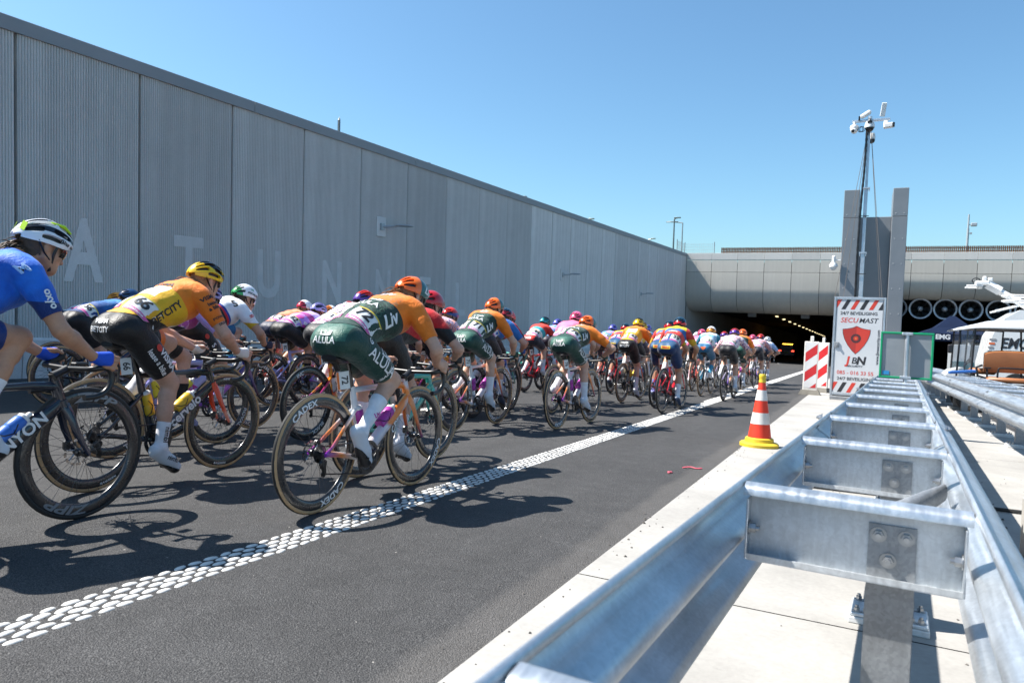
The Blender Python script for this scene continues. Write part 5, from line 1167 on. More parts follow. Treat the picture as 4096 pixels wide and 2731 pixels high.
bp('p_44', crank=-60, sh=(.60, 1.18), head=(.80, 1.295), hp=-14, hy=-8, res=.0075, phi=(20, 20))
b, c, F, k = rider(-5.38, 4.25, 'p_44', 'champ', B_SDW, '44', 'rider in a white jersey with rainbow bands and white helmet, number 44', 'blue and purple road bike under the rainbow banded rider', yaw=1, hair=0, skin=2, tail=0, glasses=plain('neon_frame', (.6, .9, .05), .4, var=0))
pr_text(c, 'jersey', 'jersey_lettering', 'p_44', 'AG', F['flank'](.42, .06), .07, TNAVY, bold=.04); pr_text(c, 'jersey', 'jersey_lettering', 'p_44', 'AG', F['back'](.75), .07, TG, bold=.04); pr_text(c, 'jersey', 'jersey_lettering', 'p_44', 'S', F['flank'](.80, .0), .07, TB, bold=.03, shear=.3)
pr_text(c, 'jersey', 'jersey_lettering', 'p_44', 'SD', F['sleeve'](.42), .035, TR, bold=.04); pr_text(c, 'shorts', 'shorts_lettering', 'p_44', 'S', F['thigh'](.42), .06, TW, bold=.03); sub(c['shorts'], 'shorts_mark', shield('p_44', F['thigh'](.15), .05, .04, ELL), TR)
helmet_text(c, 'aero', 'SPECIALIZED', (.098, .035, .032), (-.2, 1, -.08), (-.3, .1, 1), .026, TB, bold=.03, shear=.2); helmet_text(c, 'aero', 'AG', (.09, .01, .072), (-.05, 1, -.05), (-.5, .1, 1), .022, TG, bold=.05)

bp('p_71', crank=-10, sh=(.57, 1.225), head=(.73, 1.350), hp=-8, hy=-10, res=.0075, phi=(30, 32))
b, c, F, k = rider(-3.86, 6.52, 'p_71', 'liv', B_LIV, '71', 'upright rider in green shorts and orange sleeves wearing number 71 beside a blue jersey', 'silver and orange road bike alongside the blue jersey rider', yaw=-1, lean=1.5, hair=1, skin=1, tail=0)
liv_print(c, 'p_71', F)
# --- middle of the bunch
bp('p_76', crank=-25, sh=(.66, 1.12), head=(.84, 1.225), hp=-20, hy=-14, res=.0085, phi=(20, 22), elbow=(1, -.2, -.2))
b, c, F, k = rider(-3.12, 7.62, 'p_76', 'liv', B_LIV, '76', 'crouched rider in green shorts wearing number 76 beside the pink rider', 'silver and orange road bike in front of the pink rider', yaw=-3, lean=-2, hair=1, skin=1, tail=0)
liv_print(c, 'p_76', F)
bp('p_152', crank=-95, sh=(.58, 1.19), head=(.77, 1.310), hp=-10, hy=-5, res=.0085, phi=(20, 20))
rider(-4.55, 5.05, 'p_152', 'hph', B_HPH, '152', 'rider with a red and purple helmet half hidden behind rider 72', 'pink and purple road bike with black tyres behind rider 72', hair=2, skin=0, tail=2)
bp('m_a', crank=-20, sh=(.62, 1.13), head=(.81, 1.245), hp=-12, res=MI); bp('m_b', crank=-110, sh=(.63, 1.14), head=(.82, 1.26), hp=-16, hy=-10, res=MI); bp('m_c', crank=60, sh=(.60, 1.16), head=(.79, 1.29), hp=-10, res=MI); bp('m_d', crank=-160, sh=(.61, 1.15), head=(.80, 1.27), hp=-18, hy=8, res=MI, hand='drops')
bp('f_a', crank=-85, sh=(.56, 1.22), head=(.72, 1.35), hp=-6, res=LO); bp('f_b', crank=5, sh=(.58, 1.20), head=(.75, 1.32), hp=-12, hy=-8, res=LO); bp('f_c', crank=95, sh=(.58, 1.20), head=(.74, 1.315), hp=-10, res=LO); bp('f_d', crank=-45, sh=(.60, 1.17), head=(.78, 1.29), hp=-14, hy=6, res=LO); bp('f_e', crank=150, sh=(.57, 1.21), head=(.74, 1.33), hp=-8, res=LO)
b, c, F, k = rider(-4.95, 3.42, 'm_a', 'wnt', B_WNT, None, 'rider in a pink and lilac jersey hidden behind rider 66', 'lilac road bike half hidden behind rider 66', hair=0, tail=None)
rider(-6.75, 6.85, 'm_a', 'wnt', B_WNT, '82', 'rider in a lilac patchwork jersey with lilac helmet, number 82', 'lilac road bike of rider 82 by the wall', hair=0, skin=0, tail=0)
rider(-7.35, 7.25, 'm_c', 'ags', B_COR, '3', 'rider in a coral jersey and white helmet beside the lilac rider', 'coral road bike beside the lilac bike of rider 82', hair=1, skin=1, tail=0)
rider(-8.05, 4.95, 'm_b', 'fdj', B_FDJ, '56', 'rider in a dark blue jersey and navy helmet behind the blue gloves', 'dark road bike of the navy helmeted rider near the wall', hair=0, skin=1, tail=0)
rider(-9.2, 5.6, 'm_a', 'uno', B_BLK, '12', 'rider with an orange helmet next to the ribbed wall', 'black road bike ridden closest to the ribbed wall', hair=1, tail=0)
rider(-8.95, 5.95, 'm_d', 'mix', B_BLK, None, 'rider with a lilac helmet just ahead of the navy helmeted rider', 'black road bike ahead of the navy helmeted rider', hair=2, tail=None)
rider(-7.2, 6.0, 'm_c', 'dsm', B_WHT, None, 'rider with a pale blue sleeve behind the rainbow banded rider', 'white road bike behind the rainbow banded rider', hair=0, tail=None)
rider(-7.7, 8.2, 'm_b', 'uno', B_WHT, None, 'rider in white with an orange and white helmet ahead of the lilac rider', 'white road bike ahead of rider 82', hair=2, tail=None, helmet=helmet_mat('whor', '#f08a3a', '#f0f0f2', 'y', -.02, .4))
rider(-6.5, 7.2, 'm_c', 'whr', B_PUR, None, 'rider with a white and red helmet beyond rider 152', 'purple and white road bike beyond rider 152', hair=1, tail=0)
rider(-3.15, 4.05, 'm_b', 'ark', B_TEAL, None, 'rider in a red jersey on the far side of rider 72', 'teal road bike on the far side of rider 72', hair=2, skin=1, tail=None, bibs=False)
rider(-5.15, 6.6, 'm_d', 'wnt', B_WNT, None, 'lilac jersey rider seen between rider 72 and the red rider', 'lilac road bike seen through the gap beside the red rider', hair=0, tail=None)
rider(-4.95, 7.35, 'm_b', 'hph2', B_HPH, '155', 'rider with a red and navy helmet and zebra patterned jersey beside rider 71', 'pink and purple road bike beside rider 71', hair=1, skin=0, tail=1)
rider(-5.75, 8.4, 'm_c', 'ags', B_COR, None, 'rider with a white and pink helmet beyond the zebra jersey', 'coral road bike beyond the zebra jersey rider', hair=1, tail=0)
rider(-6.5, 9.3, 'm_a', 'liv', B_LIV, None, 'small orange helmet rider farthest back behind the zebra jersey', 'orange road bike farthest back behind the zebra jersey', hair=0, tail=None)
rider(-4.33, 7.80, 'f_d', 'blue', B_BLU, '36', 'rider in a blue jersey with red and navy helmet ahead of rider 71', 'blue road bike on the far side of rider 71', hair=0, skin=1, tail=None)
rider(-4.75, 8.75, 'f_d', 'ark', B_CEL, None, 'red jersey rider with black cuffs ahead of the blue rider', 'dark road bike with turquoise bar tape', hair=2, skin=0, tail=None)
b, c, F, k = rider(-5.68, 12.2, 'f_b', 'lotto', B_RED, '84', 'rider in a red and teal jersey wearing number 84', 'red road bike under the red and teal jersey', yaw=-2, hair=0, tail=None)
pr_text(c, 'shorts', 'shorts_lettering', 'f_b', 'CAPS', F['butt'](1.02, .02), .06, TW, bold=.04)
rider(-5.75, 13.1, 'f_c', 'mix', B_RED, None, 'rider with a lilac helmet on the far side of rider 84', 'red road bike on the far side of rider 84', hair=2, tail=None)
rider(-3.85, 9.2, 'f_e', 'ef', B_BLK, '105', 'rider in pink with a pink helmet beside rider 76', 'black road bike of the pink rider', yaw=-1, hair=0, tail=1)
rider(-4.25, 10.5, 'f_d', 'liv', B_LIV, None, 'rider with a teal and orange helmet just past the pink rider', 'orange road bike just past the pink rider', hair=0, tail=None)
# --- ahead
rider(-5.15, 14.9, 'm_c', 'mix', B_COR, '25', 'rider with a lilac helmet on a coral bike ahead of rider 84', 'coral road bike of the lilac helmeted rider ahead', hair=0, tail=None)
b, c, F, k = rider(-4.45, 13.6, 'm_c', 'trek', B_RED, '38', 'rider in blue, red and yellow at the wall side of rider 62', 'red road bike at the wall side of rider 62', hair=0, tail=0, skin=0)
pr_text(c, 'shorts', 'shorts_lettering', 'm_c', 'PIRELLI', F['butt'](1.0, .0), .035, TY, bold=.04)
b, c, F, k = rider(-3.66, 11.8, 'f_a', 'visma', dict(B_VIS, downtext=None), '62', 'rider in yellow and orange with black shorts wearing number 62', 'black and orange road bike of rider 62', yaw=-2, hair=1, tail=None)
pr_text(c, 'shorts', 'shorts_lettering', 'f_a', 'VISMA', F['butt'](1.02, .02), .045, TW, bold=.03); pr_text(c, 'shorts', 'shorts_lettering', 'f_a', 'BETCITY', F['butt'](.972, .0), .043, TW, bold=.03); pr_text(c, 'jersey', 'jersey_lettering', 'f_a', 'VISMA', F['back'](.75), .045, TB, bold=.03); pr_text(c, 'shorts', 'shorts_lettering', 'f_a', 'VISMA', F['thigh'](.55, .02), .05, TW, bold=.03)
rider(-4.1, 13.7, 'f_e', 'visma', dict(B_VIS, downtext=None), None, 'second yellow jersey rider half hidden beyond rider 62', 'second black and orange road bike beyond rider 62', hair=0, tail=None)
rider(-4.45, 15.3, 'f_b', 'mix', B_BLU, None, 'rider in lilac and teal half hidden past the yellow pair', 'blue road bike past the yellow pair', hair=0, tail=None)
for (x, v, ps, nb, lb, lb2, yw) in ((-3.0, 11.45, 'f_c', '37', 'rider in blue, red and yellow with lilac socks, number 37', 'red road bike whose rider wears lilac socks', -1), (-2.66, 10.62, 'f_a', '39', 'gloveless rider in blue, red and yellow wearing number 39 by the white line', 'red road bike rolling close to the white line', -3)):
    b, c, F, k = rider(x, v, ps, 'trek', B_RED, nb, lb, lb2, yaw=yw, hair=0 if nb == '39' else 1, skin=0, tail=0, gloves=nb == '37', sock=SOCKP if nb == '37' else None)
    sub(c['shorts'], 'shorts_patch', decal_patch(ps, .14, .045, *F['butt'](.995, .0), .0085, 6, 3), TY); pr_text(c, 'shorts', 'shorts_lettering', ps, 'PIRELLI', F['butt'](.995, .0), .036, TR, .0105, bold=.05)
    pr_text(c, 'jersey', 'jersey_lettering', ps, 'TREK', F['back'](.56), .06, TW, .0095, bold=.04); sub(c['jersey'], 'jersey_mark', shield(ps, F['back'](.82), .15, .065, ELL), TY)
rider(-3.95, 18.3, 'm_b', 'wht', B_BLK, None, 'small rider with a white helmet beyond the number 39', 'black road bike of the small white helmeted rider', hair=0, tail=None)
rider(-3.42, 16.3, 'm_c', 'ef', B_COR, '101', 'pink jersey rider at the wall side of rider 22', 'coral and black road bike of the second pink rider', hair=0, tail=0)
b, c, F, k = rider(-2.95, 14.9, 'f_e', 'dsm', B_WHT, '22', 'rider in pale blue and white with a white helmet wearing number 22', 'white road bike of rider 22', yaw=-1, hair=1, tail=0)
sub(c['shorts'], 'shorts_patch', shield('f_e', F['butt'](.99, .0), .11, .06, [(-.5, .4), (0, .5), (.5, .4), (.35, -.1), (0, -.5), (-.35, -.1)]), TO)
rider(-3.2, 18.0, 'm_c', 'hph', B_PUR, None, 'zebra jersey rider hidden between riders 22 and 153', 'purple road bike hidden between riders 22 and 153', hair=0, tail=None)
rider(-2.36, 14.1, 'f_d', 'hph', B_PUR, '153', 'rider in a zebra patterned jersey and dark shorts wearing number 153', 'white and purple road bike of rider 153 on the white line', yaw=-2, hair=1, tail=0, helmet=KIT['hph']['h'])
rider(-2.62, 17.2, 'f_a', 'liv', B_LIV, '73', 'green and orange rider just past rider 153', 'orange road bike just past rider 153', hair=0, tail=0)
rider(-2.9, 21.0, 'm_c', 'ef', B_COR, None, 'pink helmeted rider small in the tunnel approach', 'coral road bike small in the tunnel approach', hair=0, tail=None)
rider(-2.5, 19.4, 'f_d', 'hph2', B_PUR, '151', 'zebra jersey rider with a red helmet leading toward the tunnel', 'white and purple road bike leading toward the tunnel', yaw=-1, hair=0, tail=0)
rider(-2.58, 21.7, 'm_b', 'wht', B_WHT, None, 'rider in white at the very front of the bunch', 'white road bike at the very front of the bunch', hair=0, tail=None)
# ================================================================== ROADSIDE
def galv_mat(name, base=(.55, .59, .63), rough=.38, metal=.75, sp=.06):
    m, nt, b = new_mat(name); v = coord(nt)
    vo = nt.nodes.new('ShaderNodeTexVoronoi'); vo.inputs['Scale'].default_value = 120; nt.links.new(noise_vec(nt, v), vo.inputs['Vector'])
    n = noise(nt, v, 4, 5, .6); st = noise(nt, coord(nt, 'Object', (30, 1.2, 6)), 2, 4, .6)
    c = mixrgb(nt, 1.0, tuple(base), ramp(nt, vo.outputs['Color'], [(.2, 1 - sp), (.8, 1 + sp)]), 'MULTIPLY'); c = mixrgb(nt, 1.0, c, ramp(nt, n, [(.3, .8), (.7, 1.15)]), 'MULTIPLY'); c = mixrgb(nt, 1.0, c, ramp(nt, st, [(.35, .9), (.65, 1.06)]), 'MULTIPLY')
    nt.links.new(c, b.inputs['Base Color']); b.inputs['Metallic'].default_value = metal
    nt.links.new(ramp(nt, st, [(.3, rough - .10), (.7, rough + .14)]), b.inputs['Roughness']); bump(nt, b, st, .05, .003); return m
def noise_vec(nt, v):
    n = nt.nodes.new('ShaderNodeTexNoise'); n.inputs['Scale'].default_value = 18; nt.links.new(v, n.inputs['Vector'])
    mx = nt.nodes.new('ShaderNodeMix'); mx.data_type = 'VECTOR'; mx.inputs[0].default_value = .04; nt.links.new(v, mx.inputs[4]); nt.links.new(n.outputs[1], mx.inputs[5]); return mx.outputs[1]
M_GALV = galv_mat('galvanised_bright'); M_GALVD = galv_mat('galvanised_dull', (.33, .345, .36), .55, .6, .09); M_GALVM = galv_mat('galvanised_plate', (.66, .69, .71), .5, .5, .05); M_BOLT = plain('bolt_zinc', (.42, .43, .44), .35, .9, var=.1)
WPROF = [(.262, .706), (.256, .692), (.272, .676), (.312, .655), (.336, .634), (.336, .612), (.314, .592), (.276, .568), (.260, .552), (.260, .538), (.276, .522), (.314, .498), (.336, .478), (.336, .456), (.312, .435), (.272, .414), (.256, .398), (.262, .386)]
def beam_mesh(s, L, name='beam'):
    out = [(s * u, z) for u, z in WPROF]; inn = [(s * (u - .0045), z) for u, z in reversed(WPROF)]
    mb = MB(); pr = out + inn; mb.prism(pr, 0, L, closed=True, caps=False); return mb.build(name, True, 75)
BEAM = {(s, L): beam_mesh(s, L) for s in (-1, 1) for L in (4.12,)}
mb = MB(); pt = [(.004, .668), (.004, .693), (-.002, .699), (-.009, .701), (-.030, .697), (-.040, .693), (-.045, .686), (-.046, .671), (-.041, .671), (-.040, .683), (-.036, .688), (-.009, .695), (-.002, .691)]
n = len(pt); mb.add([(x, y, z) for x in (-.254, .254) for y, z in pt], [(i, (i + 1) % n, n + (i + 1) % n, n + i) for i in range(n)]); TOPBAR = mb.build('top_bar', True, 35)
mb = MB(); mb.box((0, 0, .588), (.478, .005, .160)); mb.box((0, -.024, .507), (.478, .045, .005)); mb.box((0, -.045, .514), (.478, .004, .014)); SPACER = mb.build('spacer_plate')
mb = MB(); 
mb.box((0, -.024, .585), (.005, .052, .155), ch=.001); ENDP = mb.build('end_plate')
mb = MB(); mb.box((.092, -.006, .320), (.104, .005, .640)); mb.box((.0415, .030, .24), (.005, .066, .48)); mb.box((.1425, .030, .235), (.005, .066, .47)); POST = mb.build('post')
mb = MB(); mb.box((.09, .03, .034), (.27, .20, .014), ch=.003); BASE = mb.build('base_plate')
mb = MB(); mb.box((.09, .03, .013), (.28, .21, .026), ch=.004); GROUT = mb.build('grout_pad')
mb = MB(); mb.hexbolt((0, 0, 0), (0, -1, 0), .0125, .011); BOLTF = mb.build('bolt', True, 30)
mb = MB(); mb.hexbolt((0, 0, 0), (0, 0, 1), .012, .013); BOLTU = mb.build('bolt', True, 30)
mb = MB(); mb.hexbolt((0, 0, 0), (1, 0, 0), .0125, .014); BOLTX = mb.build('bolt', True, 30)
def guard_rail(M, s0, s1, first, step, label, near=False):
    g = empty('guard_rail', M); tag(g, label, 'guard rail', 'guard rails beside the road'); s = s0; k = 0
    while s < s1:
        for sd in (-1, 1):
            o = obj('beam', BEAM[sd, 4.12], g, M_GALV, Matrix.Translation((sd * .004 * (k % 2), s, 0)))
            for z in (.665, .60, .47, .42):
                for dy in (.05, .11):
                    if near or dy < .1: obj('bolt', BOLTX, o, M_BOLT, Matrix.Translation((sd * (.312 if z in (.665, .42) else .326), dy, z)) @ Matrix.Rotation(0 if sd > 0 else pi, 4, 'Z'))
        s += 4.0; k += 1
    s = first
    while s < s1 - .2:
        m = Matrix.Translation((0, s - (.075 if near and s == first else 0), 0))
        obj('top_bar', TOPBAR, g, M_GALV, m); sp = obj('spacer_plate', SPACER, g, M_GALVM, m)
        for x in (-.2415, .2415):
            obj('end_plate', ENDP, g, M_GALV, Matrix.Translation((x, 0, 0)) @ m)
            b = obj('bolt', BOLTX, sp, M_BOLT, Matrix.Translation((x * .985, -.026, .585)) @ Matrix.Rotation(0 if x < 0 else pi, 4, 'Z'))
        p = obj('post', POST, g, M_GALVD, m)
        for x, z in ((.062, .615), (.122, .615), (.085, .555)): obj('bolt', BOLTF, p, M_BOLT, Matrix.Translation((x, -.0085, z)))
        bp_ = obj('base_plate', BASE, g, M_GALVM, m); obj('grout_pad', GROUT, g, M_CONCP, m)
        for x in (-.02, .012, .168, .20):
            for y in (-.045, .105): obj('bolt', BOLTU, bp_, M_BOLT, Matrix.Translation((x, y, .041)))
        s += step
    return g
GM = MROAD @ Matrix.Translation((-.095, 0, .004)) @ Matrix.Rotation(-.046, 4, 'Z')
gr = guard_rail(GM, -3.55, 22, .735, 1.205, 'galvanised double sided guard rail running up from the photo corner', True)
mb = MB(); mb.tube([(.235, 2.78, .60), (.19, 2.66, .59), (.12, 2.52, .575), (-.22, 2.02, .50)], [.030, .034, .029, .029], 12, up=(0, 0, 1), sx=[.35, .7, 1.0, 1.0]); obj('diagonal_brace', mb.build('diagonal_brace', True, 60), gr, M_GALVD)
guard_rail(MROAD @ Matrix.Translation((1.66, 0, .004)), 2.0, 30, 3.75, 1.335, 'second guard rail standing on bolted base plates beside the golf cart')

# ---- traffic cone
cn = empty('traffic_cone', road_mat(-.95, 8.03, .004, .2)); tag(cn, 'orange and white traffic cone with yellow foot on the pavement edge', 'traffic cone')
M_CORN = plain('cone_orange', (.72, .045, .018), .5, var=.06); M_CWH = plain('cone_white', (.70, .68, .64), .5, var=.06, vscale=12); M_CYEL = plain('cone_yellow', (.68, .48, .03), .55, var=.08)
def cone_r(h): return .125 - .088 * (h - .06) / .60
mb = MB(); n = 4
sq = [(.20, .0), (.20, .030), (.185, .042), (.15, .05), (.145, .085), (.13, .095), (.10, .095)]; mb.lathe(sq, 28)
for i in range(len(mb.v)):
    x, y, z = mb.v[i]
    if z < .045: a = max(abs(x), abs(y)); r_ = math.hypot(x, y); f = 1.0 + .12 * (r_ / max(a, 1e-6) - 1); mb.v[i] = (x * f, y * f, z)
obj('foot', mb.build('foot', True, 35), cn, M_CYEL)
for i, (h0, h1, mt) in enumerate(((.08, .24, M_CORN), (.24, .36, M_CWH), (.36, .49, M_CORN), (.49, .60, M_CWH), (.60, .69, M_CORN))):
    mb = MB(); e = .0015 if mt is M_CWH else 0; mb.lathe([(cone_r(h0) + e, h0), (cone_r(h1) + e, h1)], 32); obj('band', mb.build('band', True), cn, mt)
mb = MB(); mb.lathe([(.036, .68), (.036, .70), (.031, .715), (.036, .73), (.036, .76), (.03, .77), (0, .77)], 20); obj('cap', mb.build('cap', True, 40), cn, M_CYEL)

# ---- hazard boards
M_REDS = plain('sheeting_red', (.56, .025, .03), .4, var=.05); M_WHS = plain('sheeting_white', (.70, .70, .70), .4, var=.03)
def clip_poly(poly, x0, x1, z0, z1):
    def cl(p, f):
        o = []
        for i in range(len(p)):
            a, b = p[i], p[(i + 1) % len(p)]; fa, fb = f(a), f(b)
            if fa >= 0: o.append(a)
            if fa * fb < 0: t = fa / (fa - fb); o.append((a[0] + (b[0] - a[0]) * t, a[1] + (b[1] - a[1]) * t))
        return o
    for f in (lambda p: p[0] - x0, lambda p: x1 - p[0], lambda p: p[1] - z0, lambda p: z1 - p[1]):
        poly = cl(poly, f)
        if not poly: return []
    return poly
def slants(mb, x0, x1, z0, z1, period, width, slope, y, ph=0.0, mi=0):
    k = -20
    while k < 40:
        b = ph + k * period; p = [(x0 - 1, b - slope), (x0 - 1, b - slope + width), (x1 + 1, b + width + slope * (x1 - x0 + 1)), (x1 + 1, b + slope * (x1 - x0 + 1))]
        q = clip_poly(p, x0, x1, z0, z1)
        if len(q) > 2: mb.add([(x, y, z) for x, z in q], [tuple(range(len(q)))], mi)
        k += 1
def hazard_board(M, label):
    r = empty('hazard_board', M); tag(r, label, 'hazard board', 'red and white hazard boards')
    mb = MB(); mb.box((0, 0, .67), (.32, .035, 1.16), ch=.014); fr = obj('frame', mb.build('frame'), r, M_CWH)
    mb = MB(); mb.box((0, -.0185, .69), (.255, .004, 1.06)); obj('panel', mb.build('panel'), r, M_WHS)
    mb = MB(); slants(mb, -.127, .127, .162, 1.218, .46, .225, .82, -.0215, .30); obj('stripes', mb.build('stripes'), r, M_REDS)
    mb = MB(); mb.box((0, 0, 1.31), (.075, .03, .14), ch=.01); obj('handle', mb.build('handle'), r, M_CWH)
    mb = MB(); mb.add([(-.24, -.18, 0), (.24, -.18, 0), (.24, .18, 0), (-.24, .18, 0), (-.19, -.12, .11), (.19, -.12, .11), (.19, .12, .11), (-.19, .12, .11)], [(0, 1, 5, 4), (1, 2, 6, 5), (2, 3, 7, 6), (3, 0, 4, 7), (4, 5, 6, 7)]); obj('base', mb.build('base'), r, plain('recycled_base', (.16, .15, .13), .9, var=.15))
hazard_board(road_mat(-1.09, 18.3, .004, .0), 'red and white striped hazard board facing us beside the white cabinet')
hazard_board(road_mat(-.90, 19.7, .004, -.45), 'second striped hazard board turned away behind the front one')

# ---- security cabinet with camera mast
M_CABW = plain('cabinet_white', (.66, .67, .68), .35, var=.02); M_FRM = M_GALV; M_BLK2 = plain('sign_black', (.03, .03, .035), .45, var=0); M_SRED = plain('sign_red', (.66, .055, .035), .45, var=0); M_SRED2 = plain('sign_red_dark', (.46, .04, .03), .45, var=0)
sc = empty('security_cabinet', road_mat(-.115, 17.2, .004, 0)); tag(sc, 'white security cabinet with red shield, striped bands and telescopic camera mast', 'security cabinet')
W0, W1, Z0, Z1 = -.505, .505, .10, 2.24
mb = MB(); mb.box((0, .55, (Z0 + Z1) / 2), (W1 - W0 - .02, 1.06, Z1 - Z0 - .02)); obj('body', mb.build('body'), sc, M_CABW)
for nm, c_, d_ in (('frame_bar', (W0 + .022, 0, 1.17), (.044, .06, 2.14)), ('frame_bar', (W1 - .022, 0, 1.17), (.044, .06, 2.14)), ('frame_bar', (0, -.002, Z1 - .025), (.92, .06, .05)), ('frame_bar', (0, -.002, Z0 + .03), (.92, .06, .06))):
    mb = MB(); mb.box(c_, d_, ch=.006); obj(nm, mb.build(nm), sc, M_FRM)
mb = MB(); mb.box((0, -.012, 1.175), (.90, .012, 2.03)); pn = obj('front_panel', mb.build('front_panel'), sc, M_CABW)
mb = MB(); mb.box((0, .3, .03), (1.0, .8, .10), ch=.01); mb.box((-.47, -.06, .0), (.05, .05, .20)); obj('skid', mb.build('skid'), sc, M_GALVD)
U = lambda u: -.45 + .90 * u
ZZ = lambda w: 2.19 - 2.03 * w
yf = -.0195; EX, EZ = (1, 0, 0), (0, 0, 1)
for w0, w1 in ((0.005, .108), (.888, .995)):
    for i in range(6):
        a = -.10 + i * .2; mb = MB(); z0, z1 = ZZ(w1), ZZ(w0); q = clip_poly([(U(a), z0), (U(a + .09), z0), (U(a + .21), z1), (U(a + .12), z1)], U(0.0), U(1.0), z0, z1)
        if len(q) > 2: mb.add([(x, yf, z) for x, z in q], [tuple(range(len(q)))]); obj('warning_stripe', mb.build('warning_stripe'), pn, M_SRED if i % 2 == 0 else M_BLK2)
def sign_text(s, u, w, size, mat, ex=EX, ey=EZ, nm='sign_lettering', y=yf, par=None, **k):
    mb = MB(); text_on_plane(mb, s, (U(u), y, ZZ(w)), ex, ey, size, **k); return obj(nm, mb.build(nm), par or pn, mat)
sign_text('24/7 BEVEILIGING', .49, .150, .094, M_BLK2, bold=.02, width=1.0); sign_text('SECU', .285, .225, .145, M_SRED, bold=.012, shear=.22); sign_text('MAST', .70, .225, .145, M_BLK2, bold=.012, shear=.22)
SH = [(-.5, .40), (-.33, .42), (-.15, .46), (0, .53)]; left = SH + [(0, -.53)] ; lo_ = [(-.14, -.40), (-.30, -.20), (-.42, .02), (-.49, .24)]
for sd, mt in ((-1, M_SRED2), (1, M_SRED)):
    pts = [(-sd * x, y) for x, y in left + lo_]; mb = MB(); mb.add([(U(.46) + x * .53, yf - .001, ZZ(.432) + y * .56) for x, y in pts], [tuple(range(len(pts)))]); obj('shield', mb.build('shield'), pn, mt)
pts = [(-x, y) for x, y in SH] ; ful = left + lo_; mb = MB(); ful2 = SH + [(-x, y) for x, y in reversed(SH[:-1])] + [(-x, y) for x, y in reversed(lo_)] + [(0, -.53)] + lo_
mb.add([(U(.46) + x * .55, yf - .0003, ZZ(.432) + y * .58) for x, y in ful2], [tuple(range(len(ful2)))]); obj('shield_outline', mb.build('shield_outline'), pn, M_BLK2)
for r_, mt, e in ((.098, M_BLK2, .002), (.082, plain('sign_dark_red', (.12, .03, .03), .4, var=0), .0026), (.048, M_SRED, .0032), (.012, plain('sign_amber', (.9, .45, .05), .4, var=0), .0038)):
    mb = MB(); mb.disc((U(.455), yf - e, ZZ(.415)), r_, 28); obj('lens_emblem', mb.build('lens_emblem'), pn, mt)
sign_text('J', .30, .655, .23, M_SRED, bold=.04, shear=.15); sign_text('B', .44, .655, .19, M_BLK2, bold=.02, shear=.15); sign_text('N', .585, .655, .23, M_BLK2, bold=.045, shear=.15); sign_text('SECURITY', .45, .712, .052, M_BLK2, bold=.03, shear=.3, width=1.35)
sign_text('085 - 016 33 55', .475, .785, .112, M_SRED, bold=.012); sign_text('24/7 BEVEILIGING', .49, .850, .094, M_BLK2, bold=.02, width=1.0); sign_text('www.jbnsecurity.com', .935, .50, .085, M_BLK2, (0, 0, 1), (-1, 0, 0), bold=.02)
mb = MB(); mb.box((U(.04), yf - .01, ZZ(.49)), (.10, .02, .12), ch=.006); mb.box((U(.04) + .01, yf - .03, ZZ(.49)), (.03, .03, .05), ch=.004); obj('lock_handle', mb.build('lock_handle'), sc, M_GALVD)
for nm, z0, z1, w in (('mast_section', 2.0, 3.22, .088), ('mast_section', 3.20, 4.62, .070), ('mast_section', 4.60, 6.0, .05)):
    mb = MB(); mb.box((0, .1, (z0 + z1) / 2), (w, w, z1 - z0), ch=.008); obj(nm, mb.build(nm), sc, M_GALV)
for z in (3.21, 4.61):
    mb = MB(); mb.box((0, .1, z), (.15, .13, .03)); mb.box((-.06, .1, z - .03), (.02, .1, .06)); mb.box((.06, .1, z - .03), (.02, .1, .06)); obj('collar', mb.build('collar'), sc, M_GALV)
mb = MB(); hs = smooth_path([(-.10, .06, 2.2), (-.105, .06, 3.0), (-.10, .05, 3.7), (-.085, .05, 4.4), (-.055, .06, 5.0), (-.05, .06, 5.6), (-.05, .08, 6.0)], 3); 
mb.tube(hs, [.026 if i % 2 else .021 for i in range(len(hs))], 8); obj('cable_hose', mb.build('cable_hose', True, 0), sc, M_BLACK)
for x0, y0, x1 in ((-.50, .0, -.03), (-.34, .3, -.03), (.42, .0, .035), (.40, .9, .035)):
    mb = MB(); mb.tube([(x0, y0, 2.24), (x1, .1, 5.85)], .0055, 5); obj('guy_wire', mb.build('guy_wire'), sc, plain('wire_rusty', (.20, .17, .15), .6))
for z in (2.75, 4.0):
    mb = MB(); mb.box((-.02, .03, z), (.20, .02, .014)); obj('cable_tie', mb.build('cable_tie'), sc, M_BLACK)
hd = empty('camera_head', parent=sc)
def cam_part(nm, f, mat, sm=True): mb = MB(); f(mb); return obj(nm, mb.build(nm, sm, 35), sc, mat)
cam_part('crossbar', lambda m: (m.box((.02, .1, 6.08), (.74, .05, .05), ch=.006), m.box((.0, .1, 6.06), (.05, .62, .05), ch=.006), m.tube([(0, .1, 6.0), (0, .1, 6.16)], .045, 10)), M_GALV)
cam_part('dome_housing', lambda m: m.lathe([(.0, 6.03), (.07, 6.02), (.095, 5.95), (.10, 5.90), (.098, 5.88)], 18, 'Z', (0, -.05, 0)), M_CAMW); cam_part('dark_dome', lambda m: m.sphere((0, -.05, 5.88), .088, 14, 10), M_BLACK); cam_part('sensor_window', lambda m: m.box((0, -.135, 5.985), (.10, .04, .05), ch=.01), M_BLACK)
cam_part('dome_housing', lambda m: m.lathe([(.0, 5.86), (.06, 5.85), (.075, 5.78), (.07, 5.72)], 16, 'Z', (.05, .3, 0)), M_CAMW); cam_part('dark_dome', lambda m: m.sphere((.05, .3, 5.70), .07, 12, 8), M_BLACK)
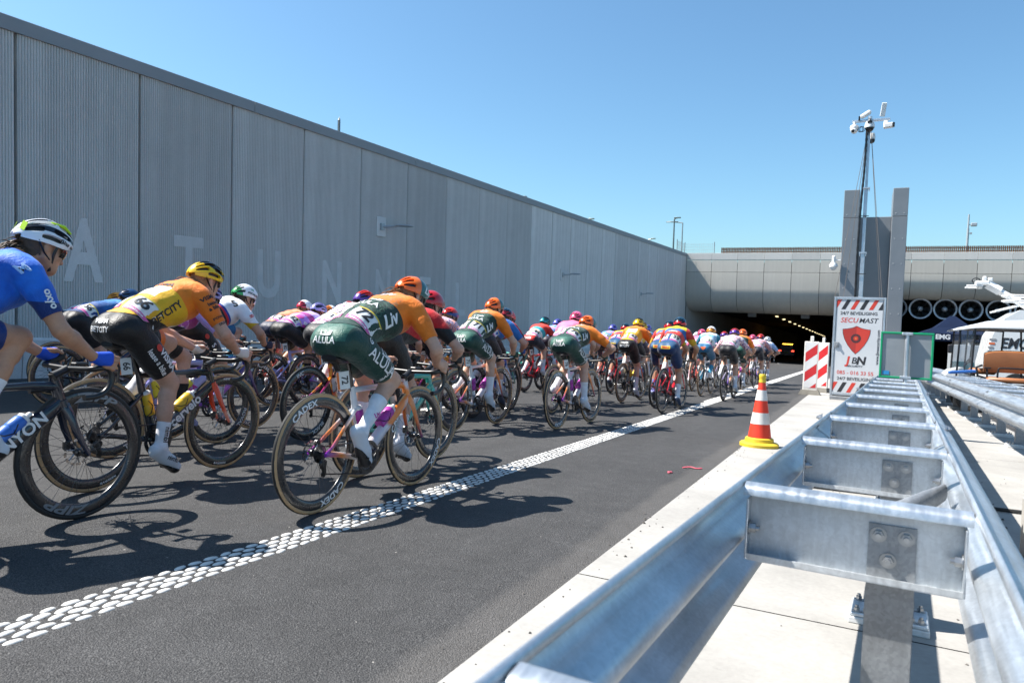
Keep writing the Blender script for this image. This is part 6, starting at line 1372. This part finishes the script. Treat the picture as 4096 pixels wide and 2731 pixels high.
cam_part('turret_camera', lambda m: (m.tube([(-.30, .05, 6.06), (-.30, .05, 5.98)], .03, 10), m.lathe([(0, 5.99), (.075, 5.98), (.088, 5.95), (.085, 5.91), (.07, 5.87)], 16, 'Z', (-.30, .05, 0)), m.sphere((-.30, .03, 5.87), .072, 14, 10)), M_CAMW); cam_part('lens', lambda m: m.sphere((-.325, -.025, 5.85), .036, 10, 8), M_BLACK)
cam_part('bullet_camera', lambda m: (m.box((.31, .1, 6.0), (.09, .1, .09), ch=.02), m.box((.36, .02, 5.92), (.19, .12, .10), Matrix.Rotation(-.1, 3, 'Y'), ch=.018)), M_CAMW); cam_part('lens', lambda m: m.box((.455, .0, 5.925), (.05, .10, .09), ch=.012), M_BLACK)
cam_part('floodlight', lambda m: m.box((-.09, .1, 6.22), (.24, .1, .09), Matrix.Rotation(-.55, 3, 'Y'), ch=.03), M_CAMW); cam_part('bracket_box', lambda m: m.box((-.21, .05, 6.13), (.035, .05, .09), ch=.008), M_BLACK)
cam_part('panel_antenna', lambda m: m.box((.25, .12, 6.30), (.10, .025, .29), Matrix.Rotation(.12, 3, 'Y') @ Matrix.Rotation(.25, 3, 'X'), ch=.01), M_CAMW)
cam_part('loose_cables', lambda m: [m.tube([(-.14 + .05 * cos(a * .5 + k) - .02 * k, -.02, 5.87 + .06 * sin(a * .5 + k)) for a in range(13)], .006, 5) for k in range(3)], M_BLACK)
bpy.data.objects.remove(hd)

# ---- green rimmed sign seen from behind
sg = empty('road_sign', road_mat(.50, 10.5, 0, 0)); tag(sg, 'square grey back of a green rimmed road sign on a post in the guard rail', 'road sign')
M_SGREY = plain('sign_back_grey', (.30, .32, .335), .45, .3, var=.04); M_SGRN = plain('sign_rim_green', (.0, .29, .125), .45, var=.04)
mb = MB(); mb.box((0, 0, 1.045), (.56, .006, .56)); obj('panel', mb.build('panel'), sg, M_SGREY)
for c_, d_ in (((0, -.004, 1.332), (.605, .03, .026)), ((0, -.004, .758), (.605, .03, .026)), ((-.2895, -.004, 1.045), (.026, .03, .548)), ((.2895, -.004, 1.045), (.026, .03, .548))):
    mb = MB(); mb.box(c_, d_, ch=.005); obj('rim', mb.build('rim'), sg, M_SGRN)
mb = MB(); mb.tube([(0, -.045, .30), (0, -.045, 1.345)], .025, 14); obj('post', mb.build('post', True, 40), sg, M_GALV)
for z in (1.325, .765): mb = MB(); mb.box((0, -.045, z), (.125, .06, .036), ch=.006); mb.tube([(-.045, -.08, z), (-.045, -.07, z)], .009, 6); mb.tube([(.045, -.08, z), (.045, -.07, z)], .009, 6); obj('clamp', mb.build('clamp', True, 30), sg, M_GALV)
mb = MB(); mb.box((-.225, -.006, .815), (.08, .004, .048)); obj('sticker', mb.build('sticker'), sg, plain('sticker_blue', (.04, .30, .62), .4))

# ---- bits on the ground
o = obj('concrete_block', MB().box((0, 0, .17), (.42, .55, .34), ch=.02).build('concrete_block'), None, M_CONC, road_mat(1.05, 4.4, .004, .15)); tag(o, 'pale concrete block at the photo edge behind the guard rail', 'block')
mb = MB(); q = smooth_path([(-.45, 5.9, .012), (.4, 5.96, .012), (1.1, 5.92, .012), (1.6, 6.1, .012), (2.6, 6.0, .012)], 2); mb.tube([RD(*p) + Vector((0, 0, .008)) for p in q], .013, 8); tag(obj('power_cable', mb.build('power_cable', True), mat=M_RUB), 'black cable lying across the pale pavement behind the guard rail', 'cable')
rnd = random.Random(5)
M_TAPE = plain('tape_pink', (.65, .12, .16), .5)
for k, (x, v, L, a) in enumerate(((-1.33, 6.1, .16, .3), (-1.36, 5.75, .06, 1.4))):
    mb = MB(); q = smooth_path([(0, 0, .003), (L * .4, .02, .012), (L * .7, -.01, .004), (L, .015, .006)], 1); mb.tube(q, .006, 5, sx=1.6); o = obj('tape_scrap', mb.build('tape_scrap', True), None, M_TAPE, road_mat(x, v, .002, a)); tag(o, ['longer pink scrap of tape on the asphalt by the pavement edge', 'tiny pink scrap of tape on the asphalt by the pavement edge'][k], 'litter')
mb = MB()
for k in range(420):
    x = rnd.uniform(-1.35, 1.9) if k % 3 else -1.1 + rnd.gauss(0, .06); v = rnd.uniform(1.2, 11); r_ = rnd.uniform(.002, .0055) * (2 if rnd.random() < .06 else 1); m = road_mat(x, v, .004 + r_ * .3, rnd.uniform(0, 6))
    mb.add([m @ Vector(p) for p in ((-r_, -r_, 0), (r_ * 1.3, -r_ * .6, 0), (r_, r_, 0), (-r_ * .7, r_ * 1.2, 0), (0, 0, r_))], [(0, 1, 4), (1, 2, 4), (2, 3, 4), (3, 0, 4)])
tag(obj('grit', mb.build('grit'), mat=plain('grit_grey', (.12, .11, .10), .9, var=.3, vscale=3)), kind='stuff')

# ---- golf cart
M_CART = plain('cart_white', (.80, .80, .79), .25, coat=.4, var=.02); M_SEAT = plain('seat_tan_leather', (.36, .135, .05), .45, var=.08, vscale=4); M_BLKM = plain('black_metal', (.022, .022, .025), .4, .2)
m_, nt_, b_ = new_mat('clear_screen'); b_.inputs['Base Color'].default_value = (.8, .82, .84, 1); b_.inputs['Roughness'].default_value = .03; b_.inputs['Alpha'].default_value = .14; M_SCREEN = m_
ct = empty('golf_cart', road_mat(1.58, 16.6, 0, 0)); tag(ct, 'white roofed golf cart with tan leather seats behind the second guard rail', 'golf cart')
def cp(nm, f, mat, sm=False, par=ct): mb = MB(); f(mb); return obj(nm, mb.build(nm, sm, 40), par, mat)
RT = ((.0, 1.60), (.14, 1.655), (.30, 1.70), (.45, 1.745), (.62, 1.80), (1.2, 1.84), (2.6, 1.85)); RB = ((.0, 1.585), (.14, 1.605), (.30, 1.635), (.45, 1.65), (.62, 1.655), (1.2, 1.66), (2.6, 1.66))
def roof_f(m):
    ys = ((.0, .10), (.02, .32), (.07, .58), (.16, .82), (.3, .96), (.6, 1.0), (.9, .96), (1.04, .82), (1.13, .58), (1.2, .1)); n = 7
    vs = [(x, y, zb + .012 + (zt - zb) * f) for y, f in ys for (x, zt), (_, zb) in zip(RT, RB)]; m.add(vs, [(j * n + i, j * n + i + 1, (j + 1) * n + i + 1, (j + 1) * n + i) for j in range(9) for i in range(n - 1)])
    m.add([(x, y, z) for y in (0, 1.2) for x, z in RB], [(i, i + 1, n + i + 1, n + i) for i in range(n - 1)])
    m.add([(x, 0, z) for x, z in RB] + [(x, 0, zb + .012 + (zt - zb) * .1) for (x, zt), (_, zb) in zip(RT, RB)], [(i, i + 1, n + i + 1, n + i) for i in range(n - 1)])
cp('roof', roof_f, M_CART, True)
cp('roof_lining', lambda m: m.box((1.4, .6, 1.645), (2.2, 1.1, .03)), plain('lining_grey', (.30, .28, .26), .8))
cp('front_cowl', lambda m: m.add([(x, y, z) for y in (.08, 1.12) for x, z in ((.05, .35), (-.12, .42), (-.15, .62), (.02, .80), (.22, .86), (.25, .35))], [tuple(range(6)), tuple(range(11, 5, -1))] + [(i, (i + 1) % 6, 6 + (i + 1) % 6, 6 + i) for i in range(6)]), M_CART)
cp('chassis', lambda m: m.box((1.3, .6, .36), (2.6, 1.0, .14), ch=.02), M_BLKM)
for y in (.05, 1.15):
    for a, b in (((.10, .62), (.13, 1.60)), ((.34, .62), (.38, 1.66)), ((1.35, .7), (1.30, 1.68)), ((2.3, .7), (2.25, 1.70))): cp('roof_post', lambda m: m.tube([(a[0], y, a[1]), (b[0], y, b[1])], .018, 8), M_BLKM, True)
cp('windscreen', lambda m: m.add([(.12, .08, .66), (.12, 1.12, .66), (.14, 1.12, 1.60), (.14, .08, 1.60)], [(0, 1, 2, 3)]), M_SCREEN); cp('side_screen', lambda m: m.add([(.14, .045, .64), (.36, .045, .64), (.39, .045, 1.62), (.15, .045, 1.58)], [(0, 1, 2, 3)]), M_SCREEN)
cp('rear_screen', lambda m: m.add([(.46, 1.16, .95), (.96, 1.16, .95), (.98, 1.16, 1.62), (.50, 1.16, 1.62)], [(0, 1, 2, 3)]), M_SCREEN); cp('screen_frame', lambda m: (m.tube([(.44, 1.15, .95), (.48, 1.15, 1.63), (1.0, 1.15, 1.63), (.98, 1.15, .95)], .02, 8)), M_BLKM, True)
def seat_back(m, x0, x1, y, z0, z1):
    n = 14; vs = []
    for i in range(n + 1):
        t = i / n; x = x0 + (x1 - x0) * t; top = z1 - .06 * (2 * t - 1) ** 4 - .05 * max(0, t - .55) ; 
        for dy, z in ((0, z0), (-.05, (z0 + top) / 2), (-.03, top - .03), (.03, top), (.10, top - .04), (.12, z0)): vs.append((x, y + dy, z))
    m.add(vs, [(i * 6 + k, i * 6 + (k + 1) % 6, (i + 1) * 6 + (k + 1) % 6, (i + 1) * 6 + k) for i in range(n) for k in range(6)] + [tuple(range(6)), tuple(n * 6 + k for k in range(5, -1, -1))])
cp('seat_back', lambda m: seat_back(m, .56, 1.62, .10, .80, 1.235), M_SEAT, True); cp('seat_cushion', lambda m: m.box((1.1, .05, .66), (1.02, .42, .10), ch=.035), M_SEAT, True)
cp('front_seat', lambda m: (m.box((.62, .8, .80), (.45, .5, .12), ch=.04), m.box((.78, .8, 1.02), (.12, .5, .40), ch=.04)), M_SEAT, True)
cp('arm_rest', lambda m: m.tube([(.58, -.02, .68), (.45, -.02, .72), (.42, -.02, .88), (.52, -.02, .93)], .022, 8), M_BLKM, True); cp('arm_rest', lambda m: (m.tube([(.60, -.06, .70), (.595, -.06, .86)], .016, 8), m.box((.60, -.06, .88), (.12, .06, .03), ch=.01)), M_BLKM); cp('foot_rest', lambda m: (m.box((.42, -.1, .70), (.12, .05, .025), ch=.008), m.box((.32, -.1, .73), (.11, .05, .022), ch=.008), m.tube([(.42, -.1, .69), (.40, -.1, .52)], .014, 6)), M_BLKM)
cp('grab_rail', lambda m: m.tube(smooth_path([(.76, -.12, .50), (.76, -.12, .86), (.80, -.12, .90), (1.6, -.12, .88), (2.3, -.12, .86)], 2), .017, 8), M_BLKM, True); cp('grab_rail', lambda m: m.tube([(.76, -.12, .58), (2.3, -.12, .55)], .015, 8), M_BLKM, True)
cp('steering_wheel', lambda m: m.tube([(.36 + .05 * sin(a / 12 * 2 * pi), .75 + .16 * cos(a / 12 * 2 * pi), .98 + .08 * sin(a / 12 * 2 * pi)) for a in range(12)], .013, 8, closed=True), M_BLKM, True); cp('mirror', lambda m: m.box((-.03, -.03, 1.22), (.10, .05, .17), ch=.03), M_BLKM); cp('rear_mirror', lambda m: m.box((.42, .5, 1.48), (.18, .05, .10), ch=.02), M_BLKM)
for x in (.35, 2.1):
    for y in (.1, 1.1):
        w_ = cp('wheel', lambda m: m.lathe([(.12, -.07), (.20, -.09), (.235, -.07), (.235, .07), (.20, .09), (.12, .07)], 20, 'Y', (x, y, .235)), M_RUB, True); cp('hub_cap', lambda m: m.lathe([(0, -.085), (.10, -.08), (.12, -.07)], 16, 'Y', (x, y, .235)), M_CART, True, w_)

# ---- navy tent, van, truck, boom
M_NAVY = plain('tent_navy', (.010, .018, .045), .95, 0, .1, var=.08, vscale=2)
tn = empty('canopy_tent', road_mat(3.75, 40, 0, .05)); tag(tn, 'navy blue pop up canopy tent in front of the jet fans', 'tent')
mb = MB(); w = 1.45; zt, ze = 3.0, 2.12
mb.add([(-w, -w, ze), (w, -w, ze), (w, w, ze), (-w, w, ze), (-.10, -.1, zt), (.1, -.1, zt), (.1, .1, zt), (-.1, .1, zt), (-.75, -.75, ze + .30), (.75, -.75, ze + .30), (.75, .75, ze + .30), (-.75, .75, ze + .30)], [(0, 1, 9, 8), (1, 2, 10, 9), (2, 3, 11, 10), (3, 0, 8, 11), (8, 9, 5, 4), (9, 10, 6, 5), (10, 11, 7, 6), (11, 8, 4, 7), (4, 5, 6, 7)]); obj('canopy', mb.build('canopy'), tn, M_NAVY)
mb = MB()
for (a, b) in (((-w, -w), (w, -w)), ((w, -w), (w, w)), ((w, w), (-w, w)), ((-w, w), (-w, -w))): mb.quad((a[0], a[1], ze), (b[0], b[1], ze), (b[0], b[1], ze - .34), (a[0], a[1], ze - .34))
vl = obj('valance', mb.build('valance'), tn, M_NAVY)
mb = MB(); text_on_plane(mb, 'EMG', (-.55, -w - .006, ze - .17), EX, EZ, .30, bold=.04); obj('valance_lettering', mb.build('valance_lettering'), vl, TW)
for x in (-w + .04, w - .04):
    for y in (-w + .04, w - .04): mb = MB(); mb.box((x, y, 1.06), (.05, .05, 2.12)); obj('leg', mb.build('leg'), tn, M_LAMPG)
vn = empty('white_van', road_mat(3.15, 24, 0, 0)); tag(vn, 'white outside broadcast van with dark letters behind the golf cart', 'van')
pv = [(.0, .35), (-.05, .9), (.10, 1.75), (.35, 2.2), (.7, 2.45), (4.2, 2.5), (4.2, .35)]
mb = MB(); n = len(pv); mb.add([(x, y, z) for y in (0, 2.1) for x, z in pv], [tuple(range(n)), tuple(range(2 * n - 1, n - 1, -1))] + [(i, (i + 1) % n, n + (i + 1) % n, n + i) for i in range(n)]); bd = obj('body', mb.build('body'), vn, M_CART)
mb = MB(); text_on_plane(mb, 'EMG', (.60, -.006, 1.50), EX, EZ, .40, bold=.03, shear=.25, width=.8); obj('body_lettering', mb.build('body_lettering'), bd, M_BLK2)
for k in range(6):
    mb = MB(); mb.box((.10 - .02 * k, -.006, 1.6 - .11 * k), (.16 - .018 * k, .004, .06)); obj('body_mark', mb.build('body_mark'), bd, plain('mark_grey', (.3, .3, .31), .5, var=0) if k != 1 else TO)
for x in (.7, 3.4):
    for y in (.08, 2.02): mb = MB(); mb.lathe([(.2, -.1), (.33, -.1), (.35, -.07), (.35, .07), (.33, .1), (.2, .1)], 20, 'Y', (x, y, .35)); obj('wheel', mb.build('wheel', True, 40), vn, M_RUB)
mb = MB(); mb.box((.35, 1.0, 1.75), (.02, 1.6, .55), Matrix.Rotation(.45, 3, 'Y')); obj('windscreen', mb.build('windscreen'), vn, M_BLACK)
for k in range(3): mb = MB(); mb.tube([(.15, .2 + .5 * k, 2.42), (1.2, .2 + .5 * k, 2.75), (2.2, .2 + .5 * k, 2.80)], .03, 6); obj('roof_rail', mb.build('roof_rail', True), vn, M_CART)
mb = MB(); mb.tube([(.75 + .42 * cos(a / 16 * 2 * pi), .5 + .42 * sin(a / 16 * 2 * pi), 2.86) for a in range(16)], .03, 6, closed=True); mb.tube([(.75 + .42 * cos(a / 16 * 2 * pi), .5 + .42 * sin(a / 16 * 2 * pi), 2.72) for a in range(16)], .025, 6, closed=True); obj('platform_ring', mb.build('platform_ring', True), vn, M_CART)
bo = empty('camera_boom', road_mat(2.85, 24, 0, 0)); tag(bo, 'white articulated boom arm reaching out above the van', 'boom')
cp('arm', lambda m: m.tube([(.30, .8, 3.20), (1.25, .8, 2.62), (2.2, .8, 2.1)], [.085, .10, .12], 4, up=(0, 0, 1)), M_CART, False, bo); cp('arm_cover', lambda m: m.tube([(.30, .8, 3.22), (.62, .8, 3.02)], .13, 4), M_CART, False, bo)
cp('head', lambda m: (m.box((.16, .8, 3.25), (.36, .22, .12), ch=.03), m.box((-.02, .74, 3.17), (.42, .07, .05), ch=.015), m.box((-.03, .9, 3.12), (.44, .07, .05), ch=.015), m.box((.22, .8, 3.38), (.10, .12, .14), ch=.02), m.box((.36, .8, 3.36), (.12, .12, .10), ch=.02)), M_CART, False, bo)
cp('hose_loop', lambda m: [m.tube([(.02 + .10 * cos(a * .5), .8 + .05 * k, 3.33 + .07 * sin(a * .5)) for a in range(14)], .010, 5) for k in range(3)], M_BLACK, True, bo)
tr = empty('box_truck', road_mat(4.9, 44, 0, 0)); tag(tr, 'box truck with a red stripe along its open loading body beside the tent', 'truck')
for c_, d_, mt, nm in (((1.35, 1.5, 2.22), (2.7, 3.0, .06), M_LAMPG, 'roof'), ((.03, 1.5, 1.4), (.06, 3.0, 1.6), M_LAMPG, 'side_wall'), ((2.67, 1.5, 1.4), (.06, 3.0, 1.6), M_LAMPG, 'side_wall'), ((1.35, 2.98, 1.4), (2.6, .06, 1.6), M_WHS, 'end_wall'), ((1.35, 1.5, .58), (2.7, 3.0, .08), M_LAMPG, 'floor_bed'), ((1.35, 0, 2.16), (2.7, .05, .09), M_REDS, 'marker_strip'), ((1.35, 0, .55), (2.7, .1, .14), M_GALVD, 'tail_bar'), ((1.1, .05, 1.4), (.08, .08, 1.6), M_WHS, 'door_post'), ((1.9, .4, .95), (1.2, .5, .55), M_WHS, 'load'), ((.6, .6, .9), (.5, .5, .5), M_LAMPG, 'load')):
    mb = MB(); mb.box(c_, d_, ch=.01); obj(nm, mb.build(nm), tr, mt)
for x in (.35, 2.35): mb = MB(); mb.lathe([(.2, -.15), (.42, -.15), (.45, -.1), (.45, .1), (.42, .15)], 20, 'Y', (x, 1.0, .45)); obj('wheel', mb.build('wheel', True, 40), tr, M_RUB)
tl = empty('panel_trailer', road_mat(3.1, 33, 0, 0)); tag(tl, 'grey sided trailer standing in the shade below the navy tent', 'trailer')
for c_, d_, mt, nm in (((.55, .5, 1.0), (1.1, 1.2, 1.1), M_LAMPG, 'box_body'), ((.55, -.11, .75), (1.0, .02, .3), plain('trailer_teal', (.05, .12, .14), .5), 'side_band'), ((.55, .5, .38), (1.2, 1.1, .12), M_BLKM, 'chassis'), ((1.35, .4, .62), (.5, .5, .10), M_GALVD, 'tail_lift'), ((1.38, .14, .50), (.22, .04, .09), M_REDS, 'tail_light')):
    mb = MB(); mb.box(c_, d_, ch=.012); obj(nm, mb.build(nm), tl, mt)
mb = MB(); mb.lathe([(.15, -.1), (.32, -.1), (.34, 0), (.32, .1)], 18, 'Y', (.75, .1, .34)); obj('wheel', mb.build('wheel', True, 40), tl, M_RUB)
bl = obj('plastic_board', MB().box((0, 0, 0), (.42, .12, .05), Matrix.Rotation(-.12, 3, 'Y'), ch=.01).build('plastic_board'), None, plain('plastic_blue', (.03, .13, .42), .4), road_mat(1.62, 15.2, .80, .1)); tag(bl, 'blue plastic board lying on the second guard rail beside the sign', 'board')
mb = MB()
# ---- red service car in the tunnel
car = empty('red_car', road_mat(-7.75, 86, 0, 0)); tag(car, 'red car with amber light bar driving inside the tunnel', 'car')
M_CARR = plain('car_red', (.16, .008, .012), .25, coat=.6, var=0); M_TAIL = plain('tail_lamp', (1, .06, .03), .4, emit=3.0, var=0); M_AMB = plain('amber_lamp', (1, .5, .05), .4, emit=2.5, var=0)
pc = [(-.9, .30), (-.92, .75), (-.80, .95), (-.68, 1.40), (-.5, 1.48), (.5, 1.48), (.68, 1.40), (.80, .95), (.92, .75), (.9, .30)]
mb = MB(); ns = len(pc); vs = []
for y, kz, kx in ((0, .93, .94), (.25, 1, 1), (2.2, 1, 1), (3.2, .68, .98), (4.2, .6, .92)): vs += [(x * kx, y, .3 + (z - .3) * kz) for x, z in pc]
mb.add(vs, [tuple(range(ns)), tuple(range(5 * ns - 1, 4 * ns - 1, -1))] + [(j * ns + i, j * ns + (i + 1) % ns, (j + 1) * ns + (i + 1) % ns, (j + 1) * ns + i) for j in range(4) for i in range(ns)]); obj('body', mb.build('body', True, 35), car, M_CARR)
mb = MB(); mb.quad((-.62, -.01, .95), (.62, -.01, .95), (.5, .03, 1.32), (-.5, .03, 1.32)); obj('rear_window', mb.build('rear_window'), car, M_BLACK)
for s in (-1, 1): mb = MB(); mb.box((s * .68, -.01, .80), (.28, .04, .11), ch=.015); obj('tail_light', mb.build('tail_light'), car, M_TAIL)
mb = MB(); mb.box((0, 1.2, 1.56), (1.1, .25, .11), ch=.03); obj('light_bar', mb.build('light_bar'), car, M_AMB); mb = MB(); mb.box((0, -.02, .62), (.5, .02, .11)); obj('number_plate', mb.build('number_plate'), car, M_YEL)
for x in (-.78, .78):
    for y in (.8, 3.4): mb = MB(); mb.lathe([(.2, -.1), (.31, -.1), (.32, 0), (.31, .1), (.2, .1)], 18, 'X', (x, y, .32)); obj('wheel', mb.build('wheel', True, 40), car, M_RUB)
